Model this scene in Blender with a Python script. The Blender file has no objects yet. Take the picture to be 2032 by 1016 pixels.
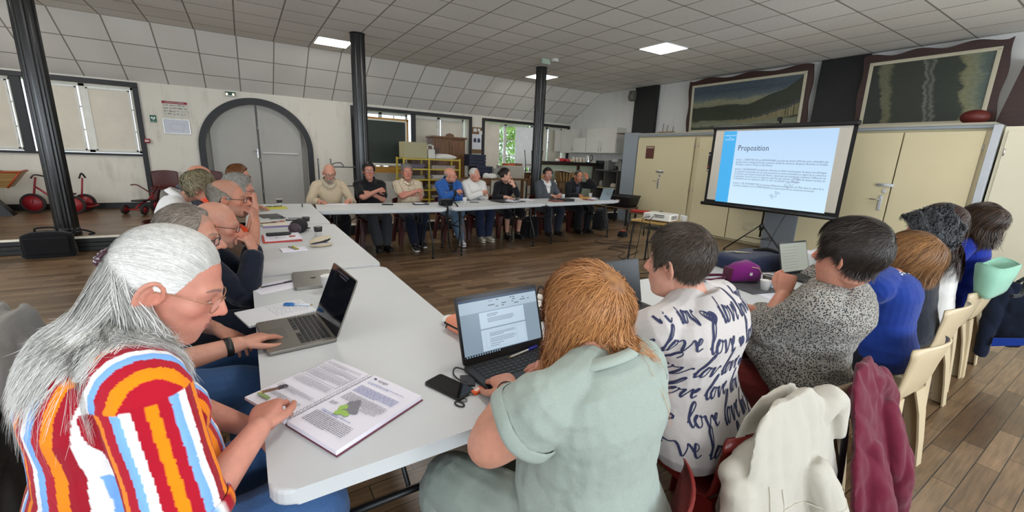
import bpy, bmesh, math, random
import numpy as np
from mathutils import Vector, Matrix, Euler
from mathutils.bvhtree import BVHTree
R_ = math.radians
sc = bpy.context.scene
COL = sc.collection

# ---------------------------------------------------------------- camera
def make_camera():
    pitch, roll, yaw = 0.232, 0.041, 0.571
    cy, sy = math.cos(yaw), math.sin(yaw)
    fwd = Vector((sy, cy, 0)); right = Vector((cy, -sy, 0)); up = Vector((0, 0, 1))
    f2 = fwd*math.cos(pitch) - up*math.sin(pitch); u2 = up*math.cos(pitch) + fwd*math.sin(pitch)
    r3 = right*math.cos(roll) + u2*math.sin(roll); u3 = u2*math.cos(roll) - right*math.sin(roll)
    cd = bpy.data.cameras.new('camera'); co = bpy.data.objects.new('camera', cd); COL.objects.link(co)
    m = Matrix((r3, u3, -f2)).transposed().to_4x4(); m.translation = (0, 0, 1.48)
    co.matrix_world = m
    cd.sensor_width = 36; cd.lens = 825.5/2032*36; cd.clip_start = 0.05
    sc.camera = co
make_camera()

# ---------------------------------------------------------------- world, exposure, daylight
sc.view_settings.view_transform = 'Standard'; sc.view_settings.look = 'None'
sc.view_settings.exposure = 0.66; sc.view_settings.gamma = 1.0; sc.view_settings.use_curve_mapping = False
w = bpy.data.worlds.new('sky'); sc.world = w; w.use_nodes = True
wn = w.node_tree.nodes; wl = w.node_tree.links
bg = wn['Background']; bg.inputs[0].default_value = (0.75, 0.87, 1.0, 1); bg.inputs[1].default_value = 1.6

def area(name, loc, rot, sx, sy, power, color):
    l = bpy.data.lights.new(name, 'AREA'); l.shape = 'RECTANGLE'; l.size = sx; l.size_y = sy; l.energy = power; l.color = color
    o = bpy.data.objects.new(name, l); COL.objects.link(o); o.location = loc; o.rotation_euler = rot
    return o
DAY = (0.82, 0.91, 1.0); XL_ = -6.55
# daylight entering the windows of the wall behind the camera, one per window
for i, x in enumerate((-4.2, -0.6, 3.0, 6.6)):
    area('window_daylight', (x, -3.28, 1.75), (R_(90), 0, 0), 2.4, 1.3, 58 if x < 2 else 76, DAY)
# two fill lights added in the unseen left wall, to soften the contrast
for y in (1.0, 5.0):
    area('side_window_daylight', (XL_-.02, y, 1.85), (0, R_(-90), 0), 1.3, 2.2, 55, DAY)
# ---------------------------------------------------------------- materials
def lin(h):
    if isinstance(h, str):
        h = h.lstrip('#'); v = [int(h[i:i+2], 16)/255 for i in (0, 2, 4)]
        return tuple(c/12.92 if c <= .04045 else ((c+.055)/1.055)**2.4 for c in v)
    return tuple(h)
_M = {}
def newmat(name):
    m = bpy.data.materials.new(name); m.use_nodes = True
    nt = m.node_tree; b = nt.nodes['Principled BSDF']
    return m, nt, b
def N(nt, t, **kw):
    n = nt.nodes.new(t)
    for k, v in kw.items():
        if k.startswith('i_'): n.inputs[k[2:].replace('_', ' ')].default_value = v
        else: setattr(n, k, v)
    return n
def mat(color, rough=.5, metal=0, var=.12, vscale=8, bump=0, bscale=120, key=None, spec=.5, sss=0, alpha=1, coat=0, trans=0, emit=0):
    """a plain surface with slight procedural unevenness"""
    k = key or (color if isinstance(color, str) else str(color), rough, metal, var, vscale, bump, bscale, spec, sss, alpha, coat, trans, emit)
    if k in _M: return _M[k]
    m, nt, b = newmat('mat_%03d' % len(_M)); L = nt.links
    c = lin(color)
    tc = N(nt, 'ShaderNodeTexCoord')
    if var:
        nz = N(nt, 'ShaderNodeTexNoise', i_Scale=vscale, i_Detail=4.0); L.new(tc.outputs['Object'], nz.inputs['Vector'])
        mr = N(nt, 'ShaderNodeMapRange'); mr.inputs[3].default_value = 1-var; mr.inputs[4].default_value = 1+var
        L.new(nz.outputs[0], mr.inputs[0])
        mx = N(nt, 'ShaderNodeVectorMath', operation='SCALE'); mx.inputs[0].default_value = c
        L.new(mr.outputs[0], mx.inputs['Scale']); L.new(mx.outputs[0], b.inputs['Base Color'])
    else: b.inputs['Base Color'].default_value = (*c, 1)
    b.inputs['Roughness'].default_value = rough; b.inputs['Metallic'].default_value = metal
    b.inputs['Specular IOR Level'].default_value = spec
    if sss:
        b.inputs['Subsurface Weight'].default_value = sss; b.inputs['Subsurface Radius'].default_value = (.012, .005, .003); b.inputs['Subsurface Scale'].default_value = 1
    if coat: b.inputs['Coat Weight'].default_value = coat
    if trans: b.inputs['Transmission Weight'].default_value = trans
    if alpha < 1: b.inputs['Alpha'].default_value = alpha
    if emit:
        b.inputs['Emission Color'].default_value = (*c, 1); b.inputs['Emission Strength'].default_value = emit
    if bump:
        n2 = N(nt, 'ShaderNodeTexNoise', i_Scale=bscale, i_Detail=3.0); L.new(tc.outputs['Object'], n2.inputs['Vector'])
        bp = N(nt, 'ShaderNodeBump', i_Strength=bump, i_Distance=.004); L.new(n2.outputs[0], bp.inputs['Height']); L.new(bp.outputs[0], b.inputs['Normal'])
    _M[k] = m
    return m
def fabric(color, var=.15, scale=420, bump=.35, rough=.9, fold=.18, key=None):
    """woven cloth: fine weave bump and soft large folds"""
    k = ('fab', key or color, var, scale, bump, fold)
    if k in _M: return _M[k]
    m, nt, b = newmat('cloth_%03d' % len(_M)); L = nt.links
    c = lin(color); tc = N(nt, 'ShaderNodeTexCoord')
    nz = N(nt, 'ShaderNodeTexNoise', i_Scale=scale, i_Detail=2.0); L.new(tc.outputs['Object'], nz.inputs['Vector'])
    mr = N(nt, 'ShaderNodeMapRange'); mr.inputs[3].default_value = 1-var; mr.inputs[4].default_value = 1+var; L.new(nz.outputs[0], mr.inputs[0])
    mx = N(nt, 'ShaderNodeVectorMath', operation='SCALE'); mx.inputs[0].default_value = c
    L.new(mr.outputs[0], mx.inputs['Scale']); L.new(mx.outputs[0], b.inputs['Base Color'])
    b.inputs['Roughness'].default_value = rough; b.inputs['Specular IOR Level'].default_value = .2
    b.inputs['Sheen Weight'].default_value = .15
    n2 = N(nt, 'ShaderNodeTexNoise', i_Scale=11, i_Detail=2.0, i_Distortion=.3); L.new(tc.outputs['Object'], n2.inputs['Vector'])
    b1 = N(nt, 'ShaderNodeBump', i_Strength=fold, i_Distance=.03); L.new(n2.outputs[0], b1.inputs['Height'])
    b2 = N(nt, 'ShaderNodeBump', i_Strength=bump, i_Distance=.0015); L.new(nz.outputs[0], b2.inputs['Height']); L.new(b1.outputs[0], b2.inputs['Normal'])
    L.new(b2.outputs[0], b.inputs['Normal'])
    _M[k] = m
    return m
def emis(color, strength):
    k = ('emis', color, strength)
    if k in _M: return _M[k]
    m, nt, b = newmat('emit_%03d' % len(_M)); b.inputs['Base Color'].default_value = (0, 0, 0, 1); b.inputs['Roughness'].default_value = .4
    b.inputs['Emission Color'].default_value = (*lin(color), 1); b.inputs['Emission Strength'].default_value = strength
    _M[k] = m
    return m
def wood(color, dark, scale=3, rough=.45, axis='X', key=None):
    k = ('wood', color, dark, scale, axis)
    if k in _M: return _M[k]
    m, nt, b = newmat('wood_%03d' % len(_M)); L = nt.links
    tc = N(nt, 'ShaderNodeTexCoord'); mp = N(nt, 'ShaderNodeMapping')
    s = {'X': (1, 14, 14), 'Y': (14, 1, 14), 'Z': (14, 14, 1)}[axis]; mp.inputs['Scale'].default_value = s
    L.new(tc.outputs['Object'], mp.inputs['Vector'])
    nz = N(nt, 'ShaderNodeTexNoise', i_Scale=scale, i_Detail=6.0, i_Distortion=.6); L.new(mp.outputs[0], nz.inputs['Vector'])
    cr = N(nt, 'ShaderNodeValToRGB'); cr.color_ramp.elements[0].position = .3; cr.color_ramp.elements[1].position = .7
    cr.color_ramp.elements[0].color = (*lin(dark), 1); cr.color_ramp.elements[1].color = (*lin(color), 1)
    L.new(nz.outputs[0], cr.inputs[0]); L.new(cr.outputs[0], b.inputs['Base Color'])
    b.inputs['Roughness'].default_value = rough
    bp = N(nt, 'ShaderNodeBump', i_Strength=.15, i_Distance=.003); L.new(nz.outputs[0], bp.inputs['Height']); L.new(bp.outputs[0], b.inputs['Normal'])
    _M[k] = m
    return m
BLACK = lambda: mat('#121212', .45, var=.2)

# ---------------------------------------------------------------- mesh building
class MB:
    """collects shapes; link() makes ONE mesh object of them"""
    def __init__(s): s.v = []; s.f = []; s.mi = []; s.n = 0; s.m = 0; s.sm = []
    def add(s, v, f, M=None, smooth=False):
        v = np.asarray(v, float).reshape(-1, 3)
        if M is not None:
            A = np.array(M); v = v @ A[:3, :3].T + A[:3, 3]
        s.v.append(v); s.f += [tuple(i+s.n for i in q) for q in f]; s.mi += [s.m]*len(f); s.sm += [smooth]*len(f); s.n += len(v)
        return s
    def box(s, c, d, rot=None, bev=0, seg=2):
        bm = bmesh.new(); bmesh.ops.create_cube(bm, size=1)
        for v in bm.verts: v.co = Vector((v.co.x*d[0], v.co.y*d[1], v.co.z*d[2]))
        if bev: bmesh.ops.bevel(bm, geom=list(bm.edges), offset=min(bev, min(d)*.49), segments=seg, affect='EDGES', profile=.5)
        M = Matrix.Translation(c)
        if rot is not None: M = M @ (rot.to_4x4() if isinstance(rot, Matrix) else Euler(rot).to_matrix().to_4x4())
        return s.bm(bm, M)
    def bm(s, bm, M=None, smooth=False):
        bm.verts.index_update()
        s.add([tuple(v.co) for v in bm.verts], [tuple(v.index for v in f.verts) for f in bm.faces], M, smooth); bm.free()
        return s
    def tube(s, pts, r, seg=8, closed=False, caps=True):
        pts = [Vector(p) for p in pts]; n = len(pts)
        rs = r if hasattr(r, '__len__') else [r]*n
        V = []; T0 = None; nrm = None
        for i, p in enumerate(pts):
            a = pts[(i-1) % n] if (closed or i > 0) else p; b = pts[(i+1) % n] if (closed or i < n-1) else p
            t = (b-a).normalized() if (b-a).length > 1e-9 else Vector((0, 0, 1))
            if nrm is None:
                nrm = t.orthogonal().normalized()
            else:
                nrm = (nrm - t*nrm.dot(t)); nrm = nrm.normalized() if nrm.length > 1e-6 else t.orthogonal().normalized()
            bn = t.cross(nrm)
            for k in range(seg):
                a_ = 2*math.pi*k/seg
                V.append(tuple(p + (nrm*math.cos(a_)+bn*math.sin(a_))*rs[i]))
        F = []
        for i in range(n if closed else n-1):
            j = (i+1) % n
            for k in range(seg):
                l = (k+1) % seg; F.append((i*seg+k, i*seg+l, j*seg+l, j*seg+k))
        if caps and not closed:
            F.append(tuple(reversed(range(seg)))); F.append(tuple(range((n-1)*seg, n*seg)))
        return s.add(V, F, None, seg > 5)
    def lathe(s, prof, seg=24, M=None, closed=False):
        V = []; n = len(prof)
        for r, z in prof:
            for k in range(seg): a = 2*math.pi*k/seg; V.append((r*math.cos(a), r*math.sin(a), z))
        F = [(i*seg+k, i*seg+(k+1) % seg, (i+1)*seg+(k+1) % seg, (i+1)*seg+k) for i in range(n-1) for k in range(seg)]
        if prof[0][0] > 1e-6 and not closed: F.append(tuple(reversed(range(seg))))
        if prof[-1][0] > 1e-6 and not closed: F.append(tuple(range((n-1)*seg, n*seg)))
        return s.add(V, F, M, True)
    def prism(s, poly, h, M=None, bev=0):
        """polygon in XY (ccw) from z=0 to z=h"""
        n = len(poly); V = [(x, y, 0) for x, y in poly]+[(x, y, h) for x, y in poly]
        F = [tuple(reversed(range(n))), tuple(range(n, 2*n))]+[(i, (i+1) % n, n+(i+1) % n, n+i) for i in range(n)]
        if bev:
            bm = bmesh.new(); vs = [bm.verts.new(v) for v in V]
            for f in F: bm.faces.new([vs[i] for i in f])
            e = [e for e in bm.edges if abs(e.verts[0].co.z-e.verts[1].co.z) < 1e-9]
            bmesh.ops.bevel(bm, geom=e, offset=bev, segments=3, affect='EDGES', profile=.5)
            return s.bm(bm, M)
        return s.add(V, F, M)
    def loft(s, rings, caps=True, closed=True, smooth=True):
        """rings: list of equal-length point lists"""
        k = len(rings[0]); V = [p for r in rings for p in r]
        F = []
        for i in range(len(rings)-1):
            for j in range(k if closed else k-1):
                l = (j+1) % k; F.append((i*k+j, i*k+l, (i+1)*k+l, (i+1)*k+j))
        if caps and closed: F.append(tuple(reversed(range(k)))); F.append(tuple(range((len(rings)-1)*k, len(rings)*k)))
        return s.add(V, F, None, smooth)
    def ell(s, c, r, rot=None, nu=16, nv=10):
        M = Matrix.Translation(c)
        if rot is not None: M = M @ Euler(rot).to_matrix().to_4x4()
        V = []; F = []
        for i in range(nv+1):
            t = math.pi*i/nv
            for k in range(nu):
                a = 2*math.pi*k/nu; V.append((r[0]*math.sin(t)*math.cos(a), r[1]*math.sin(t)*math.sin(a), -r[2]*math.cos(t)))
        for i in range(nv):
            for k in range(nu): F.append((i*nu+k, i*nu+(k+1) % nu, (i+1)*nu+(k+1) % nu, (i+1)*nu+k))
        return s.add(V, F, M, True)
    def text(s, string, size, M, depth=0, align='CENTER', shear=0, fit=None):
        cu = bpy.data.curves.new('t', 'FONT'); cu.body = string; cu.size = size; cu.align_x = align; cu.extrude = depth; cu.shear = shear; cu.resolution_u = 2
        o = bpy.data.objects.new('t', cu); me = o.to_mesh()
        v = [tuple(x.co) for x in me.vertices]; f = [tuple(p.vertices) for p in me.polygons]
        o.to_mesh_clear(); bpy.data.objects.remove(o); bpy.data.curves.remove(cu)
        if v and fit:
            xm = max(p[0] for p in v); v = [(p[0]*fit/xm, p[1], p[2]) for p in v]
        if v: s.add(v, f, M)
        return s
    def quad(s, a, b, c, d): return s.add([a, b, c, d], [(0, 1, 2, 3)])
    def verts(s): return np.concatenate(s.v) if s.v else np.zeros((0, 3))
    def mesh(s, name, mats):
        me = bpy.data.meshes.new(name); V = s.verts()
        me.from_pydata(V.tolist(), [], s.f)
        for m in (mats if isinstance(mats, (list, tuple)) else [mats]): me.materials.append(m)
        me.polygons.foreach_set('material_index', s.mi); me.polygons.foreach_set('use_smooth', s.sm)
        me.update(); return me
    def link(s, name, mats, parent=None, **kw):
        return add_obj(name, s.mesh(name, mats), parent, **kw)
def tag(o, label=None, cat=None, group=None, kind=None):
    if label: o['label'] = label
    if cat: o['category'] = cat
    if group: o['group'] = group
    if kind: o['kind'] = kind
    return o
def add_obj(name, me, parent=None, loc=None, rotz=None, M=None, label=None, cat=None, group=None, kind=None):
    o = bpy.data.objects.new(name, me); COL.objects.link(o)
    if parent is not None: o.parent = parent
    if M is not None: o.matrix_world = M
    if loc is not None: o.location = loc
    if rotz is not None: o.rotation_euler = (0, 0, rotz)
    return tag(o, label, cat, group, kind)
def thing(name, label, cat, loc=(0, 0, 0), rotz=0, group=None, rot=None):
    o = bpy.data.objects.new(name, None); COL.objects.link(o); o.location = loc; o.rotation_euler = rot if rot is not None else (0, 0, rotz)
    o.empty_display_size = .1
    return tag(o, label, cat, group)
def dup(root, loc, rotz, label, group=None):
    """copy of a thing with copies of its parts and their sub-parts"""
    def cp(o, par):
        c = o.copy(); COL.objects.link(c)
        if par is not None: c.parent = par
        for ch in o.children: cp(ch, c)
        return c
    r = cp(root, None); r.location = loc; r.rotation_euler = (0, 0, rotz)
    return tag(r, label, None, group)
def Tm(loc=(0, 0, 0), rot=(0, 0, 0), s=1): return Matrix.Translation(loc) @ Euler(rot).to_matrix().to_4x4() @ Matrix.Scale(s, 4)
def FR(o, x, y):
    """matrix whose local x,y axes point along world x,y vectors at origin o"""
    x = Vector(x).normalized(); y = Vector(y); z = x.cross(y).normalized(); y = z.cross(x)
    m = Matrix((x, y, z)).transposed().to_4x4(); m.translation = o; return m
def rrect(w, h, r, n=5):
    P = []
    for cx, cy, a0 in ((w/2-r, h/2-r, 0), (-w/2+r, h/2-r, 90), (-w/2+r, -h/2+r, 180), (w/2-r, -h/2+r, 270)):
        for i in range(n+1): a = R_(a0+90*i/n); P.append((cx+r*math.cos(a), cy+r*math.sin(a)))
    return P
def spline(pts, n=8):
    """Catmull-Rom through points"""
    P = [Vector(p) for p in pts]; Q = [P[0]*2-P[1]]+P+[P[-1]*2-P[-2]]; out = []
    for i in range(1, len(Q)-2):
        for k in range(n):
            t = k/n; a, b, c, d = Q[i-1:i+3]
            out.append(.5*((2*b)+(c-a)*t+(2*a-5*b+4*c-d)*t*t+(3*b-a-3*c+d)*t**3))
    out.append(P[-1]); return out
# ================================================================ THE ROOM
YA, XB, ZC, ZP = 11.07, 9.15, 3.425, 0.2
XL, YB = -6.5, -3.2
def tile_mat(ox, oy):
    m, nt, b = newmat('ceiling_tiles'); L = nt.links
    tc = N(nt, 'ShaderNodeTexCoord'); sx = N(nt, 'ShaderNodeSeparateXYZ'); L.new(tc.outputs['Object'], sx.inputs[0])
    def line(out, off):
        a = N(nt, 'ShaderNodeMath', operation='SUBTRACT'); L.new(out, a.inputs[0]); a.inputs[1].default_value = off
        p = N(nt, 'ShaderNodeMath', operation='PINGPONG'); L.new(a.outputs[0], p.inputs[0]); p.inputs[1].default_value = .3
        return p.outputs[0], a.outputs[0]
    px, ax = line(sx.outputs[0], ox); py, ay = line(sx.outputs[1], oy)
    mn = N(nt, 'ShaderNodeMath', operation='MINIMUM'); L.new(px, mn.inputs[0]); L.new(py, mn.inputs[1])
    lt = N(nt, 'ShaderNodeMath', operation='LESS_THAN'); L.new(mn.outputs[0], lt.inputs[0]); lt.inputs[1].default_value = .0105
    # tile index noise
    fx = N(nt, 'ShaderNodeVectorMath', operation='SNAP'); fx.inputs[1].default_value = (.6, .6, 100)
    sb = N(nt, 'ShaderNodeVectorMath', operation='SUBTRACT'); L.new(tc.outputs['Object'], sb.inputs[0]); sb.inputs[1].default_value = (ox, oy, 0)
    L.new(sb.outputs[0], fx.inputs[0])
    wn_ = N(nt, 'ShaderNodeTexWhiteNoise'); L.new(fx.outputs[0], wn_.inputs['Vector'])
    sp = N(nt, 'ShaderNodeTexNoise', i_Scale=95.0, i_Detail=4.0); L.new(tc.outputs['Object'], sp.inputs['Vector'])
    st = N(nt, 'ShaderNodeTexNoise', i_Scale=.9, i_Detail=5.0); L.new(tc.outputs['Object'], st.inputs['Vector'])
    s1 = N(nt, 'ShaderNodeMapRange'); L.new(wn_.outputs['Value'], s1.inputs[0]); s1.inputs[3].default_value = .93; s1.inputs[4].default_value = 1.03
    s2 = N(nt, 'ShaderNodeMapRange'); L.new(sp.outputs[0], s2.inputs[0]); s2.inputs[1].default_value = .3; s2.inputs[2].default_value = .7; s2.inputs[3].default_value = .88; s2.inputs[4].default_value = 1.07
    s3 = N(nt, 'ShaderNodeMapRange'); L.new(st.outputs[0], s3.inputs[0]); s3.inputs[3].default_value = .9; s3.inputs[4].default_value = 1.05
    m1 = N(nt, 'ShaderNodeMath', operation='MULTIPLY'); L.new(s1.outputs[0], m1.inputs[0]); L.new(s2.outputs[0], m1.inputs[1])
    m2 = N(nt, 'ShaderNodeMath', operation='MULTIPLY'); L.new(m1.outputs[0], m2.inputs[0]); L.new(s3.outputs[0], m2.inputs[1])
    sc_ = N(nt, 'ShaderNodeVectorMath', operation='SCALE'); sc_.inputs[0].default_value = lin('#ebe8e1'); L.new(m2.outputs[0], sc_.inputs['Scale'])
    mx = N(nt, 'ShaderNodeMix', data_type='RGBA'); L.new(lt.outputs[0], mx.inputs[0]); L.new(sc_.outputs[0], mx.inputs[6]); mx.inputs[7].default_value = (*lin('#8f8a81'), 1)
    L.new(mx.outputs[2], b.inputs['Base Color']); b.inputs['Roughness'].default_value = .8; b.inputs['Specular IOR Level'].default_value = .3
    bp = N(nt, 'ShaderNodeBump', i_Strength=.3, i_Distance=.004); L.new(sp.outputs[0], bp.inputs['Height']); L.new(bp.outputs[0], b.inputs['Normal'])
    return m
def plaster(color, stain='#8b8474', amt=.5):
    m, nt, b = newmat('plaster'); L = nt.links
    tc = N(nt, 'ShaderNodeTexCoord')
    n1 = N(nt, 'ShaderNodeTexNoise', i_Scale=.9, i_Detail=7.0, i_Roughness=.65); L.new(tc.outputs['Object'], n1.inputs['Vector'])
    mp = N(nt, 'ShaderNodeMapping'); mp.inputs['Scale'].default_value = (5, 5, .5); L.new(tc.outputs['Object'], mp.inputs['Vector'])
    n2 = N(nt, 'ShaderNodeTexNoise', i_Scale=1.4, i_Detail=5.0); L.new(mp.outputs[0], n2.inputs['Vector'])
    mu = N(nt, 'ShaderNodeMath', operation='MULTIPLY'); L.new(n1.outputs[0], mu.inputs[0]); L.new(n2.outputs[0], mu.inputs[1])
    cr = N(nt, 'ShaderNodeMapRange'); L.new(mu.outputs[0], cr.inputs[0]); cr.inputs[1].default_value = .26; cr.inputs[2].default_value = .48; cr.inputs[3].default_value = 0; cr.inputs[4].default_value = amt
    mx = N(nt, 'ShaderNodeMix', data_type='RGBA'); L.new(cr.outputs[0], mx.inputs[0]); mx.inputs[6].default_value = (*lin(color), 1); mx.inputs[7].default_value = (*lin(stain), 1)
    L.new(mx.outputs[2], b.inputs['Base Color']); b.inputs['Roughness'].default_value = .85; b.inputs['Specular IOR Level'].default_value = .25
    n3 = N(nt, 'ShaderNodeTexNoise', i_Scale=22.0, i_Detail=6.0); L.new(tc.outputs['Object'], n3.inputs['Vector'])
    bp = N(nt, 'ShaderNodeBump', i_Strength=.35, i_Distance=.01); L.new(n3.outputs[0], bp.inputs['Height']); L.new(bp.outputs[0], b.inputs['Normal'])
    return m
def parquet(c1, c2, rough):
    m, nt, b = newmat('parquet'); L = nt.links
    tc = N(nt, 'ShaderNodeTexCoord')
    br = N(nt, 'ShaderNodeTexBrick', offset=.37, squash=1.0, i_Scale=1.0, i_Mortar_Size=.0022, i_Mortar_Smooth=.1, i_Bias=0.0, i_Brick_Width=.56, i_Row_Height=.088)
    br.inputs['Color1'].default_value = (*lin(c1), 1); br.inputs['Color2'].default_value = (*lin(c2), 1); br.inputs['Mortar'].default_value = (*lin('#1a1410'), 1)
    L.new(tc.outputs['Object'], br.inputs['Vector'])
    mp = N(nt, 'ShaderNodeMapping'); mp.inputs['Scale'].default_value = (1.3, 16, 1); L.new(tc.outputs['Object'], mp.inputs['Vector'])
    nz = N(nt, 'ShaderNodeTexNoise', i_Scale=3.2, i_Detail=7.0, i_Roughness=.62, i_Distortion=.4); L.new(mp.outputs[0], nz.inputs['Vector'])
    n2 = N(nt, 'ShaderNodeTexNoise', i_Scale=1.1, i_Detail=4.0); L.new(tc.outputs['Object'], n2.inputs['Vector'])
    r1 = N(nt, 'ShaderNodeMapRange'); L.new(nz.outputs[0], r1.inputs[0]); r1.inputs[1].default_value = .25; r1.inputs[2].default_value = .75; r1.inputs[3].default_value = .55; r1.inputs[4].default_value = 1.4
    r2 = N(nt, 'ShaderNodeMapRange'); L.new(n2.outputs[0], r2.inputs[0]); r2.inputs[1].default_value = .3; r2.inputs[2].default_value = .7; r2.inputs[3].default_value = .78; r2.inputs[4].default_value = 1.2
    mm = N(nt, 'ShaderNodeMath', operation='MULTIPLY'); L.new(r1.outputs[0], mm.inputs[0]); L.new(r2.outputs[0], mm.inputs[1])
    vs = N(nt, 'ShaderNodeVectorMath', operation='SCALE'); L.new(br.outputs['Color'], vs.inputs[0]); L.new(mm.outputs[0], vs.inputs['Scale'])
    L.new(vs.outputs[0], b.inputs['Base Color'])
    rr = N(nt, 'ShaderNodeMapRange'); L.new(n2.outputs[0], rr.inputs[0]); rr.inputs[3].default_value = rough-.08; rr.inputs[4].default_value = rough+.12; L.new(rr.outputs[0], b.inputs['Roughness'])
    bp = N(nt, 'ShaderNodeBump', i_Strength=.25, i_Distance=.002, invert=True); L.new(br.outputs['Fac'], bp.inputs['Height']); L.new(bp.outputs[0], b.inputs['Normal'])
    return m
FLOORM = parquet('#83694e', '#564029', .30)
PLAST = plaster('#dad5c9'); PLAST2 = plaster('#d2d1cd', amt=.3)
FRAMEBLK = mat('#16161a', .5, var=.25, vscale=20, bump=.2, bscale=60)
S = lambda o: tag(o, kind='structure')
S(MB().box(((XL+XB+.4)/2, (YB+YA)/2, -.05), (XB+.8-XL, YA-YB+.6, .1)).link('floor', FLOORM))
# raised strip along the far wall: boards, pale nosing, black riser with grooves
S(MB().box(((XL+XB)/2, (7.83+YA)/2, .1), (XB-XL, YA-7.83, .2)).link('floor_raised', FLOORM))
S(MB().box(((XL+XB)/2, 7.815, .1875), (XB-XL, .045, .027), bev=.004).link('trim_1', mat('#e8e2d2', .5)))
rs = MB()
for i, (z, h) in enumerate(((.145, .055), (.085, .05), (.03, .055))): rs.box(((XL+XB)/2, 7.815-.004*i, z), (XB-XL, .03, h), bev=.004)
S(rs.link('trim_2', BLACK()))
# far wall with openings, built from boxes around them (reveals are the box sides)
wa = MB(); D = .42
def wallbox(x0, x1, z0, z1): wa.box(((x0+x1)/2, YA+D/2, (z0+z1)/2), (x1-x0, D, z1-z0))
ZT = 2.64
W1 = (-3.62-1.4, -1.67, 1.25, 2.5); W2 = (2.36, 5.50, .95, 2.48); W3 = (5.97, 9.12, 1.05, 2.48)
wallbox(XL, W1[0], 0, ZT); wallbox(W1[0], W1[1], 0, W1[2]); wallbox(W1[0], W1[1], W1[3], ZT)
# arch: centre x .32, half-width .98, springs at z 1.45, flat jambs below
AX, AR, AZ = .33, .97, 1.42
wallbox(W1[1], AX-AR, 0, ZT); wallbox(AX+AR, W2[0], 0, ZT)
wallbox(W2[0], W2[1], 0, W2[2]); wallbox(W2[0], W2[1], W2[3], ZT); wallbox(W2[1], W3[0], 0, ZT)
wallbox(W3[0], W3[1], 0, W3[2]); wallbox(W3[0], W3[1], W3[3], ZT); wallbox(W3[1], XB+.3, 0, ZT)
n = 28; 
for i in range(n):
    a0 = math.pi*(1-i/n); a1 = math.pi*(1-(i+1)/n)
    x0, z0 = AX+AR*math.cos(a0), AZ+AR*math.sin(a0); x1, z1 = AX+AR*math.cos(a1), AZ+AR*math.sin(a1)
    wa.add([(x0, YA, z0), (x1, YA, z1), (x1, YA, ZT), (x0, YA, ZT), (x0, YA+D, z0), (x1, YA+D, z1), (x1, YA+D, ZT), (x0, YA+D, ZT)], [(0, 1, 2, 3), (0, 4, 5, 1), (7, 6, 5, 4)])
S(wa.link('wall_back', PLAST))
sl = math.hypot(YA-9.66, ZC-2.615); ang = math.atan2(2.615-ZC, YA-9.66)
so = S(MB().box((0, sl/2+.1, .03), (XB-XL, sl+.2, .06)).link('ceiling_slope', tile_mat(.09-(XL+XB)/2, 0.0)))
so.location = ((XL+XB)/2, 9.66, ZC); so.rotation_euler = (ang, 0, 0)
S(MB().box(((XL+XB)/2, (YB+9.7)/2, ZC+.05), (XB-XL+1, 9.7-YB+.6, .1)).link('ceiling', tile_mat(.077, .216)))
S(MB().box((XB+.1, (YB+YA)/2, 1.9), (.2, YA-YB+1, 3.8)).link('wall_right', PLAST2))
wl_ = MB(); ys_ = [YB-.5, -.1, 2.1, 3.9, 6.1, YA+.5]
for i in (0, 2, 4): wl_.box((XL-.1, (ys_[i]+ys_[i+1])/2, 1.9), (.2, ys_[i+1]-ys_[i], 3.8))
for i in (1, 3): wl_.box((XL-.1, (ys_[i]+ys_[i+1])/2, .6), (.2, 2.2, 1.2)); wl_.box((XL-.1, (ys_[i]+ys_[i+1])/2, 3.15), (.2, 2.2, 1.3))  # openings made up for the added side fill lights
S(wl_.link('wall_left', PLAST))
wf = MB()
xs = [XL]
for x in (-4.2, -.6, 3., 6.6): xs += [x-1.2, x+1.2]
xs.append(XB)
for i in range(0, len(xs), 2): wf.box(((xs[i]+xs[i+1])/2, YB-.1, 1.75), (xs[i+1]-xs[i], .2, 3.5))
for i in range(1, len(xs)-1, 2):
    wf.box(((xs[i]+xs[i+1])/2, YB-.1, .55), (2.4, .2, 1.1)); wf.box(((xs[i]+xs[i+1])/2, YB-.1, 2.95), (2.4, .2, 1.1))
S(wf.link('wall_front', PLAST))
S(MB().box(((XL-.68)/2-.05, YA-.012, ZP+.055), (-.68-XL, .024, .11), bev=.004).link('baseboard_back', FRAMEBLK))
# black timber framing of the windows
fr = MB()
def bar(m, x0, x1, z0, z1, y=YA, t=.05, d=.06): m.box(((x0+x1)/2, y-d/2+.02, (z0+z1)/2), (x1-x0, d, z1-z0), bev=.006)
bar(fr, W1[0], -1.59, 2.5, 2.585); bar(fr, W1[0], -1.67, 1.215, 1.255); bar(fr, -1.67, -1.59, ZP+.1, 2.5); bar(fr, -3.26, -3.13, 1.25, 2.5)
S(fr.link('trim_3', FRAMEBLK))
fr = MB(); bar(fr, 2.30, 5.57, 2.48, 2.555); bar(fr, 2.30, 2.37, .3, 2.48); bar(fr, 5.49, 5.57, .9, 2.48); bar(fr, 3.80, 3.92, .95, 2.48)
S(fr.link('trim_4', FRAMEBLK))
fr = MB(); bar(fr, 5.90, 9.14, 2.48, 2.555); bar(fr, 5.90, 5.98, 1.05, 2.48); bar(fr, 9.07, 9.14, 1.5, 2.48); bar(fr, 7.72, 7.82, 1.05, 2.48)
S(fr.link('trim_5', FRAMEBLK))
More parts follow.
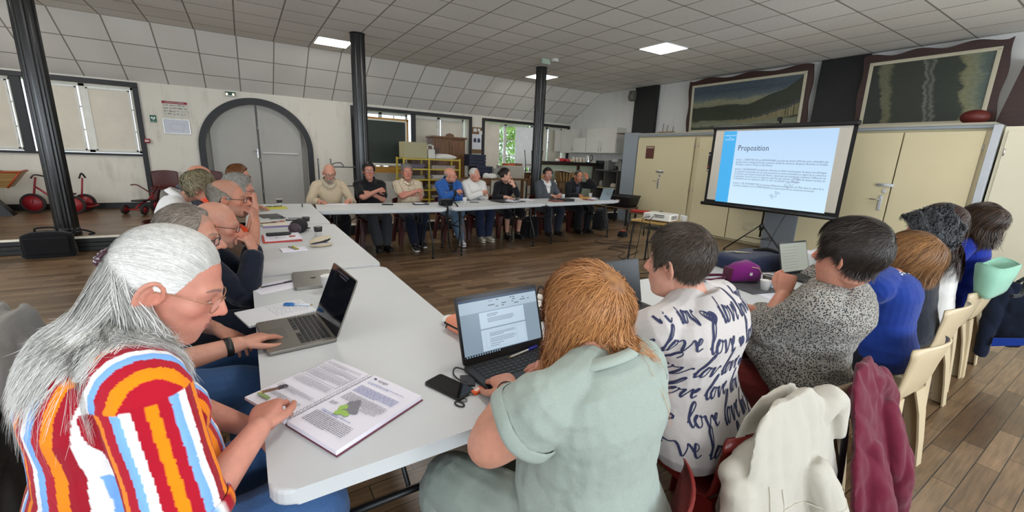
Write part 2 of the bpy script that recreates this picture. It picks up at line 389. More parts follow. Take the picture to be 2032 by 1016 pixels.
# arch ring
ar = MB(); rings = []
for i in range(41):
    a = math.pi*(1-i/40); c, s_ = math.cos(a), math.sin(a)
    rings.append([(AX+r*c, y, AZ+r*s_) for r, y in ((AR-.005, YA-.055), (AR+.115, YA-.055), (AR+.115, YA+.01), (AR-.005, YA+.01))])
rings = [[(p[0], p[1], ZP) for p in rings[0]]]+rings+[[(p[0], p[1], ZP) for p in rings[-1]]]
ar.loft(rings, smooth=False)
S(ar.link('trim_6', FRAMEBLK))
# arched double door, grey: each leaf is clipped to the arch
GREYD = mat('#a3a19a', .45, var=.08, vscale=3, bump=.1, bscale=30)
def leafpoly(x0, x1, inset):
    P = [(x0, 0), (x1, 0)]; r = AR-inset
    k = 14
    xs_ = [x1+(x0-x1)*i/k for i in range(k+1)]
    for x in xs_:
        dx = min(abs(x-AX), r); P.append((x, AZ-ZP+math.sqrt(max(r*r-dx*dx, 0))))
    return P
YD = YA+.16
def leaf(x0, x1, name):
    M = FR((0, YD, ZP), (1, 0, 0), (0, 0, 1))
    d = MB().prism(leafpoly(x0, x1, .02), .05, M).link(name, GREYD); S(d)
    p = MB().prism(leafpoly(x0+.09, x1-.09, .12), .012, FR((0, YD-.046, ZP), (1, 0, 0), (0, 0, 1))).link('door_panel', GREYD, d)
    return d
d1 = leaf(AX-AR+.1, AX-.02, 'door_1'); d2 = leaf(AX+.02, AX+AR-.12, 'door_2')
S(MB().prism(leafpoly(AX-AR-.06, AX+AR+.06, -.06), .04, FR((0, YD+.06, ZP), (1, 0, 0), (0, 0, 1))).link('trim_7', mat('#8f8d87', .5)))
MB().box((AX+.42, YD-.075, 1.36), (.72, .03, .035), bev=.01).link('door_bar', mat('#c4c3bf', .35), d2, label='pale horizontal push bar')
h = MB(); h.box((AX-.035, YD-.07, 1.34), (.035, .02, .2), bev=.006); h.tube([(AX-.035, YD-.07, 1.4), (AX-.035, YD-.12, 1.4), (AX-.13, YD-.12, 1.4)], .008); h.link('door_handle', mat('#bdbdbb', .3, .6), d1)
hg = MB()
for z in (.5, 1.2, 1.9): hg.box((AX+.005, YD-.055, z), (.018, .02, .09), bev=.004)
hg.link('door_hinge', mat('#8a8a88', .4, .5), d2)

# ---- windows: casements with shutters folded in front
WHT = mat('#dcdad2', .5, var=.1, vscale=6); SHUT = mat('#d6cfbf', .8, var=.12, vscale=4, bump=.2, bscale=50); SHUTG = mat('#d2d0c6', .7, var=.1)
GLASS = None
def glassmat():
    m, nt, b = newmat('pane'); b.inputs['Base Color'].default_value = (1, 1, 1, 1); b.inputs['Roughness'].default_value = .02
    b.inputs['Transmission Weight'].default_value = 1; b.inputs['IOR'].default_value = 1.05; b.inputs['Alpha'].default_value = .25
    return m
GLASS = glassmat()
BRIGHT = None
def casement(x0, x1, z0, z1, y, num, shutters=True, shutmat=None, gap=.05, topgap=.04):
    root = bpy.data.objects.new('window_%d' % num, None); COL.objects.link(root); S(root)
    f = MB(); t = .055
    for a, b_, c, d in ((x0, x1, z0, z0+t), (x0, x1, z1-t, z1), (x0, x0+t, z0, z1), (x1-t, x1, z0, z1), ((x0+x1)/2-.045, (x0+x1)/2+.045, z0, z1)):
        f.box(((a+b_)/2, y, (c+d)/2), (b_-a, .06, d-c), bev=.006)
    for k in (1, 2):
        z = z0+(z1-z0)*k/3; f.box(((x0+x1)/2, y+.01, z), (x1-x0-.1, .03, .03))
    for xm in ((x0*3+x1)/4, (x0+x1*3)/4): f.box((xm, y+.01, (z0+z1)/2), (.028, .03, z1-z0-.1))
    f.link('window_frame', WHT, root)
    MB().box(((x0+x1)/2, y+.012, (z0+z1)/2), (x1-x0-.1, .006, z1-z0-.1)).link('pane', GLASS, root)
    if shutters:
        xm = (x0+x1)/2
        for a, b_ in ((x0+.03, xm-gap), (xm+gap, x1-.06)):
            s_ = MB(); s_.box(((a+b_)/2, y-.06, (z0+z1)/2-topgap*.3), (b_-a, .022, z1-z0-2*topgap), bev=.004)
            o = s_.link('shutter', shutmat or SHUT, root)
            e = MB(); zz0, zz1 = z0+topgap*.7, z1-topgap*1.3
            for aa, bb, c, d in ((a, b_, zz0, zz0+.03), (a, b_, zz1-.03, zz1), (a, a+.03, zz0, zz1), (b_-.03, b_, zz0, zz1)): e.box(((aa+bb)/2, y-.075, (c+d)/2), (bb-aa, .014, d-c), bev=.003)
            for z in (zz0+.15, zz1-.2): e.box((b_-.01, y-.09, z), (.02, .03, .07))
            e.link('shutter_frame', WHT, root)
    return root
casement(W1[0], -3.26, 1.26, 2.5, YA+.12, 1); casement(-3.13, -1.67, 1.26, 2.5, YA+.12, 2, gap=.06, topgap=.05)
casement(2.37, 3.80, .96, 2.48, YA+.3, 3, gap=.16, topgap=.1); casement(3.92, 5.45, .96, 2.48, YA+.3, 4, gap=.05)
casement(7.80, 9.05, 1.06, 2.48, YA+.3, 6, gap=.05)
w5 = casement(6.02, 7.70, 1.06, 2.46, YA+.3, 5, shutters=False)
s_ = MB(); s_.box((6.26, YA+.1, 1.76), (.58, .025, 1.36), bev=.004); s_.link('shutter', SHUT, w5)
s_ = MB(); s_.box((7.42, YA+.0, 1.80), (.56, .025, 1.2), rot=(0, 0, R_(-38)), bev=.004); s_.link('shutter', mat('#dfe2e2', .6), w5, label='white shutter standing open')
# outside: garden seen through the open casement (real bushes a few metres beyond the wall)
def foliage(color, n, box, seed, size):
    rng = np.random.default_rng(seed); c = rng.normal(size=(n, 3)); c /= np.maximum(np.linalg.norm(c, axis=1, keepdims=True), .6); c = c*np.array(box)
    a = rng.normal(size=(n, 3)); a /= np.linalg.norm(a, axis=1, keepdims=True); b_ = np.cross(a, rng.normal(size=(n, 3))); b_ /= np.linalg.norm(b_, axis=1, keepdims=True)
    s = size*(.6+rng.random((n, 1))*.8)
    V = np.stack([c-a*s, c+b_*s*.45, c+a*s, c-b_*s*.45], 1).reshape(-1, 3)
    m = MB(); m.add(V, [(4*i, 4*i+1, 4*i+2, 4*i+3) for i in range(n)]); return m
t = thing('bush', 'sunlit green bush in the garden, seen through the open window', 'bush', (9.7, 16.6, -.3))
foliage(0, 4200, (2.6, 1.2, 2.0), 3, .16).link('foliage', mat('#7fa04a', .6, var=.35, vscale=3), t).location = (0, 0, 1.5)
MB().tube([(0, 0, 0), (.1, 0, .8), (0, .1, 1.6)], [.12, .09, .05]).link('trunk', mat('#5a4a38', .8), t)
S(MB().box((9, 18, -.4), (34, 13, .2)).link('ground_outside', mat('#8a9a6a', .9)))
# cast iron columns: fluted shaft with collars
def column(x, y, z0):
    m = MB(); seg = 40; prof = [(.135, z0), (.135, z0+.05), (.128, z0+.06), (.128, z0+.09), (.120, z0+.11), (.118, ZC-.02), (.13, ZC-.015), (.13, ZC)]
    V = []
    for r, z in prof:
        for k in range(seg):
            a = 2*math.pi*k/seg; rr = r-(.007 if (k % 2 and .1 < r < .124) else 0); V.append((x+rr*math.cos(a), y+rr*math.sin(a), z))
    F = [(i*seg+k, i*seg+(k+1) % seg, (i+1)*seg+(k+1) % seg, (i+1)*seg+k) for i in range(len(prof)-1) for k in range(seg)]
    m.add(V, F, None, False); return m
COLM = mat('#0e0f10', .28, var=.3, vscale=12, bump=.15, bscale=25, spec=.6)
for k, (x, lab) in enumerate(((-2.12, 'black fluted iron column on the edge of the raised floor at the left, black bag at its foot'), (1.83, 'black fluted iron column standing before the green chalkboard'), (5.71, 'black fluted iron column rising behind the man in the grey blazer'))):
    tag(column(x, 8.0, ZP).link('iron_column', COLM), lab, 'column', 'iron columns')
# ceiling light panels
def panel(x, y, lab):
    t = thing('ceiling_light', lab, 'light', (x, y, ZC), group='ceiling light panels')
    f = MB()
    for cx, cy, dx, dy in ((0, .29, .6, .02), (0, -.29, .6, .02), (.29, 0, .02, .6), (-.29, 0, .02, .6)): f.box((cx, cy, -.004), (dx, dy, .012))
    f.link('frame', mat('#e8e8e4', .5), t)
    MB().box((0, 0, -.003), (.565, .565, .008)).link('diffuser', emis('#fffaf3', 18), t)
panel(1.6, 8.93, 'lit square ceiling panel beside the top of the column before the chalkboard')
panel(6.33, 5.28, 'lit square ceiling panel, the one nearest the projection screen')
panel(6.33, 8.85, 'lit square ceiling panel behind the top of the column by the grey blazer man')
for x, y in ((1.6, 5.2), (-3.2, 5.2), (-3.4, 9.0), (1.6, 1.6), (6.33, 1.2), (-3.2, 1.6), (1.6, -1.8), (6.33, -1.8)):
    panel(x, y, 'lit square ceiling panel above the near part of the hall, out of the photo')
# cupboard wall at x 8.3
CREAM = mat('#d2c7a2', .5, var=.06, vscale=2, bump=.06, bscale=40); CREAM2 = mat('#d6d0b8', .5, var=.05, vscale=2)
GREYB = mat('#8e979d', .55, var=.06); STEEL = mat('#c2c2c0', .3, .85)
XF = 8.3
S(MB().box((XF+.42, 4.6, 1.075), (.76, 6.3, 2.15)).link('wall_cupboard', CREAM))
S(MB().box((XF+.40, 7.585, 1.1), (.86, .43, 2.2), bev=.003).link('trim_8', GREYB))
S(MB().box((XF+.05, 4.57, 2.13), (.14, 6.36, .045), bev=.004).link('trim_9', GREYB))
S(MB().box((XF-.02, 1.41, 1.07), (.1, .075, 2.14), bev=.004).link('trim_10', mat('#b9bec4', .45)))
S(MB().box((XF-.028, 3.78, .33), (.03, .56, .67), bev=.003).link('trim_11', mat('#7c838a', .55)))
S(MB().box((XF+.42, 4.6, 2.165), (.9, 6.3, .03)).link('trim_12', mat('#a8a392', .6)))
S(MB().box((XF+.4, -1.0, 1.06), (.8, 4.7, 2.12)).link('wall_cupboard_end', CREAM2))
def cdoor(y0, y1, num, m=CREAM, z0=.05, z1=2.07):
    o = S(MB().box((XF-.012+.0, (y0+y1)/2, (z0+z1)/2), (.03, abs(y1-y0)-.012, z1-z0), bev=.004).link('door_%d' % num, m)); return o
cd = [cdoor(7.34, 5.78, 3), cdoor(5.66, 4.80, 4), cdoor(4.79, 3.6, 5), cdoor(3.6, 2.335, 6), cdoor(2.33, 1.50, 7), cdoor(1.32, -.3, 8, CREAM2)]
cl = MB(); cl.box((XF-.001, 6.56, 1.07), (.02, 1.62, 2.1))
def hinge(o, y, zs):
    m = MB()
    for z in zs: m.tube([(XF-.034, y, z-.045), (XF-.034, y, z+.045)], .008)
    m.link('door_hinge', STEEL, o)
hinge(cd[0], 5.775, (.12, .95, 1.9)); hinge(cd[1], 5.665, (.12, .95, 1.9)); hinge(cd[4], 1.495, (.3, 1.85)); hinge(cd[5], 1.30, (1.8,))
def lever(o, y, z, dirn=1, bolt=True):
    m = MB(); m.box((XF-.036, y, z), (.012, .045, .24), bev=.005); m.tube([(XF-.04, y, z+.05), (XF-.085, y, z+.05), (XF-.085, y+.12*dirn, z+.05)], .009)
    m.link('door_handle', STEEL, o)
    if bolt:
        b = MB(); b.box((XF-.036, y-.02*dirn, z+.27), (.012, .2, .05), bev=.003); b.tube([(XF-.045, y-.06*dirn, z+.27), (XF-.045, y+.1*dirn, z+.27)], .008); b.box((XF-.036, y-.02*dirn, z+.18), (.012, .045, .06), bev=.004)
        b.link('door_bolt', STEEL, o)
lever(cd[0], 6.6, 1.03, 1); lever(cd[3], 2.42, 1.03, 1)
# black boards on the right wall, behind the painting and near the kitchen
tag(MB().box((XB-.05, 3.6, 2.87), (.06, .72, 1.1), bev=.003).link('dark_board', mat('#101012', .6)), 'tall black board on the wall between the two paintings', 'board')
tag(MB().box((XB-.07, 7.93, 2.83), (.1, .72, 1.18), bev=.003).link('dark_board', mat('#101012', .6)), 'tall black board high on the wall near the kitchen cabinets', 'board')
# ================================================================ TABLES
TOPM = mat('#c5c8c9', .42, var=.05, vscale=5, bump=.12, bscale=240)
LEGM = mat('#17181a', .4, var=.2, spec=.5); GREYM = mat('#8c8f92', .4, .4)
def folding_table(label, cx, cy, rz, Lg=1.83, W=.755):
    t = thing('folding_table', label, 'table', (cx, cy, 0), rz, 'white folding tables')
    m = MB(); m.prism(rrect(Lg, W, .055, 6), .042, Tm((0, 0, .698)), bev=.009); m.box((0, 0, .69), (Lg-.12, W-.12, .02)); m.link('tabletop', TOPM, t)
    for sx in (-1, 1):
        x = sx*(Lg/2-.22); f = MB()
        f.tube([(x, -W/2+.07, .685), (x, W/2-.07, .685)], .014)
        f.tube([(x+sx*.01, -.20, .42), (x+sx*.01, .20, .42)], .011)
        f.link('leg_frame', LEGM, t)
        for sy in (-1, 1):
            l = MB(); l.tube(spline([(x, sy*.22, .69), (x, sy*.225, .50), (x+sx*.012, sy*.235, .42), (x+sx*.03, sy*.30, .22), (x+sx*.03, sy*.30, .03)], 5), .0145, 10)
            lo = l.link('leg', LEGM, t)
            MB().tube([(x+sx*.03, sy*.30, .0), (x+sx*.03, sy*.30, .05)], .018, 10).link('rubber_foot', BLACK(), lo)
        b = MB(); b.tube([(x, .0, .43), (x-sx*.42, 0, .68)], .008, 8); b.tube([(x-sx*.42, -.1, .685), (x-sx*.42, .1, .685)], .008, 6); b.link('brace', LEGM, t)
    return t
folding_table('white folding table nearest the camera, with the open ring-bound report and silver laptop on it', .36, 1.82, R_(90))
folding_table('white folding table in the left row between the silver laptops and the dark cap', .357, 3.69, R_(90))
folding_table('white folding table at the far end of the left row, yellow notebook on it', .355, 5.56, R_(89))
folding_table('white folding table in the far row before the men with crossed arms', 1.60, 5.94, R_(-5.5), 1.68)
folding_table('white folding table mid far row, black camera bag on its left end', 3.38, 5.99, R_(6))
folding_table('white folding table at the right end of the far row, pale laptop on it', 5.26, 6.14, R_(4.2), 1.87)
folding_table('white folding table in the right row, under the black laptop showing a document', 1.675, 1.36, R_(.4))
folding_table('white folding table in the right row, under the purple pouch and the navy bag', 3.52, 1.365, R_(.2))
folding_table('white folding table at the far end of the right row near the cupboards', 5.37, 1.37, R_(.4))

# ================================================================ CHAIRS
def moulded_chair(name, label, m, loc, rz, group, zt=.74):
    """one-piece moulded plastic chair: curved shell and four channel-shaped legs; faces local +Y"""
    t = thing(name, label, 'chair', loc, rz, group)
    path = spline([(.215, .405), (.19, .432), (.06, .44), (-.10, .425), (-.165, .44), (-.20, .50), (-.225, .60), (-.245, zt-.06), (-.255, zt-.005)], 4)
    n = 13; T = []; B_ = []
    for i, p in enumerate(path):
        f = i/(len(path)-1); w_ = .205 if f < .5 else .205+.012*(f-.5)*2
        if f > .9: w_ -= .022*((f-.9)/.1)**2
        if f < .06: w_ -= .03*((.06-f)/.06)
        ra = []; rb = []
        a = path[max(i-1, 0)]; b = path[min(i+1, len(path)-1)]; tg = Vector((b[0]-a[0], b[1]-a[1])).normalized(); nm = Vector((tg.y, -tg.x))
        for k in range(n):
            u = (k/(n-1))*2-1; bk = max(0, (f-.5)/.5)
            y = p[0]+.055*u*u*bk; z = p[1]-.02*(1-u*u)*(1-bk)*(1 if .1 < f < .6 else .4)-.022*u*u*max(0, (f-.72)/.28)**2
            ra.append((u*w_, y, z)); rb.append((u*w_*.995, y+nm.x*.009, z+nm.y*.009))
        T.append(ra); B_.append(rb)
    sh = MB(); rings = [a+list(reversed(b)) for a, b in zip(T, B_)]
    sh.loft(rings)
    sh.link('shell', m, t)
    for sx in (-1, 1):
        for sy in (-1, 1):
            l = MB(); rings = []
            for z, w_, dx, dy in ((.43, .105, .175, .15), (.30, .072, .19, .172), (.15, .056, .205, .19), (0, .048, .215, .205)):
                X, Y = sx*dx, sy*dy-.01; q = .009
                P = [(X-sx*w_, Y+sy*.02), (X+sx*.015, Y+sy*.02), (X+sx*.015, Y-sy*w_), (X+sx*.015-sx*q, Y-sy*w_), (X+sx*.015-sx*q, Y+sy*.02-sy*q), (X-sx*w_, Y+sy*.02-sy*q)]
                if sx*sy < 0: P = P[::-1]
                rings.append([(x, y, z) for x, y in P])
            l.loft(rings, smooth=False); l.link('leg', m, t)
    return t
BEIGE = mat('#c3b190', .42, var=.06, vscale=4, bump=.08, bscale=160); REDP = mat('#6e1a17', .3, var=.1, vscale=5, bump=.05, bscale=120)
DRED = mat('#4a1512', .4, var=.2, vscale=5)
bc = moulded_chair('plastic_chair', 'beige moulded plastic chair under the man in the dotted shirt', BEIGE, (1.90, .72, 0), R_(2), 'beige moulded chairs')
dup(bc, (2.66, .66, 0), R_(-3), 'beige moulded plastic chair under the woman in the blue jumper')
dup(bc, (3.58, .76, 0), R_(-2), 'beige moulded plastic chair under the man with curly black and grey hair')
dup(bc, (4.22, .80, 0), R_(2), 'beige moulded plastic chair of the long-haired woman, left of the mint bag')
dup(bc, (4.66, .80, 0), R_(1), 'beige moulded plastic chair carrying the mint green bag, last of its row')
rc = moulded_chair('plastic_chair', 'red moulded plastic chair under the woman in the pale sage dress', REDP, (.72, .68, 0), R_(24), 'red moulded chairs', zt=.70)
dup(rc, (1.37, .755, 0), R_(-2), 'red moulded plastic chair under the woman in the love print tee')
fx = [(1.05, 6.85, 'beige jumper man'), (1.66, 6.8, 'man in the black polo shirt'), (2.27, 6.8, 'man in the checked shirt'), (3.02, 6.8, 'man in the blue jacket'), (3.52, 6.82, 'man in the white shirt'), (4.15, 6.85, 'woman in the black cardigan'), (5.1, 6.85, 'man in the grey blazer'), (5.9, 6.9, 'man in the black jacket')]
dc = None
for x, y, who in fx:
    lab = 'dark red chair under the '+who+' in the far row'
    if dc is None: dc = moulded_chair('plastic_chair', lab, DRED, (x, y, 0), R_(180), 'dark red chairs', zt=.76)
    else: dup(dc, (x, y, 0), R_(180), lab)
lx = [(-.42, 1.12, 'white-haired woman'), (-.42, 1.90, 'man using the silver laptop'), (-.40, 2.72, 'bald man in the navy jumper'), (-.40, 3.42, 'balding man in brown with clasped hands'), (-.40, 4.12, 'grey-haired man in the orange polo'), (-.62, 4.62, 'woman in the white blouse'), (-.62, 5.22, 'bald man farthest back in the left row'), (-.42, 5.78, 'woman with the tied hair')]
for x, y, who in lx: dup(dc, (x, y, 0), R_(-90), 'dark red chair under the '+who, 'left row chairs')
dup(dc, (-1.36, 10.72, ZP), R_(180), 'empty dark red chair against the wall below the framed plan', 'chairs by the wall')
dup(dc, (-.86, 10.5, ZP), R_(150), 'empty dark red chair right of the wall chair, lower in view', 'chairs by the wall').scale = (.85, .85, .85)
dup(dc, (-.62, 10.78, ZP), R_(180), 'empty dark red chair by the arched door, mostly behind the bald man', 'chairs by the wall')

# ================================================================ PROJECTION SCREEN
SX, SY0, SY1, SZ0, SZ1 = 7.45, 2.62, 4.83, .80, 2.16
t = thing('projection_screen', 'portable projection screen on a black tripod showing the Proposition slide', 'screen', (SX+.1, 3.74, 0))
def L2(x, y, z): return (x-SX-.1, y-3.74, z)
blk = BLACK()
MB().box(L2(SX, 3.725, SZ1+.0), (.07, 2.25, .07), bev=.02).link('top_case', blk, t)
MB().tube([L2(SX, 2.57, SZ0-.02), L2(SX, 4.88, SZ0-.02)], .032, 12).link('bottom_bar', blk, t)
m = MB(); m.box(L2(SX, 3.725, (SZ0+SZ1)/2), (.006, 2.21, SZ1-SZ0)); sheet = m.link('black_border', mat('#0a0a0b', .7), t)
m = MB(); m.box(L2(SX-.004, 3.725, (SZ0+SZ1)/2+.02), (.004, 2.10, SZ1-SZ0-.08)); m.link('white_sheet', mat('#cdc7ba', .85, var=.03), sheet)
def slide_mat():
    m, nt, b = newmat('projected_slide'); L = nt.links
    tc = N(nt, 'ShaderNodeTexCoord'); s = N(nt, 'ShaderNodeSeparateXYZ'); L.new(tc.outputs['Generated'], s.inputs[0])
    cr = N(nt, 'ShaderNodeValToRGB'); cr.color_ramp.interpolation = 'LINEAR'
    cr.color_ramp.elements[0].color = (*lin('#cfeafc'), 1); cr.color_ramp.elements[1].color = (*lin('#b9d6f6'), 1); L.new(s.outputs[2], cr.inputs[0])
    b.inputs['Base Color'].default_value = (.02, .02, .02, 1); L.new(cr.outputs[0], b.inputs['Emission Color']); b.inputs['Emission Strength'].default_value = .66; b.inputs['Specular IOR Level'].default_value = 0
    return m
# projected picture: keystoned quadrilateral lying on the sheet
zt, zb = SZ1-.055, SZ0+.03
def SP(u, v, d=.0085):
    """u 0..1 left to right, v 0..1 bottom to top on the projected picture"""
    yl = 4.60+.02*v; yr = 2.84-.0*v-.03*(1-v); y = yl+(yr-yl)*u; z = zb+.01+(zt-zb-.02)*v
    return L2(SX-d, y, z)
m = MB(); m.quad(SP(0, 0), SP(1, 0), SP(1, 1), SP(0, 1)); m.link('slide', slide_mat(), sheet)
m = MB(); m.quad(SP(0, 0, .009), SP(.135, 0, .009), SP(.135, 1, .009), SP(0, 1, .009)); m.link('slide_band', emis('#49b1ee', .64), sheet)
def stext(string, u, v, h, d=.0095, align='LEFT', to=None):
    o = Vector(SP(u, v, d)); e = Vector(SP(to, v, d)) if to else None
    _st.text(string, h, FR(o, Vector(SP(u+.05, v, d))-o, Vector((0, 0, 1))), align=align, fit=(e-o).length if to else None)
_st = MB(); stext('Proposition', .165, .735, .135, to=.46); _st.link('slide_heading', emis('#3f3d5c', .5), sheet)
_st = MB()
body = ["Article 1 : D'EMETTRE UN avis DEFAVORABLE au projet de révision 2026 des zones vulnérables que", "décidés acteur le déclassement des communes de Berrien, Botmeur, Brasparts, Brennilis, La Feuillée,", "Plonéjean, Lopérec, Plouyé et Saint-Rivoal.", "",
 "Article 2 : DE DEMANDER formellement à Monsieur le Préfet Coordonnateur du bassin Loire-Bretagne", "de maintenir le classement de ces neuf communes en zones vulnérables au regard de la cohérence", "territoriale sur le bassin versant de l'Aulne, classement permettant de maintenir l'efficacité du", "programme d'actions pour la réduction des flux de nitrates à l'échelle du bassin versant en", "compatibilité avec les dispositions 2B-1 et 10A-2 du SDAGE Loire-Bretagne.", "",
 "Article 3 : DE TRANSMETTRE la présente délibération aux services de l'Etat dans le cadre de la", "consultation publique et de la COMMUNIQUER aux acteurs locaux et aux communes concernées."]
for i, s_ in enumerate(body):
    last = i+1 == len(body) or not body[i+1]
    if s_: stext(s_, .165, .60-.0325*i, .043, to=(.165+.80*min(1, len(s_)/97)) if last else .965)
_st.link('slide_text', emis('#5a6070', .55), sheet)
_st = MB()
for s_, v in (('comité syndical', .935), ('du', .905), ('26 juin 2025', .878)): stext(s_, .07, v, .034, align='CENTER')
_st.link('slide_date', emis('#e8f6ff', .66), sheet)
_st = MB()
o = Vector(SP(.56, .1, .0092)); _st.text('RA   ELO', .13, FR(o, Vector((0, -.62, .58)), Vector((0, .58, .62))), align='LEFT'); _st.link('slide_watermark', emis('#a9c0d8', .62), sheet)
p = MB(); p.tube([(0, 0, .30), (0, 0, 2.30)], .016, 10); p.tube([(0, 0, 2.16), (-.1, 0, 2.2)], .012); p.link('pole', blk, t)
MB().box((-.03, 0, 2.27), (.09, .05, .06), bev=.01).link('pole_hook', blk, t)
MB().lathe([(.032, .42), (.032, .52), (.02, .53)], 14).link('collar', blk, t)
for a in (118, 262, 340):
    ca, sa = math.cos(R_(a)), math.sin(R_(a)); l = MB(); l.tube([(.02*ca, .02*sa, .5), (.52*ca, .52*sa, .02)], .012, 8); lo = l.link('leg', blk, t)
    MB().ell((.52*ca, .52*sa, .018), (.022, .022, .018)).link('rubber_foot', blk, lo)
    MB().tube([(.0, 0, .26), (.24*ca, .24*sa, .285)], .007, 6).link('strut', blk, t)

# ================================================================ PROJECTOR AND ITS TABLE
PT = .68
t = thing('school_table', 'small school table with a pale wooden top and dark tube legs under the projector', 'table', (5.02, 3.86, 0), R_(10))
MB().prism(rrect(.52, .72, .03, 4), .024, Tm((0, 0, PT-.024)), bev=.004).link('tabletop', wood('#c7a264', '#a9833f', 2, axis='Y'), t)
for sx in (-1, 1):
    for sy in (-1, 1):
        MB().tube(spline([(sx*.22, sy*.10, PT-.03), (sx*.225, sy*.26, PT-.035), (sx*.23, sy*.31, PT-.09), (sx*.24, sy*.33, .3), (sx*.25, sy*.34, 0)], 6), .0135, 10).link('leg', mat('#2b2b2d', .4, .3), t)
MB().box((.02, 0, PT-.12), (.36, .46, .012)).link('shelf', mat('#3a3a3c', .5), t)
f = MB(); f.tube([(.2, -.33, .3), (.2, .33, .3)], .009); f.link('crossbar', mat('#2b2b2d', .4, .3), t)
t = thing('projector', 'white video projector on the small wooden-topped table', 'projector', (4.98, 3.86, PT), R_(14))
PW = mat('#dfddd5', .4, var=.03)
m = MB(); m.box((0, 0, .068), (.30, .39, .095), bev=.012, seg=3); m.link('body', PW, t)
m = MB(); 
for sy in (-1, 1): m.lathe([(.014, 0), (.014, .025)], 10, Tm((-.12, sy*.16, 0)))
m.lathe([(.014, 0), (.014, .025)], 10, Tm((.12, 0, 0))); m.link('foot', BLACK(), t)
m = MB(); m.box((-.151, -.04, .085), (.004, .16, .05), bev=.001); m.link('port_panel', mat('#bab8b0', .5), t)
m = MB()
for i in range(7): m.box((-.154, -.105+.021*i, .10), (.004, .015, .012)); 
for i in range(4): m.box((-.154, -.09+.03*i, .075), (.004, .018, .012))
m.link('port', mat('#22262c', .4), t)
m = MB()
for i in range(9): m.box((-.151, .10+.009*i, .07), (.003, .003, .06))
for i in range(14): m.box((-.09+.013*i, -.196, .072), (.007, .003, .055))
m.link('vent', mat('#98968f', .6), t)
m = MB(); m.lathe([(.05, 0), (.055, .02), (.045, .03), (.0, .026)], 20, Tm((.15, .08, .07), (0, R_(90), 0))); m.link('lens', mat('#1a2030', .1), t)
# clear plastic cup behind it
def glassy():
    m, nt, b = newmat('clear_plastic'); b.inputs['Base Color'].default_value = (.9, .93, .95, 1); b.inputs['Roughness'].default_value = .12; b.inputs['Alpha'].default_value = .28; return m
CLEAR = glassy()
def cupmesh(r0, r1, h, th=.0015): return MB().lathe([(r0, 0), (r1, h), (r1+.002, h+.002), (r1-th, h), (r0-th, .003), (0, .003)], 24)
for i, (x, y) in enumerate(((5.16, 3.60), (5.20, 3.66))):
    o = cupmesh(.028, .036, .10).link('plastic_cup', CLEAR, None, loc=(x, y, PT)); tag(o, 'clear plastic cup behind the projector, the %s' % ('one nearer the screen tripod' if i == 0 else 'one farther from the camera'), 'cup', 'clear cups')

# ================================================================ CABLES AND FLOOR ITEMS
CBL = mat('#101011', .5)
def cable(name, label, pts, r=.005, m=None):
    return tag(MB().tube(spline(pts, 8), r, 6).link(name, m or CBL), label, 'cable')
cable('power_cable', 'black cable hanging from the back of the projector and looping to the floor', [(4.80, 3.84, .76), (4.74, 3.82, .74), (4.70, 3.82, .68), (4.70, 3.82, .5), (4.72, 3.80, .25), (4.70, 3.74, .06), (4.60, 3.66, .008), (4.35, 3.70, .008), (4.2, 3.62, .008), (4.4, 3.45, .008)])
cable('video_cable', 'black video cable hanging from the projector, left of the power cable', [(4.80, 3.90, .75), (4.72, 3.93, .73), (4.685, 3.94, .68), (4.68, 3.95, .45), (4.66, 3.98, .15), (4.6, 4.0, .008), (4.75, 4.3, .008), (5.1, 4.5, .008), (5.6, 4.7, .008)])
cable('extension_cord', 'black extension cord snaking over the floor left of the projector table', [(6.2, 5.72, .01), (5.95, 5.55, .008), (5.6, 5.75, .008), (5.45, 5.5, .008), (5.75, 5.25, .008), (5.9, 5.0, .008), (5.6, 4.95, .008), (5.5, 5.2, .008), (5.25, 5.05, .008), (5.3, 4.75, .008), (5.0, 4.6, .008), (4.9, 4.4, .008), (5.15, 4.25, .008), (5.6, 4.3, .008), (6.2, 4.25, .008)])
cable('screen_cable', 'black cable lying on the floor from the projector toward the screen tripod', [(5.0, 4.0, .008), (5.6, 3.9, .008), (6.3, 4.1, .008), (6.9, 4.05, .008), (7.1, 3.9, .008), (7.0, 3.82, .008), (6.85, 3.93, .008), (7.3, 3.98, .008), (7.9, 3.7, .008), (8.2, 3.5, .02)])
cable('wall_cable', 'black cable rising behind the screen tripod to the grey wall panel', [(7.5, 3.75, .009), (7.75, 3.7, .05), (7.95, 3.68, .4), (8.1, 3.6, .8), (8.2, 3.55, 1.1)])
def softbag(name, label, cat, loc, dims, rz, m, n=10, seed=1, sq=.62, top=.75):
    """soft bag: squarish rounded body that narrows and slumps toward the top"""
    rng = np.random.default_rng(seed); t = thing(name, label, cat, loc, rz)
    rings = []
    for i in range(n+1):
        f = i/n; w_ = 1-(1-top)*f**2; 
        if f > .9: w_ *= 1-(f-.9)*3
        if f < .08: w_ *= .93
        P = []
        for k in range(28):
            a = 2*math.pi*k/28; c, s = math.cos(a), math.sin(a); e = .42
            P.append((dims[0]/2*w_*math.copysign(abs(c)**e, c)+rng.normal()*.003, dims[1]/2*w_*math.copysign(abs(s)**e, s)+rng.normal()*.003, f*dims[2]*(1-.05*abs(c))))
        rings.append(P)
    MB().loft(rings).link('body', m, t)
    return t
BBAG = fabric('#121214', scale=300)
t = softbag('laptop_bag', 'black laptop bag leaning at the foot of the left iron column', 'bag', (-2.2, 7.55, 0), (.50, .17, .34), R_(2), BBAG, top=.9)
MB().tube(spline([(-.1, 0, .33), (-.08, 0, .375), (.08, 0, .375), (.1, 0, .33)], 6), .012).link('handle', BBAG, t)
MB().box((0, -.088, .16), (.40, .02, .2), bev=.008).link('pocket', BBAG, t)
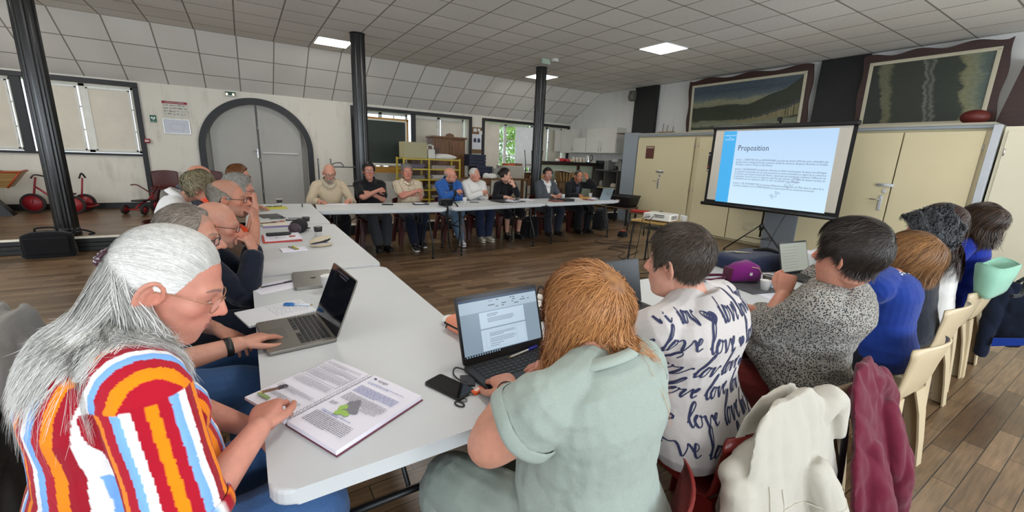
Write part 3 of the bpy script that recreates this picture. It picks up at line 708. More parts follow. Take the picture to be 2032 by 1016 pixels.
MB().tube(spline([(.22, .02, .3), (.3, .05, .33), (.42, .08, .27), (.36, .12, .25)], 6), .012).link('strap', BBAG, t)
t = softbag('backpack', 'black backpack on the floor at the right end of the far tables', 'bag', (6.62, 6.72, 0), (.38, .26, .48), R_(20), BBAG, seed=3, top=.7)
MB().box((0, -.13, .15), (.26, .05, .2), bev=.02).link('pocket', BBAG, t)
t = softbag('document_bag', 'black upright document bag beside the backpack under the far table', 'bag', (6.28, 6.98, 0), (.42, .16, .42), R_(5), BBAG, seed=4, top=.95)
MB().tube(spline([(-.1, 0, .40), (-.09, 0, .47), (.09, 0, .47), (.1, 0, .40)], 6), .01).link('handle', BBAG, t)
t = softbag('shopping_bag', 'black bag on the floor between the black cardigan woman and the grey blazer man', 'bag', (4.55, 6.5, 0), (.36, .16, .40), R_(-8), BBAG, seed=5, top=.9)
MB().tube(spline([(-.1, 0, .38), (-.08, 0, .52), (.06, 0, .5), (.1, 0, .38)], 6), .008).link('handle', BBAG, t)
t = softbag('toiletry_bag', 'small black pouch with a red top on the floor by the far table leg', 'bag', (6.42, 5.85, 0), (.22, .14, .12), R_(8), BBAG, seed=6)
MB().box((0, 0, .125), (.13, .07, .012), bev=.005).link('flap', mat('#b5452f', .6), t)
t = thing('storage_tub', 'open black plastic tub on a low stand by the grey cupboard end', 'tub', (7.75, 7.2, 0), R_(12))
rings = []
for z, sx, sy in ((.42, .23, .30), (.66, .27, .36), (.70, .29, .38), (.70, .265, .355), (.44, .22, .29)): rings.append([(x*sx/.5, y*sy/.5, z) for x, y in rrect(1, 1, .1, 3)])
MB().loft(rings).link('tub', mat('#151517', .5), t)
MB().box((0, 0, .41), (.5, .66, .03)).link('stand_top', mat('#5a4632', .6), t)
for sx in (-1, 1):
    for sy in (-1, 1): MB().box((sx*.21, sy*.29, .2), (.04, .04, .4)).link('leg', LEGM, t)
MB().box((-.27, -.05, .58), (.004, .1, .05)).link('label_sticker', mat('#c9b3b0', .6), t)
tag(MB().box((0, 0, .02), (.26, .34, .04), bev=.015).link('red_folder', mat('#a3161c', .5), loc=(7.05, 6.0, .46), rotz=.3), 'bright red folder on a low stool right of the far tables', 'folder')
t = thing('low_stool', 'low dark stool under the bright red folder', 'stool', (7.05, 6.0, 0), .3)
MB().box((0, 0, .445), (.34, .42, .03), bev=.005).link('seat', wood('#6a5236', '#46351f', 3), t)
for sx in (-1, 1):
    for sy in (-1, 1): MB().tube([(sx*.13, sy*.17, .43), (sx*.15, sy*.19, 0)], .014).link('leg', LEGM, t)
# ================================================================ ALONG THE FAR WALL
def flat(name, label, cat, M, w, h, m, th=.004, **kw):
    return tag(MB().box((0, 0, th/2), (w, h, th), bev=.0008).link(name, m, M=M, **kw), label, cat)
WALLM = lambda x, z, y=YA-.006: FR((x, y, z), (1, 0, 0), (0, 0, 1))
PAPER = mat('#d8d7d2', .7, var=.03); INK = mat('#3a3a3e', .7); REDM = mat('#8e2030', .6)
o = flat('safety_poster', 'safety instructions poster with a dark red heading bar above the framed plan', 'poster', WALLM(-1.06, 2.15), .40, .30, mat('#c9c6ba', .6))
m = MB(); m.box((0, .127, .006), (.40, .046, .003)); m.link('heading_bar', REDM, o)
m = MB(); m.text("CONSIGNES D'URGENCE", .026, Tm((0, .118, .009))); m.link('heading_text', PAPER, o)
m = MB(); rng = random.Random(4)
for r in range(4):
    x = -.18
    while x < .16:
        w_ = rng.uniform(.02, .07); m.box((x+w_/2, .075-.056*r+rng.uniform(-.006, .006), .006), (w_, rng.uniform(.004, .018), .002)); x += w_+rng.uniform(.01, .03)
m.link('print', mat('#6b6a64', .7), o)
o = flat('evacuation_plan', 'evacuation plan in a thin silver frame under the safety poster', 'poster', WALLM(-1.07, 1.82), .43, .28, mat('#b9bbc2', .25, var=.05))
f = MB()
for cx, cy, dx, dy in ((0, .135, .43, .014), (0, -.135, .43, .014), (.208, 0, .014, .28), (-.208, 0, .014, .28)): f.box((cx, cy, .008), (dx, dy, .012), bev=.003)
f.link('frame', STEEL, o)
m = MB(); 
for a, b in (((-.1, -.06), (.1, -.08)), ((.1, -.08), (.12, .05)), ((.12, .05), (-.06, .06)), ((-.06, .06), (-.12, 0)), ((-.12, 0), (-.1, -.06))): m.tube([(a[0], a[1], .006), (b[0], b[1], .006)], .0022, 4)
m.link('plan_drawing', mat('#777a80', .6), o)
o = flat('defibrillator_sign', 'small green sign with a white heart and bolt beside the safety poster', 'sign', WALLM(-1.425, 1.945), .10, .135, mat('#1b5a48', .5))
m = MB(); P = [(.036*math.sin(a)**3*1.0, (.0022*(13*math.cos(a)-5*math.cos(2*a)-2*math.cos(3*a)-math.cos(4*a)))+.01) for a in [2*math.pi*i/28 for i in range(28)]]
m.prism(P[::-1], .002, Tm((0, 0, .004))); m.text('D A E', .026, Tm((0, -.058, .005))); m.link('heart', mat('#dfe8e2', .5), o)
m = MB(); m.prism([(.006, .035), (-.014, .008), (0, .008), (-.006, -.018), (.014, .014), (.001, .014)][::-1], .002, Tm((0, 0, .0065))); m.link('bolt', mat('#1b5a48', .5), o)
o = tag(MB().box((-1.565, YA-.03, 1.515), (.085, .06, .085), bev=.006).link('call_point', REDM), 'small dark red fire call point by the black window post', 'alarm')
MB().box((-1.565, YA-.062, 1.515), (.06, .004, .03)).link('label_plate', PAPER, o)
o = tag(MB().box((-.1, YA-.03, 2.545), (.21, .06, .095), bev=.008).link('exit_sign', mat('#cfd0cc', .4)), 'small emergency exit light above the arched door', 'sign')
MB().box((-.1, YA-.062, 2.55), (.185, .003, .07)).link('pictogram_plate', mat('#25503f', .5), o)
m = MB(); M = WALLM(-.165, 2.535, YA-.064)
m.prism([(-.012, .022), (-.012, .002), (-.026, .002), (0, -.024), (.026, .002), (.012, .002), (.012, .022)][::-1], .001, M); m.prism([(-.012, .022), (-.012, .002), (-.026, .002), (0, -.024), (.026, .002), (.012, .002), (.012, .022)][::-1], .001, WALLM(-.05, 2.535, YA-.064)); m.link('arrow', emis('#ffd9a0', 2.5), o)

# toy cart at the far left
t = thing('toy_cart', 'wooden toy cart with orange rubber edging on a black stand, far left', 'toy', (-3.72, 10.35, ZP), R_(8))
WD = wood('#b08e58', '#8a6a3c', 2)
rings = []
for z, w_, d in ((.47, .82, .42), (.72, 1.15, .62)): rings.append([(x*w_, y*d, z) for x, y in ((-.5, -.5), (.5, -.5), (.5, .5), (-.5, .5))])
for z, w_, d in ((.72, 1.09, .56), (.50, .78, .38)): rings.append([(x*w_, y*d, z) for x, y in ((-.5, -.5), (.5, -.5), (.5, .5), (-.5, .5))])
MB().loft(rings, smooth=False).link('box', WD, t)
e = MB(); e.tube(spline([(.575, -.31, .725), (.585, 0, .735), (.575, .31, .725)], 4), .018); e.tube([(-.575, -.31, .725), (.575, -.31, .725)], .014); e.tube([(.40, -.22, .47), (.575, -.31, .72)], .014); e.tube([(.1, -.215, .47), (.14, -.315, .72)], .014)
e.link('edging', mat('#a8481c', .5), t)
MB().ell((.0, 0, .70), (.42, .22, .07)).link('cushion', fabric('#6d3a2c'), t)
MB().loft([[(-.35, -.14, 0), (.38, -.14, 0), (.38, .14, 0), (-.35, .14, 0)], [(-.35, -.12, .47), (.1, -.12, .47), (.1, .12, .47), (-.35, .12, .47)]], smooth=False).link('stand', BLACK(), t)
# tricycles
TRED = mat('#8e1a22', .4, var=.15, vscale=6); TYRE = mat('#241a18', .7)
def wheel(par, c, R, name='wheel', ax=(1, 0, 0)):
    M = Matrix.Translation(c) @ Vector((0, 0, 1)).rotation_difference(Vector(ax)).to_matrix().to_4x4()
    w_ = MB(); w_.lathe([(R, -.014), (R, .014), (R-.012, .024), (R-.035, .02), (R-.035, -.02), (R-.012, -.024), (R, -.014)], 28, M, closed=True); wo = w_.link(name, TYRE, par)
    d = MB(); d.lathe([(0, -.012), (R-.035, -.016), (R-.033, .016), (0, .012)], 24, M); d.link('rim', TRED, wo)
t = thing('tricycle', 'red toy tricycle by the black post left of the red wall chairs', 'tricycle', (-1.63, 10.25, ZP), R_(-30))
wheel(t, (0, .24, .11), .11); wheel(t, (-.17, -.24, .085), .085); wheel(t, (.17, -.24, .085), .085)
f = MB(); f.tube([(0, .24, .11), (0, .20, .34)], .016); f.tube(spline([(0, .20, .30), (0, .06, .22), (0, -.1, .17), (0, -.22, .10)], 5), .016); f.tube([(-.17, -.24, .085), (.17, -.24, .085)], .012); f.link('frame', TRED, t)
h = MB(); h.tube(spline([(-.27, .08, .50), (-.19, .12, .50), (-.1, .17, .42), (0, .20, .34), (.1, .17, .42), (.19, .12, .50), (.27, .08, .50)], 5), .012); h.link('handlebar', mat('#5c2420', .4), t)
MB().box((0, -.08, .235), (.17, .24, .03), bev=.013).link('seat', BLACK(), t)
t = thing('tricycle', 'larger red tricycle with solid wheels, partly behind the left iron column', 'tricycle', (-2.78, 10.55, ZP), R_(80))
wheel(t, (0, .40, .17), .17); wheel(t, (-.18, -.22, .16), .16); wheel(t, (.18, -.22, .16), .16)
f = MB(); f.tube([(0, .40, .17), (0, .30, .62)], .016); f.tube(spline([(0, .32, .45), (0, .1, .26), (0, -.22, .2)], 5), .016); f.tube([(-.18, -.22, .16), (.18, -.22, .16)], .014)
f.tube([(-.15, -.22, .16), (-.15, -.42, .12), (.15, -.42, .12), (.15, -.22, .16)], .012); f.tube([(0, -.25, .2), (0, -.32, .62)], .014); f.link('frame', TRED, t)
MB().tube(spline([(-.2, .26, .62), (0, .30, .66), (.2, .26, .62)], 5), .013).link('handlebar', BLACK(), t)
MB().box((0, -.05, .33), (.2, .22, .03), bev=.012).link('seat', BLACK(), t)
MB().tube(spline([(-.1, -.32, .62), (0, -.32, .7), (.1, -.32, .62)], 5), .014).link('push_bar', BLACK(), t)
# grey tube trolley between the door and chalkboard
t = thing('tube_trolley', 'grey steel tube trolley standing between arched door and chalkboard', 'trolley', (1.85, 9.9, ZP))
GT = mat('#5b5e62', .35, .6)
f = MB()
for x in (-.5, -.25, .42): f.tube([(x, 0, 0), (x, 0, 1.10 if x < .4 else 1.05)], .015)
for z in (.52, .93): f.tube([(-.27, 0, z), (.62, 0, z)], .013)
f.tube(spline([(-.22, 0, .93), (-.2, 0, 1.0), (-.05, 0, 1.02), (.02, 0, .93)], 5), .011); f.tube(spline([(.30, 0, .93), (.32, 0, 1.0), (.5, 0, 1.0), (.55, 0, .93)], 5), .011)
for x in (-.5, .42): f.tube([(x, 0, .06), (x, .35, .06)], .014)
f.link('frame', GT, t)
for x in (-.5, .42):
    for y in (0, .35): MB().lathe([(.03, -.01), (.035, 0), (.03, .01)], 14, Tm((x, y, .035), (0, R_(90), 0))).link('caster', BLACK(), t)
# chalkboard
t = thing('chalkboard', 'green chalkboard in a yellow wooden frame standing before the window', 'chalkboard', (2.93, 10.62, ZP))
YW = wood('#b0822f', '#96691f', 2)
MB().box((0, 0, 1.53), (1.18, .03, 1.04)).link('board', mat('#1f2a22', .6, var=.1, vscale=5), t)
f = MB()
for cx, cz, dx, dz in ((0, 2.07, 1.3, .05), (.62, 1.45, .05, 1.26), (-.62, 1.2, .05, 1.8), (0, .86, 1.3, .16)): f.box((cx, 0, cz), (dx, .045, dz), bev=.004)
f.link('frame', YW, t)
m = MB(); m.box((.578, -.012, 1.52), (.035, .03, 1.06)); m.box((0, -.014, 2.035), (1.18, .03, .03)); m.box((0, -.012, .99), (1.18, .03, .06)); m.link('white_strip', mat('#cfcbbd', .5), t)
for x in (-.62, .62): MB().box((x, .0, .025), (.06, .5, .05), bev=.005).link('foot', YW, t)
for x in (-.62, .62): MB().box((x, .0, .45), (.05, .045, .82), bev=.004).link('leg', YW, t)
tag(MB().box((0, 0, .3), (1.3, .03, .6), bev=.004).link('leaning_board', mat('#c8c6bf', .5), loc=(3.0, 10.2, ZP)), 'pale board leaning below the chalkboard', 'board')
# yellow shelf trolley with its load
RX, RY = 3.46, 8.9
t = thing('shelf_trolley', 'yellow metal shelf trolley loaded with craft materials behind the seated men', 'shelf', (RX, RY, ZP), R_(3))
YEL = mat('#b59d2e', .45, var=.1)
for x in (-.66, -.10, .64):
    MB().box((x, -.2, .6), (.035, .035, 1.2), bev=.004).link('post', YEL, t); MB().box((x, .2, .6), (.035, .035, 1.2), bev=.004).link('post', YEL, t)
zsh = [.12, .32, .52, .74, .96, 1.17]
for z in zsh:
    s_ = MB(); s_.box((0, -.2, z), (1.32, .03, .03)); s_.box((0, .2, z), (1.32, .03, .03)); s_.box((0, 0, z), (1.3, .38, .01)); s_.link('shelf', YEL, t)
cols = ['#8a8580', '#c9c6bf', '#6d6470', '#a79c92', '#4b4f55', '#b9b4ae']
k = 0; rng = random.Random(8)
names = ['brownish', 'white', 'mauve', 'tan', 'dark grey', 'light grey']
lv = ['lowest', 'second lowest', 'third', 'fourth', 'highest inner']
for i, z in enumerate(zsh[:5]):
    for x0, w_, side in ((-.38, .46, 'left'), (.27, .58, 'right')):
        c = cols[k % 6]; h = rng.uniform(.06, .11); st = MB(); zz = 0
        while zz < h:
            d = rng.uniform(.008, .02); st.box((rng.uniform(-.02, .02), rng.uniform(-.02, .02), zz+d/2), (w_*rng.uniform(.85, 1), .34*rng.uniform(.85, 1), d*.92), rot=(0, 0, rng.uniform(-.06, .06)), bev=.003); zz += d
        o = st.link('paper_stack', mat(c, .7, var=.2, vscale=20), loc=(RX+x0, RY, ZP+z+.008)); tag(o, '%s stack of craft paper on the %s shelf of the yellow trolley, %s bay' % (names[k % 6], lv[i], side), 'paper', 'stacks on the trolley'); k += 1
tag(MB().box((0, 0, .165), (.50, .34, .33), bev=.008).link('storage_box', mat('#a09a76', .6, var=.08), loc=(3.09, 8.88, ZP+1.187), rotz=.05), 'big khaki box on top of the yellow trolley', 'box')
t = thing('jerry_can', 'white plastic jerry can beside the khaki box on the yellow trolley', 'canister', (3.44, 8.78, ZP+1.187), .1)
JC = mat('#c9c8be', .4)
MB().box((0, 0, .10), (.16, .14, .20), bev=.025, seg=3).link('body', JC, t)
MB().tube(spline([(-.07, 0, .19), (-.07, 0, .265), (-.02, 0, .285), (.05, 0, .27), (.05, 0, .19)], 6), .016).link('handle', JC, t); MB().lathe([(.022, .19), (.022, .25), (0, .25)], 14, Tm((.055, 0, .03))).link('cap', JC, t)
def lump(name, label, cat, loc, r, m, seed=0, amp=.25, rz=0, n=26):
    rng = np.random.default_rng(seed); b = MB().ell((0, 0, 0), (1, 1, 1), nu=n*2, nv=n); V = b.verts()
    ks = rng.normal(size=(7, 3))*2.4; ph = rng.random(7)*6.28
    d = sum(np.sin(V @ k_+p_) for k_, p_ in zip(ks, ph))/7
    V = V*(1+amp*d[:, None])*np.array(r); V[:, 2] = np.maximum(V[:, 2], -r[2]*.55)+r[2]*.55
    b.v = [V]
    return tag(b.link(name, m, loc=loc, rotz=rz), label, cat)
lump('cloth_bundle', 'white cloth bundle lying on the top right of the yellow trolley', 'cloth', (3.76, 8.85, ZP+1.187), (.30, .14, .07), fabric('#cfccc4'), 3)
# armoire and small cabinet on the raised floor
t = thing('wardrobe', 'brown wooden wardrobe with carved top before the second window', 'wardrobe', (4.60, 10.62, ZP))
BW = wood('#7c5330', '#573820', 2.2, axis='Z')
MB().box((0, 0, .86), (.90, .45, 1.70), bev=.006).link('body', BW, t)
m = MB(); m.box((0, -.02, 1.72), (.98, .52, .05), bev=.012); m.link('cornice', BW, t)
MB().prism([(-.12, 0), (.12, 0), (.10, .06), (0, .09), (-.10, .06)], .03, FR((0, -.22, 1.74), (1, 0, 0), (0, 0, 1))).link('carving', BW, t)
for sx in (-1, 1):
    d = MB().box((sx*.205, -.232, .86), (.39, .022, 1.52), bev=.006).link('door', BW, t); MB().box((sx*.205, -.246, .86), (.27, .014, 1.30), bev=.006).link('door_panel', BW, d)
t = thing('slatted_cabinet', 'small dark wooden slatted cabinet left of the wardrobe', 'cabinet', (3.72, 9.95, ZP))
MB().box((0, .02, .72), (.70, .34, 1.42), bev=.005).link('body', wood('#4e3420', '#352213', 2.4, axis='Z'), t)
m = MB()
for i in range(7): m.box((-.28+.093*i, -.16, .95), (.03, .02, .86))
m.box((0, -.165, 1.41), (.72, .04, .06)); m.link('slat', wood('#5c3e26', '#402a18', 2.4, axis='Z'), t)
MB().box((-.22, -.05, 1.49), (.26, .25, .10), bev=.004).link('small_drawer', wood('#6e4c2e', '#4e331d', 2.4), t)
# notice board, crates
t = thing('notice_board', 'cork notice board with papers between the two windows', 'board', (5.72, YA-.03, 1.92))
MB().box((0, 0, 0), (.32, .03, .72), bev=.004).link('board', mat('#6f5638', .8), t)
for x, z, w_, h in ((-.06, .28, .1, .09), (.06, .29, .08, .07), (.12, .22, .1, .1)): MB().box((x, -.018, z), (w_, .004, h)).link('note', PAPER, t)
pp = MB().box((.0, -.018, -.04), (.30, .004, .42)).link('poster', mat('#cfd2d8', .6), t)
m = MB()
for sx in (-1, 1): m.prism([(0, -.05), (.09*sx, -.06), (.10*sx, .03), (.05*sx, .07), (.01*sx, .05)][::sx], .002, FR((.0+sx*.012, -.021, -.0), (1, 0, 0), (0, 0, 1)))
m.link('print', mat('#2b3350', .6), pp)
def crate(label, loc, rz=0):
    t = thing('crate', label, 'crate', loc, rz, 'blue crates'); m = MB(); CR = mat('#161b33', .5)
    for z in (.02, .10, .18, .255): 
        for cx, cy, dx, dy in ((0, .145, .46, .012), (0, -.145, .46, .012), (.23, 0, .012, .30), (-.23, 0, .012, .30)): m.box((cx, cy, z), (dx, dy, .05))
    for i in range(8):
        for sy in (-1, 1): m.box((-.21+.06*i, sy*.145, .14), (.012, .01, .28))
    m.box((0, 0, .008), (.46, .30, .016)); m.box((0, 0, .13), (.44, .27, .24), bev=.01); m.link('basket', CR, t); return t
t = thing('craft_table', 'brown wooden table on the raised floor behind the white shirt man', 'table', (5.45, 9.5, ZP))
TW = wood('#7d5a36', '#5a3d22', 2)
MB().box((0, 0, .735), (1.54, .7, .04), bev=.006).link('tabletop', TW, t)
for x in (-.70, .70):
    for y in (-.28, .28): MB().box((x, y, .36), (.06, .06, .72), bev=.004).link('leg', TW, t)
crate('navy blue plastic crate, the upper of two under the notice board', (4.95, 9.62, ZP+1.04)); crate('navy blue plastic crate, the lower of two under the notice board', (5.12, 9.55, ZP+.757))
tag(MB().box((0, 0, .16), (.62, .36, .32), bev=.01).link('cardboard_box', mat('#a8a498', .7), loc=(5.88, 9.42, ZP+.757)), 'large pale grey box on the craft table beside the black cardigan woman', 'box')
for i, (x, z, dx, dz, c, lab) in enumerate(((5.44, 0, .22, .24, '#8f8e88', 'patterned grey carton left of the large pale box'), (5.85, .32, .22, .05, '#b4552f', 'orange flat box on top of the large pale box'), (6.06, .32, .24, .06, '#6a4a30', 'brown flat box on top of the large pale box'))):
    tag(MB().box((0, 0, dz/2), (dx, .3, dz), bev=.006).link('carton', mat(c, .7, var=.2, vscale=20), loc=(x, 9.45, ZP+.757+z)), lab, 'box')
for i, (x, w_) in enumerate(((5.10, .1), (5.25, .13))):
    lump('white_bundle', ('white folded cloth, left of two before the blue crates', 'white folded cloth, right of two before the blue crates')[i], 'cloth', (x, 9.26, ZP+.757), (w_, .08, .08), fabric('#d5d4cf'), 5+i)
tag(cupmesh(.03, .04, .09).link('paper_cup', mat('#c9c4b8', .6), loc=(6.16, 9.25, ZP+.757)), 'white paper cup on the craft table right of the large box', 'cup')
for i, x in enumerate((6.58, 6.8)): pass
t = thing('wooden_bench', 'pale wooden table with iron legs behind the black cardigan woman', 'table', (6.46, 9.0, ZP))
MB().box((0, 0, .70), (.44, .5, .035), bev=.005).link('tabletop', wood('#a8864f', '#86683a', 2), t)
for x in (-.19, .19):
    for y in (-.2, .2): MB().tube([(x, y, .69), (x*1.03, y*1.05, 0)], .014).link('leg', LEGM, t)
for i, (x, c) in enumerate(((6.36, '#a8823e'), (6.57, '#b08a44'))):
    tag(MB().box((0, 0, .065), (.17, .2, .13), bev=.02).link('wooden_box', mat(c, .6), loc=(x, 8.98, ZP+.718)), ('small yellow wooden box, left one on the pale table', 'small yellow wooden box beside the iron column')[i], 'box')
# small wooden school chairs behind the row
def school_chair(label, loc, rz):
    t = thing('school_chair', label, 'chair', loc, rz, 'wooden school chairs'); W_ = wood('#7a5431', '#553619', 2.5)
    MB().box((0, 0, .40), (.34, .34, .018), bev=.006).link('seat', W_, t); MB().box((0, -.17, .70), (.34, .018, .18), bev=.006).link('backrest', W_, t)
    for sx in (-1, 1):
        MB().tube([(sx*.15, .14, .39), (sx*.17, .18, 0)], .011).link('leg', LEGM, t); MB().tube([(sx*.15, -.17, .78), (sx*.15, -.16, .4), (sx*.17, -.2, 0)], .011).link('leg', LEGM, t)
    return t
s1 = school_chair('wooden school chair with metal tube legs between the blue jacket man and white shirt man', (4.05, 8.35, ZP), R_(170))
dup(s1, (4.75, 8.5, ZP), R_(185), 'wooden school chair with metal tube legs behind the white shirt man'); dup(s1, (5.15, 8.3, ZP), R_(175), 'wooden school chair with metal tube legs left of the black cardigan woman'); dup(s1, (6.15, 8.6, ZP), R_(190), 'wooden school chair with metal tube legs below the large pale box')
dup(s1, (6.85, 9.75, ZP+.55), R_(0), 'wooden school chair upside down near the open window shutter').rotation_euler = (R_(180), 0, R_(20))
bpy.data.objects['school_chair.004'].location.z = ZP+1.5
# ================================================================ KITCHEN CORNER
t = thing('bar_counter', 'kitchen bar with a black top and pale green panels behind the last two men', 'counter', (7.72, 9.3, ZP))
CG = mat('#a9b39b', .6, var=.06)
MB().box((0, 0, 1.20), (2.05, .42, .05), bev=.006).link('worktop', BLACK(), t)
MB().box((-.32, .05, .6), (1.34, .08, 1.18)).link('panel', CG, t); MB().box((.69, .05, .6), (.56, .08, 1.18)).link('panel', CG, t)
DW = wood('#4c2f1d', '#321d10', 2.2, axis='Z')
for x in (.37, .985): MB().box((x, .02, .59), (.07, .14, 1.17), bev=.004).link('post', DW, t)
MB().box((.0, -.02, 1.155), (2.0, .1, .05)).link('rail', DW, t)
ZK = ZP+1.227
t = thing('kettle', 'steel and black electric kettle on the bar counter', 'kettle', (8.42, 9.25, ZK), R_(-30))
MB().lathe([(.07, 0), (.072, .02), (.06, .19), (.045, .215), (0, .22)], 24).link('body', mat('#c4c4c2', .25, .8), t); MB().tube(spline([(.055, 0, .2), (.11, 0, .2), (.115, 0, .1), (.07, 0, .03)], 6), .013).link('handle', BLACK(), t)
for i, x in enumerate((7.86, 7.98, 8.12, 8.24)):
    t = thing('jar', ('first from the left of the pale jars on the bar counter', 'second pale jar from the left on the bar counter', 'third pale jar from the left, left of a taller jar', 'pale jar nearest the kettle on the bar counter')[i], 'jar', (x, 9.24, ZK), 0, 'jars on the bar')
    MB().lathe([(.042, 0), (.045, .01), (.045, .085), (.038, .1)], 18).link('body', mat('#bcae98', .4), t); MB().lathe([(.043, .1), (.043, .13), (0, .132)], 18).link('lid', mat('#d4d0c4', .5), t)
for i, (x, c, r) in enumerate(((7.28, '#c9b8b0', (.07, .06, .05)), (7.46, '#a01828', (.14, .08, .06)), (7.62, '#8e1a2a', (.10, .08, .055)), (7.75, '#b89a78', (.08, .07, .05)))):
    lump('food_packet', ('pale packet at the left end of the red packets on the bar', 'bright red packet on the bar counter, left of two', 'dark red packet on the bar counter, right of two', 'tan packet between the red packets and jars')[i], 'packet', (x, 9.24, ZK), r, mat(c, .35), 20+i)
t = thing('wall_cabinet', 'white wall cabinet pair with long steel handles near the grey cupboard end', 'cabinet', (XB-.17, 9.2, 2.06))
WC = mat('#cfcdc4', .4, var=.04)
MB().box((0, 0, 0), (.34, 1.22, .70), bev=.004).link('body', WC, t)
for y in (-.3, .3):
    d = MB().box((-.18, y, 0), (.02, .6, .69), bev=.004).link('door', WC, t); yy = y*.18 
    MB().tube([(-.2, yy, -.3), (-.215, yy, -.29), (-.215, yy, -.02), (-.2, yy, -.01)], .007).link('handle', STEEL, d)
t = thing('wall_cabinet', 'white wall cabinet with an open niche, at the corner by the far wall', 'cabinet', (XB-.17, 10.45, 2.06))
MB().box((0, -.32, -.13), (.34, .62, .44), bev=.004).link('body', WC, t); MB().box((0, .29, .0), (.34, .56, .72), bev=.004).link('body', WC, t)
d = MB().box((-.18, -.32, -.13), (.02, .6, .43), bev=.004).link('door', WC, t); MB().tube([(-.2, -.05, -.28), (-.21, -.05, -.2)], .006).link('handle', STEEL, d)
d = MB().box((-.18, .29, .0), (.02, .54, .71), bev=.004).link('door', WC, t); MB().tube([(-.2, .05, -.28), (-.21, .05, -.2)], .006).link('handle', STEEL, d)
MB().box((-.3, .58, .0), (.28, .018, .66), bev=.003).link('open_door', WC, t)
t = thing('shelf_unit', 'low dark shelf unit holding the microwave beside the bar', 'shelf', (8.84, 8.72, ZP))
DK = mat('#3d3a36', .5); PL = mat('#b3a684', .6)
MB().box((0, 0, 1.02), (.5, .96, .03)).link('top', DK, t)
for z in (.05, .55): MB().box((0, 0, z), (.48, .92, .025)).link('shelf', PL, t)
for y in (-.47, .02, .47): MB().box((0, y, .5), (.48, .025, 1.02)).link('side', mat('#55534e', .5), t)
t = thing('microwave_oven', 'silver microwave oven with a black door on the shelf unit', 'microwave', (8.80, 8.90, ZP+1.037))
MB().box((0, 0, .14), (.36, .50, .28), bev=.008).link('body', mat('#9a9a98', .35, .5), t); MB().box((-.182, .06, .14), (.012, .34, .24), bev=.003).link('door', mat('#101012', .2), t); MB().box((-.182, -.19, .14), (.01, .09, .23)).link('control_panel', mat('#6f6f6e', .4), t)
t = thing('coffee_maker', 'pale coffee machine right of the microwave', 'coffee maker', (8.76, 8.42, ZP+1.037))
MB().box((.06, 0, .16), (.10, .20, .32), bev=.01).link('body', mat('#aeaca6', .4), t); MB().box((-.03, 0, .28), (.22, .20, .08), bev=.01).link('head', mat('#aeaca6', .4), t); MB().lathe([(.05, .02), (.06, .06), (.05, .13)], 16, Tm((-.06, 0, 0))).link('jug', mat('#22201e', .15), t)
for i, (y, z, c, r) in enumerate(((9.02, .57, '#8d8a84', (.07, .07, .10)), (8.86, .57, '#6b655c', (.08, .08, .07)), (8.52, .57, '#b8b0a0', (.09, .1, .08)), (8.5, .07, '#7c5a3a', (.1, .12, .08)))):
    lump('kitchen_pack', ('grey pack on the upper shelf of the unit, leftmost', 'brown pack on the upper shelf of the unit, middle', 'cream pack on the upper shelf under the coffee machine', 'brown pack on the bottom shelf of the unit')[i], 'packet', (8.78, y, ZP+z), r, mat(c, .6), 40+i)
tag(MB().box((8.72, 8.05, 2.215), (.5, .5, .02), rot=(0, 0, .2)).link('wooden_board', wood('#6a4c33', '#47301f', 2)), 'thin wooden board sticking out over the cupboard end', 'board')
t = thing('craft_stack', 'stack of wooden craft pieces and papers below the bar, between the last two men', 'pile', (7.25, 8.85, ZP))
MB().box((0, 0, .35), (.6, .4, .7), bev=.01).link('cupboard', wood('#6e5436', '#4d3922', 2), t)
for i in range(5): MB().box((-.2+.1*i, 0, .84), (.05, .22, .26), rot=(0, R_(-12+6*i), 0), bev=.006).link('wood_piece', wood('#9a7a4c', '#6f5431', 2), t)
MB().box((-.12, -.05, .985), (.4, .3, .015), rot=(0, R_(8), .2)).link('sheet', PAPER, t)
t = thing('glue_bottle', 'small white plastic bottle right of the grey blazer man', 'bottle', (6.75, 8.6, ZP+.56), 0)
MB().lathe([(.05, 0), (.05, .12), (.02, .15), (.018, .2), (0, .2)], 16).link('body', mat('#dcdcd8', .4), t)
t = thing('side_table', 'dark little table under the white bottle behind the grey blazer man', 'table', (6.75, 8.6, ZP)); MB().box((0, 0, .545), (.3, .3, .03)).link('tabletop', DW, t)
for sx in (-1, 1):
    for sy in (-1, 1): MB().box((sx*.12, sy*.12, .265), (.03, .03, .53)).link('leg', DW, t)
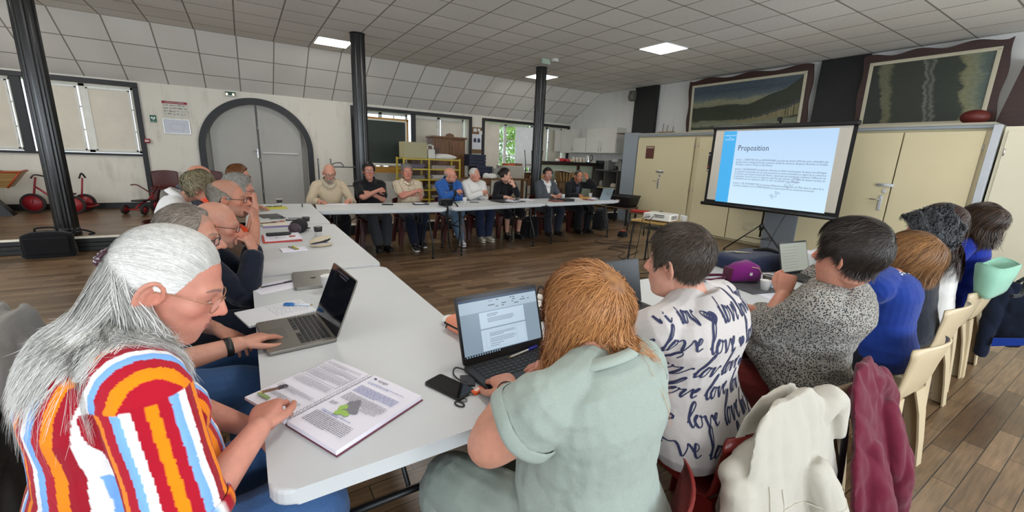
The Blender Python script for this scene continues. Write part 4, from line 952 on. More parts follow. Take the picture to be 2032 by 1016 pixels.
# ================================================================ ON THE RIGHT WALL
def paint_landscape():
    """village under a wooded hill, by a river: painted with noise and bands along the canvas"""
    m, nt, b = newmat('painted_village'); L = nt.links
    tc = N(nt, 'ShaderNodeTexCoord'); s = N(nt, 'ShaderNodeSeparateXYZ'); L.new(tc.outputs['Generated'], s.inputs[0])
    nz = N(nt, 'ShaderNodeTexNoise', i_Scale=5.0, i_Detail=8.0, i_Roughness=.6); L.new(tc.outputs['Generated'], nz.inputs['Vector'])
    a = N(nt, 'ShaderNodeMath', operation='MULTIPLY_ADD'); L.new(nz.outputs[0], a.inputs[0]); a.inputs[1].default_value = .22; L.new(s.outputs[2], a.inputs[2])
    cr = N(nt, 'ShaderNodeValToRGB'); e = cr.color_ramp.elements
    e[0].position = 0; e[0].color = (*lin('#2c3324'), 1); e[1].position = 1; e[1].color = (*lin('#3b4a55'), 1)
    for p, c in ((.17, '#3a4030'), (.2, '#757a64'), (.31, '#6b6e58'), (.34, '#2c3220'), (.62, '#222a1c'), (.655, '#77755c'), (.73, '#7c7b64'), (.81, '#4a585c'), (.95, '#33434e')): x = e.new(p); x.color = (*lin(c), 1)
    L.new(a.outputs[0], cr.inputs[0])
    n2 = N(nt, 'ShaderNodeTexNoise', i_Scale=30.0, i_Detail=6.0); L.new(tc.outputs['Generated'], n2.inputs['Vector'])
    mr = N(nt, 'ShaderNodeMapRange'); L.new(n2.outputs[0], mr.inputs[0]); mr.inputs[3].default_value = .55; mr.inputs[4].default_value = 1.45
    v = N(nt, 'ShaderNodeVectorMath', operation='SCALE'); L.new(cr.outputs[0], v.inputs[0]); L.new(mr.outputs[0], v.inputs['Scale']); L.new(v.outputs[0], b.inputs['Base Color']); b.inputs['Roughness'].default_value = .45
    return m
def paint_river():
    """dark wood with pale sky and a stream, hung sideways: the bands run upright"""
    m, nt, b = newmat('painted_stream'); L = nt.links
    tc = N(nt, 'ShaderNodeTexCoord'); s = N(nt, 'ShaderNodeSeparateXYZ'); L.new(tc.outputs['Generated'], s.inputs[0])
    nz = N(nt, 'ShaderNodeTexNoise', i_Scale=4.0, i_Detail=9.0, i_Roughness=.62); L.new(tc.outputs['Generated'], nz.inputs['Vector'])
    a = N(nt, 'ShaderNodeMath', operation='MULTIPLY_ADD'); L.new(nz.outputs[0], a.inputs[0]); a.inputs[1].default_value = .20; 
    sh = N(nt, 'ShaderNodeMath', operation='MULTIPLY_ADD'); L.new(s.outputs[2], sh.inputs[0]); sh.inputs[1].default_value = -.10; L.new(s.outputs[1], sh.inputs[2]); L.new(sh.outputs[0], a.inputs[2])
    cr = N(nt, 'ShaderNodeValToRGB'); e = cr.color_ramp.elements
    e[0].position = 0; e[0].color = (*lin('#33413c'), 1); e[1].position = 1; e[1].color = (*lin('#1c2318'), 1)
    for p, c in ((.10, '#4e5b52'), (.16, '#6d7159'), (.24, '#71704f'), (.27, '#252d1e'), (.44, '#20281b'), (.47, '#5c5f52'), (.5, '#2a2f24'), (.53, '#64665a'), (.55, '#252b1d'), (.80, '#242b1c'), (.845, '#5d5c42'), (.90, '#5a5a42'), (.925, '#1a2016')): x = e.new(p); x.color = (*lin(c), 1)
    L.new(a.outputs[0], cr.inputs[0])
    n2 = N(nt, 'ShaderNodeTexNoise', i_Scale=26.0, i_Detail=7.0); L.new(tc.outputs['Generated'], n2.inputs['Vector'])
    mr = N(nt, 'ShaderNodeMapRange'); L.new(n2.outputs[0], mr.inputs[0]); mr.inputs[3].default_value = .5; mr.inputs[4].default_value = 1.5
    v = N(nt, 'ShaderNodeVectorMath', operation='SCALE'); L.new(cr.outputs[0], v.inputs[0]); L.new(mr.outputs[0], v.inputs['Scale']); L.new(v.outputs[0], b.inputs['Base Color']); b.inputs['Roughness'].default_value = .45
    return m
FRW = wood('#3c1d14', '#28110b', 2.5, axis='Y')
def painting(label, y0, y1, z0, z1, m, seed, lean=.0):
    """large canvas with a cream inner moulding and a rough brown board frame with wavy edges; stands on the cupboards"""
    t = thing('painting', label, 'painting', (9.0, (y0+y1)/2, z0))
    W_, H_ = abs(y1-y0), z1-z0; M = FR((0, 0, 0), (0, -1, 0), (-.07, 0, 1)); rng = random.Random(seed)
    ph = [rng.uniform(0, 6.28) for _ in range(4)]
    P = []
    for i in range(40): f = i/40; P.append((-W_/2-.015*math.sin(9*f+ph[0]), H_*(1-f)*1.0))
    P = [(-W_/2-.03*(.5+.5*math.sin(11*f+ph[0])), H_*(1-f)) for f in [i/30 for i in range(31)]]+[(-W_/2+W_*f, 0) for f in [i/10 for i in range(1, 10)]]+[(W_/2+.03*(.5+.5*math.sin(11*f+ph[1])), H_*f) for f in [i/30 for i in range(31)]]+[(W_/2-W_*f, H_+.025*math.sin(17*f+ph[2])) for f in [i/40 for i in range(1, 40)]]
    MB().prism(P, .03, M @ Tm((0, 0, -.03))).link('board_frame', FRW, t)
    iw, ih = W_-.20, H_-.20; f = MB()
    for cx, cy, dx, dy in ((0, ih/2, iw+.05, .05), (0, -ih/2, iw+.05, .05), (iw/2, 0, .05, ih), (-iw/2, 0, .05, ih)): f.box((cx, cy, .01), (dx, dy, .025), bev=.006)
    b = MB(); b.v = [np.array([tuple((M @ Tm((0, H_/2-.03, 0))) @ Vector(p)) for p in f.verts()])]; b.f = f.f; b.mi = f.mi; b.sm = f.sm; b.n = f.n; b.link('inner_moulding', mat('#b9b29a', .5), t)
    c = MB(); c.add([(-iw/2, -ih/2, .006), (iw/2, -ih/2, .006), (iw/2, ih/2, .006), (-iw/2, ih/2, .006)], [(0, 1, 2, 3)], M @ Tm((0, H_/2-.03, 0))); c.link('canvas', m, t)
    return t, M, iw, ih, H_
t, M, iw, ih, H_ = painting('framed painting of a village below a dark wooded hill, on the cupboards', 6.55, 4.02, 2.18, 3.36, paint_landscape(), 2)
# the houses of the painted village: flat dabs of paint on the canvas
MC = M @ Tm((0, H_/2-.03, .0075)); hs = MB(); rf = MB(); rng = random.Random(5)
for i in range(26):
    x = -.2+i*.052+rng.uniform(-.01, .01); f = i/25; h = .03+.16*f**2; w_ = .04+.03*f; y = -.33+.02*rng.random()+.10*f*f
    hs.add([(x, y-.02, 0), (x+w_, y-.02, 0), (x+w_, y+h, 0), (x, y+h, 0)], [(0, 1, 2, 3)], MC); rf.add([(x-.004, y+h, .0004), (x+w_+.004, y+h, .0004), (x+w_*.7, y+h+.03+.04*f, .0004), (x+w_*.3, y+h+.03+.04*f, .0004)], [(0, 1, 2, 3)], MC)
hs.link('painted_houses', mat('#77704f', .5, var=.35, vscale=30), t); rf.link('painted_roofs', mat('#3c3f3c', .5, var=.3, vscale=30), t)
hl = MB(); hl.add([(.15, .0, 0), (.55, .16, 0), (.85, .24, 0), (iw/2-.02, ih/2-.04, 0), (iw/2-.02, -.1, 0), (.6, -.12, 0), (.2, -.12, 0)], [(0, 1, 2, 3, 4, 5, 6)], M @ Tm((0, H_/2-.03, .0068))); hl.link('painted_hill', mat('#262c1c', .5, var=.4, vscale=12), t)
t, M, iw, ih, H_ = painting('framed painting of a dark wood and stream hung sideways, right of the black panel', 3.24, 1.62, 2.18, 3.34, paint_river(), 7)
tag(MB().box((9.0, 1.36, 2.60), (.05, .32, .85), rot=(R_(8), 0, 0), bev=.006).link('brown_board', FRW), 'narrow brown board leaning at the right of the sideways painting', 'board')
tag(MB().ell((8.62, 1.72, 2.28), (.14, .15, .10)).link('red_ball', mat('#5a1710', .5)), 'dull red ball on the cupboard top by the sideways painting', 'ball')
t = thing('wall_speaker', 'grey round-faced speaker on a bracket beside the black panel near the kitchen', 'speaker', (XB-.16, 8.33, 3.22)); MB().box((0, 0, 0), (.16, .17, .26), bev=.03).link('body', mat('#5b584f', .6), t); MB().lathe([(.08, 0), (.08, .015), (0, .03)], 20, Tm((-.08, 0, -.03), (0, R_(-90), 0))).link('cone', mat('#6a665a', .7), t); MB().tube([(.08, 0, .05), (.15, 0, .05)], .015).link('bracket', BLACK(), t)
o = flat('small_poster', 'small reddish-brown poster on the first cupboard door', 'poster', FR((XF-.03, 6.945, 1.735), (0, -1, 0), (0, 0, 1)), .24, .29, mat('#5a2f24', .5, var=.5, vscale=30)); MB().box((0, .11, .006), (.2, .03, .003)).link('heading', mat('#b9a78a', .6), o)
o = flat('small_poster', 'dark narrow poster on the cupboard, half hidden by the projection screen', 'poster', FR((XF-.03, 5.27, 1.56), (0, -1, 0), (0, 0, 1)), .26, .40, mat('#1d1a20', .5)); MB().box((-.03, -.1, .006), (.18, .06, .003)).link('red_stripe', mat('#8e4a38', .6), o); MB().box((-.03, -.17, .006), (.18, .03, .003)).link('white_strip', PAPER, o); MB().box((-.03, .14, .006), (.18, .03, .003)).link('white_strip', mat('#9a98a0', .6), o)
o = flat('wall_socket', 'pale switch plate low on the cupboard behind the tripod', 'socket', FR((XF-.03, 4.33, .36), (0, -1, 0), (0, 0, 1)), .2, .14, mat('#c9bfa0', .4), .012)
for i, (y, h) in enumerate(((6.78, .2), (6.66, .16), (6.5, .12))): tag(MB().tube([(8.42, y, 2.18), (8.42, y-.02, 2.2+h)], .006).link('rod', BLACK()), ('tallest thin rod standing on the cupboard left of the village painting', 'middle thin rod standing on the cupboard left of the village painting', 'shortest thin rod, nearest the village painting')[i], 'rod')
tag(MB().box((8.42, 6.66, 2.195), (.12, .4, .03)).link('wooden_strip', wood('#8a6a42', '#6a4e2c', 2)), 'small wooden strip holding the thin rods on the cupboard', 'board')
t = thing('smoke_detector', 'small white detector box on the ceiling beside the column by the grey blazer man', 'detector', (5.42, 7.15, ZC)); MB().box((0, 0, -.03), (.12, .09, .06), bev=.01).link('body', mat('#c9c7c0', .5), t); MB().box((-.15, .1, -.06), (.2, .05, .1), bev=.006).link('exit_plate', mat('#a6b5a4', .3), t)
# ================================================================ PEOPLE: one continuous body mesh per person, clothes and hair as children
QUAL = 1.0
def nrm(v): v = np.asarray(v, float); return v/max(np.linalg.norm(v), 1e-9)
def rotv(v, axis, ang):
    axis = nrm(axis); v = np.asarray(v, float); return v*math.cos(ang)+np.cross(axis, v)*math.sin(ang)+axis*np.dot(axis, v)*(1-math.cos(ang))
def loft_np(mb, P, X, Y, rx, ry, k=20, ex=2.0):
    """rings around path points P with side axes X, Y and half-sizes; both ends closed by shrunken rings"""
    a = np.linspace(0, 2*np.pi, k, endpoint=False); c, s = np.cos(a), np.sin(a)
    c = np.sign(c)*np.abs(c)**(2/ex); s = np.sign(s)*np.abs(s)**(2/ex)
    rings = [p+np.outer(c*rx[i], X[i])+np.outer(s*ry[i], Y[i]) for i, p in enumerate(P)]
    mb.loft(rings)
def limb(mb, pts, rad, flat=1.0, side=None, k=16):
    """tapered tube along a polyline, rounded ends"""
    pts = [np.asarray(p, float) for p in pts]; rad = list(rad)
    t0 = nrm(pts[1]-pts[0]); t1 = nrm(pts[-1]-pts[-2])
    pts = [pts[0]-t0*rad[0]*.75, pts[0]-t0*rad[0]*.5]+pts+[pts[-1]+t1*rad[-1]*.5, pts[-1]+t1*rad[-1]*.75]
    rad = [rad[0]*.5, rad[0]*.82]+rad+[rad[-1]*.82, rad[-1]*.5]
    X = []; Y = []; x = None
    for i in range(len(pts)):
        t = nrm(pts[min(i+1, len(pts)-1)]-pts[max(i-1, 0)])
        if x is None: x = np.asarray(side if side is not None else Vector(t).orthogonal(), float)
        x = nrm(x-t*np.dot(x, t)); X.append(x); Y.append(np.cross(t, x))
    loft_np(mb, pts, X, Y, rad, [r*flat for r in rad], k)
def samp(pts, rad, n=6):
    """smooth path through joints with radii"""
    S_ = spline(pts, n); S_ = [np.array(p) for p in S_]
    f = np.linspace(0, len(pts)-1, len(S_)); return S_, list(np.interp(f, np.arange(len(pts)), rad))
def ik(a, b, l1, l2, pole):
    a, b = np.asarray(a, float), np.asarray(b, float); d = b-a; L = np.linalg.norm(d)
    if L > (l1+l2)*.995: b = a+d/L*(l1+l2)*.995; d = b-a; L = np.linalg.norm(d)
    L = max(L, abs(l1-l2)+.01); x = (l1*l1-l2*l2+L*L)/(2*L); h = math.sqrt(max(l1*l1-x*x, 0)); u = nrm(d)
    p = np.asarray(pole, float); p = nrm(p-u*np.dot(p, u)); return a+u*x+p*h, b
# ---------------------------------------------------------------- head: a smooth field solved along rays from the head's centre
def smin(a, b, k): h = np.clip(.5+.5*(b-a)/k, 0, 1); return b+(a-b)*h-k*h*(1-h)
def sd_ell(p, c, r):
    q = (p-np.array(c)); r = np.array(r); k0 = np.linalg.norm(q/r, axis=-1); k1 = np.linalg.norm(q/(r*r), axis=-1); return k0*(k0-1)/np.maximum(k1, 1e-9)
def sd_cap(p, a, b, ra, rb):
    a = np.array(a, float); b = np.array(b, float); d = b-a; h = np.clip(((p-a)@d)/(d@d), 0, 1); return np.linalg.norm(p-a-h[..., None]*d, axis=-1)-(ra+(rb-ra)*h)
def head_field(p, h):
    q = p.copy(); q[..., 0] = np.abs(q[..., 0])
    w_ = h.get('w', 1); fat = h.get('fat', 0); fem = h.get('fem', 0); nz = h.get('nose', 1); age = h.get('age', .5)
    d = sd_ell(q, (0, -.014, .034), (.0765*w_, .097, .088))
    d = smin(d, sd_ell(q, (0, .028, -.022), (.062*w_+.006*fat, .066, .088)), .02)
    d = smin(d, sd_ell(q, (0, .022, -.068), (.054*w_+.014*fat-.005*fem, .062, .044+.006*fat)), .02)
    d = smin(d, sd_ell(q, (0, .074, -.101), (.021-.003*fem, .018, .016)), .022)
    if fat > .3: d = smin(d, sd_ell(q, (0, .035, -.105), (.045, .045, .025*fat+.01)), .03)
    d = smin(d, sd_ell(q, (.041, .057, -.021), (.023, .020, .018)), .018)
    d = smin(d, sd_ell(q, (0, .074, -.062), (.034, .024, .030)), .018)
    d = smin(d, sd_cap(q, (.006, .0845, .0235), (.045, .0670, .0200), .0115-.002*fem, .0095), .014)
    # eye sockets
    d = -smin(-d, sd_ell(q, (.032, .098, .000), (.021, .016, .0125)), .012)
    d = smin(d, np.linalg.norm(q-np.array((.0315, .0722, .0005)), axis=-1)-.0135, .004)
    # nose
    n_ = sd_cap(q, (0, .088, .016), (0, .110*(.5+.5*nz)+.006*nz, -.026), .0075, .0118*nz)
    n_ = smin(n_, sd_ell(q, (.0125*nz, .100, -.032), (.0085*nz, .0115, .0085)), .006); d = smin(d, n_, .008)
    # lips: upper, lower, cut between
    d = smin(d, sd_ell(q, (0, .0955, -.0565), (.023, .0075, .0055)), .006)
    d = smin(d, sd_ell(q, (0, .0945, -.0675), (.020, .0080, .0060)), .006)
    d = -smin(-d, sd_ell(q, (0, .1055, -.0622), (.027, .010, .0016)), .003)
    # creases beside the mouth
    if age > 0: d = -smin(-d, sd_cap(q, (.019, .102, -.032), (.034, .090, -.066), .003*age, .002*age)-.0005, .008*age+.001)
    return d
class Head:
    def __init__(s, h, nA=112, nE=84):
        s.h = h; a = np.linspace(0, 2*np.pi, nA, endpoint=False); e = np.linspace(-np.pi/2, np.pi/2, nE)
        A, E_ = np.meshgrid(a, e); s.A, s.E = A, E_; s.nA, s.nE = nA, nE
        s.D = np.stack([np.sin(A)*np.cos(E_), np.cos(A)*np.cos(E_), np.sin(E_)], -1)
        t = np.full(A.shape, .19)
        for _ in range(36): t = t-.75*head_field(s.D*t[..., None], h)
        t = np.clip(t, .03, .19); s.r = t
    def R(s, d):
        """surface radius in direction(s) d"""
        d = np.asarray(d, float); d = d/np.maximum(np.linalg.norm(d, axis=-1, keepdims=True), 1e-9)
        a = (np.arctan2(d[..., 0], d[..., 1]) % (2*np.pi))/(2*np.pi)*s.nA; e = (np.arcsin(np.clip(d[..., 2], -1, 1))/np.pi+.5)*(s.nE-1)
        i = np.floor(a).astype(int); j = np.clip(np.floor(e).astype(int), 0, s.nE-2); u = a-i; v = e-j; i0 = i % s.nA; i1 = (i+1) % s.nA
        return (s.r[j, i0]*(1-u)+s.r[j, i1]*u)*(1-v)+(s.r[j+1, i0]*(1-u)+s.r[j+1, i1]*u)*v
    def grid(s, r):
        V = (s.D*r[..., None]).reshape(-1, 3); F = [(j*s.nA+i, j*s.nA+(i+1) % s.nA, (j+1)*s.nA+(i+1) % s.nA, (j+1)*s.nA+i) for j in range(s.nE-1) for i in range(s.nA)]
        return V, F
def ear_mesh(mb, sx, M, es=1.0, eb=0.0):
    m = MB()
    m.ell((0, 0, 0), (.0065, .0165, .029), (0, 0, 0), 16, 12)
    hp = [(.003, .014, -.008), (.006, .017, .008), (.008, .010, .024), (.009, -.004, .030), (.010, -.016, .020), (.009, -.018, .002), (.006, -.012, -.018), (.003, -.004, -.028)]
    m.tube(spline(hp, 4), .0042, 8); m.ell((.002, .000, -.026), (.005, .009, .009), None, 10, 8); m.tube([(.006, -.006, .018), (.008, -.010, .004), (.005, -.004, -.012)], .0035, 6)
    V = m.verts()*es; V[:, 0] *= sx; E_ = np.array(Euler((R_(-8), 0, R_(22)*sx)).to_matrix()); V = V @ E_.T+np.array((.0775*sx, -.010-eb, -.012))
    if sx < 0: m.f = [f[::-1] for f in m.f]
    mb.add(V, m.f, M)
def finger_chain(base, dr, nrmv, lens, rads, curl):
    """joint points of a finger bending toward the palm (-nrmv)"""
    P = [np.asarray(base, float)]; d = nrm(dr); side = np.cross(d, nrmv); 
    for L, c in zip(lens, curl): d = rotv(d, side, -c if True else c); P.append(P[-1]+d*L)
    return P
def hand(mb, M, sx, curl=.35, spread=.10, thumb=.5, sc_=1.0, curls=None):
    """hand frame: y finger direction, z back of the hand, x thumb side (mirrored by sx)"""
    m = MB(); S_ = sc_
    prof = [(-.012, .024, .019), (.0, .027, .018), (.03, .034, .0165), (.06, .040, .0145), (.085, .0405, .0125), (.098, .036, .010)]
    P = [np.array((.002*(y > .03), y, 0))*S_ for y, _, _ in prof]
    loft_np(m, P, [np.array((1., 0, 0))]*6, [np.array((0, 0, 1.))]*6, [w_*S_ for _, w_, _ in prof], [t_*S_ for _, _, t_ in prof], 16, 2.6)
    m.ell(np.array((.021, .03, -.008))*S_, np.array((.017, .028, .015))*S_)
    B_ = [(.030, .088), (.010, .094), (-.011, .090), (-.030, .080)]; Ls = [(.042, .025, .020), (.046, .029, .021), (.043, .027, .020), (.034, .020, .018)]
    for i, ((bx, by), L) in enumerate(zip(B_, Ls)):
        c = curls[i] if curls is not None else (curl*(.9+.12*i), curl*1.25, curl*.8)
        ang = spread*(1.5-i)*.6; d = np.array((math.sin(ang), math.cos(ang), 0))
        ch = finger_chain(np.array((bx, by-.012, .001))*S_, d, np.array((0, 0, 1.)), [(L[0]+.012)*S_]+[l*S_ for l in L[1:]], None, c)
        limb(m, ch, np.array((.0098, .0088, .0080, .0066))*S_*(.9 if i == 3 else 1), k=10)
    tb = np.array((.026, .018, -.008))*S_; td = nrm((math.sin(.35+thumb*.7), math.cos(.35+thumb*.7), -.28)); side = np.array((-.3, .35, -.9))
    ch = [tb]; d = td
    for L, c in zip((.044, .034, .027), (0, curl*.5+.1, curl*.6+.1)): d = rotv(d, np.array((.25, 0, 1.)), c); ch.append(ch[-1]+d*L*S_)
    limb(m, ch, np.array((.0135, .0115, .0100, .0078))*S_, k=10)
    V = m.verts(); V[:, 0] *= sx
    if sx < 0: m.f = [f[::-1] for f in m.f]
    mb.add(V, m.f, M)
def noise3(p, scale, seed=0, n=9):
    rng = np.random.default_rng(seed); k = rng.normal(size=(n, 3)); k /= np.linalg.norm(k, axis=1, keepdims=True); k *= (scale*(.6+rng.random((n, 1))*.9)); ph = rng.random(n)*6.28
    w_ = np.zeros(len(p)); q = p+.25/scale*np.stack([np.sin(p[:, 1]*scale*.9+1), np.sin(p[:, 2]*scale*.8+2), np.sin(p[:, 0]*scale*1.1+3)], 1)*2
    for i in range(n): w_ += np.sin(q@k[i]+ph[i])
    return w_/math.sqrt(n)
def remesh(mb, voxel, smooth=4, name='m'):
    """one continuous skin over overlapping closed shapes"""
    me = mb.mesh(name, []); o = bpy.data.objects.new(name, me); COL.objects.link(o)
    md = o.modifiers.new('r', 'REMESH'); md.mode = 'VOXEL'; md.voxel_size = voxel*QUAL
    if smooth: s_ = o.modifiers.new('s', 'SMOOTH'); s_.factor = .5; s_.iterations = smooth
    dg = bpy.context.evaluated_depsgraph_get(); r = bpy.data.meshes.new_from_object(o.evaluated_get(dg), depsgraph=dg)
    bpy.data.objects.remove(o); bpy.data.meshes.remove(me)
    r.polygons.foreach_set('use_smooth', [True]*len(r.polygons)); return r
def getv(me): a = np.empty(len(me.vertices)*3); me.vertices.foreach_get('co', a); return a.reshape(-1, 3)
def getn(me): a = np.empty(len(me.vertices)*3); me.vertex_normals.foreach_get('vector', a) if hasattr(me, 'vertex_normals') else None; return a.reshape(-1, 3)
def setv(me, v): me.vertices.foreach_set('co', np.ascontiguousarray(v, dtype=np.float32).ravel()); me.update()
def setcol(me, col, name='col'):
    a = me.color_attributes.new(name, 'FLOAT_COLOR', 'POINT'); a.data.foreach_set('color', np.concatenate([col, np.ones((len(col), 1))], 1).astype(np.float32).ravel())
def attr_mat(key, rough=.5, sss=0, bump=0, bscale=300, nvar=.1, nscale=30, spec=.4, sheen=0, fold=0):
    k = ('attr', key)
    if k in _M: return _M[k]
    m, nt, b = newmat('attr_'+key); L = nt.links
    at = N(nt, 'ShaderNodeAttribute', attribute_name='col'); tc = N(nt, 'ShaderNodeTexCoord'); nz = N(nt, 'ShaderNodeTexNoise', i_Scale=nscale, i_Detail=4.0); L.new(tc.outputs['Object'], nz.inputs['Vector'])
    mr = N(nt, 'ShaderNodeMapRange'); mr.inputs[3].default_value = 1-nvar; mr.inputs[4].default_value = 1+nvar; L.new(nz.outputs[0], mr.inputs[0])
    v = N(nt, 'ShaderNodeVectorMath', operation='SCALE'); L.new(at.outputs['Color'], v.inputs[0]); L.new(mr.outputs[0], v.inputs['Scale']); L.new(v.outputs[0], b.inputs['Base Color'])
    b.inputs['Roughness'].default_value = rough; b.inputs['Specular IOR Level'].default_value = spec
    if sheen: b.inputs['Sheen Weight'].default_value = sheen
    if sss: b.inputs['Subsurface Weight'].default_value = sss; b.inputs['Subsurface Radius'].default_value = (.010, .004, .002); b.inputs['Subsurface Scale'].default_value = 1
    last = None
    if fold:
        n0 = N(nt, 'ShaderNodeTexNoise', i_Scale=13.0, i_Detail=3.0, i_Distortion=1.0); L.new(tc.outputs['Object'], n0.inputs['Vector']); b0 = N(nt, 'ShaderNodeBump', i_Strength=fold, i_Distance=.03); L.new(n0.outputs[0], b0.inputs['Height']); last = b0
    if bump:
        n2 = N(nt, 'ShaderNodeTexNoise', i_Scale=bscale, i_Detail=3.0); L.new(tc.outputs['Object'], n2.inputs['Vector']); bp = N(nt, 'ShaderNodeBump', i_Strength=bump, i_Distance=.0012); L.new(n2.outputs[0], bp.inputs['Height'])
        if last: L.new(last.outputs[0], bp.inputs['Normal'])
        last = bp
    if last: L.new(last.outputs[0], b.inputs['Normal'])
    _M[k] = m; return m
SKIN = lambda: attr_mat('skin', .50, .10, .55, 260, .14, 55, .36)
HAIRM = lambda: attr_mat('hair', .5, 0, 0, 1, .12, 60, .35)
EYEW = mat('#d9d2c8', .25, var=0); IRIS = mat('#3c3226', .2, var=0)
HL = {  # hairline elevation (deg) against |azimuth| (deg)
 'full': ([0, 30, 52, 62, 70, 80, 100, 112, 125, 150, 180], [46, 46, 40, 24, -8, 10, 14, -6, -22, -34, -36]),
 'long': ([0, 30, 52, 62, 72, 82, 100, 115, 130, 150, 180], [50, 49, 40, 26, 4, 6, 4, -20, -32, -38, -40]),
 'reced': ([0, 18, 34, 50, 62, 70, 80, 100, 112, 125, 150, 180], [58, 62, 68, 52, 30, -4, 12, 15, -6, -22, -34, -36]),
 'fringe': ([0, 40, 58, 64, 72, 80, 100, 112, 125, 150, 180], [99, 99, 90, 30, -4, 12, 15, -6, -22, -34, -36]),
}
def hair_mask(A, E_, line, top=None, soft=5):
    a = np.degrees(np.abs((A+np.pi) % (2*np.pi)-np.pi)); e = np.degrees(E_)
    m = np.clip((e-np.interp(a, *HL[line]))/soft, 0, 1)
    if top is not None: m = m*np.clip((np.interp(a, [60, 90, 130, 180], top)-e)/9, 0, 1)
    return m
def strands_mesh(S_, width, colors, out):
    """flat tapered ribbons: S_ (n, k, 3) points, out (n,k,3) outward direction"""
    n, k, _ = S_.shape; T = np.gradient(S_, axis=1); W = np.cross(T, out); W /= np.maximum(np.linalg.norm(W, axis=-1, keepdims=True), 1e-9)
    tp = np.interp(np.linspace(0, 1, k), [0, .15, .7, 1], [.7, 1, .9, .12])[None, :, None]; wv = (np.asarray(width).reshape(-1, 1, 1) if np.ndim(width) else width)
    V = np.stack([S_-W*wv*tp*.5, S_+W*wv*tp*.5], 2).reshape(-1, 3)
    base = (np.arange(n)*k*2)[:, None]+(np.arange(k-1)*2)[None, :]; b = base.ravel()
    F = np.stack([b, b+1, b+3, b+2], 1)
    return V, F, np.repeat(colors, k*2, axis=0)
def mesh_np(name, V, F, col=None, m=None, smooth=True):
    me = bpy.data.meshes.new(name); me.vertices.add(len(V)); me.vertices.foreach_set('co', np.ascontiguousarray(V, np.float32).ravel())
    F = np.asarray(F, np.int32); me.loops.add(F.size); me.loops.foreach_set('vertex_index', F.ravel()); me.polygons.add(len(F))
    me.polygons.foreach_set('loop_start', np.arange(len(F), dtype=np.int32)*F.shape[1]); me.polygons.foreach_set('use_smooth', [smooth]*len(F)); me.update(calc_edges=True); me.validate()
    if col is not None: setcol(me, col)
    if m: me.materials.append(m)
    return me
LOVE = [(0, .22), (.12, .62), (.24, 1.2), (.18, 1.42), (.09, 1.15), (.07, .45), (.15, .03), (.28, .2), (.40, .58), (.35, .64), (.29, .35), (.36, .05), (.50, .14), (.55, .45), (.47, .62), (.58, .52), (.70, .60), (.76, .3), (.83, .02), (.93, .38), (.98, .62), (1.06, .52), (1.14, .34), (1.27, .42), (1.31, .62), (1.23, .68), (1.15, .38), (1.24, .05), (1.42, .2)]
def love_print(s):
    """the word love in brush script and small hearts, laid on the cloth of the tee"""
    bv = BVHTree.FromPolygons([tuple(x) for x in getv(s.topme)], [tuple(p_.vertices) for p_ in s.topme.polygons]); rg = random.Random(12); mb = MB(); LM = mat('#23284a', .8, var=.25, vscale=250)
    def put(P, wd, tgt):
        V = []; nV = 0; run = []
        def flush():
            if len(run) > 2:
                pts = [r[0] for r in run]; F = []; VV = []
                for i, (p, n_, w_) in enumerate(run):
                    t = (pts[min(i+1, len(pts)-1)]-pts[max(i-1, 0)]).normalized(); c = n_.cross(t).normalized(); VV += [tuple(p-c*w_), tuple(p+c*w_)]
                F = [(2*i, 2*i+1, 2*i+3, 2*i+2) for i in range(len(run)-1)]; tgt.add(VV, F, None, True)
            run.clear()
        for i, (x, z) in enumerate(P):
            q, n_, ix, d = bv.ray_cast(Vector((x, -.9, z)), Vector((0, 1, 0)))
            if q is None or q.y > .2 or (run and abs(q.y-run[-1][0].y) > .03): flush(); continue
            dz = P[min(i+1, len(P)-1)][1]-P[max(i-1, 0)][1]; dx = abs(P[min(i+1, len(P)-1)][0]-P[max(i-1, 0)][0])
            run.append((q+n_*.0016, n_, wd*(.55+.75*max(0, -dz/max(math.hypot(dx, dz), 1e-6)))))
        flush()
    z = 1.08
    while z > .50:
        x = -.42+rg.uniform(-.08, 0)
        while x < .36:
            h = rg.uniform(.052, .078); sl = rg.uniform(.05, .35); tilt = rg.uniform(-.03, .08); st = rg.uniform(.85, 1.15)
            if rg.random() < .22:
                c = (x+.015, z+.02); r = .0011
                hb = MB()
                for f in (1, .75, .5, .25): put([(c[0]+f*r*16*math.sin(a)**3, c[1]+f*r*(13*math.cos(a)-5*math.cos(2*a)-2*math.cos(3*a)-math.cos(4*a))) for a in np.linspace(0, 2*math.pi, 25)], .0032, hb)
                if hb.n: s.child('heart_print', hb, LM, s.topo)
                x += .05; continue
            L = LOVE if rg.random() < .8 else LOVE[:22]
            P = [(x+(u*st+sl*v)*h, z+v*h+tilt*u*h*1.4) for u, v in [(p.x, p.y) for p in spline([(a, b, 0) for a, b in L], 4)]]
            put(P, .0034, mb); x += h*(1.42 if L is LOVE else 1.05)*st+rg.uniform(.012, .03)
        z -= rg.uniform(.084, .098)
    s.child('love_lettering', mb, LM, s.topo)
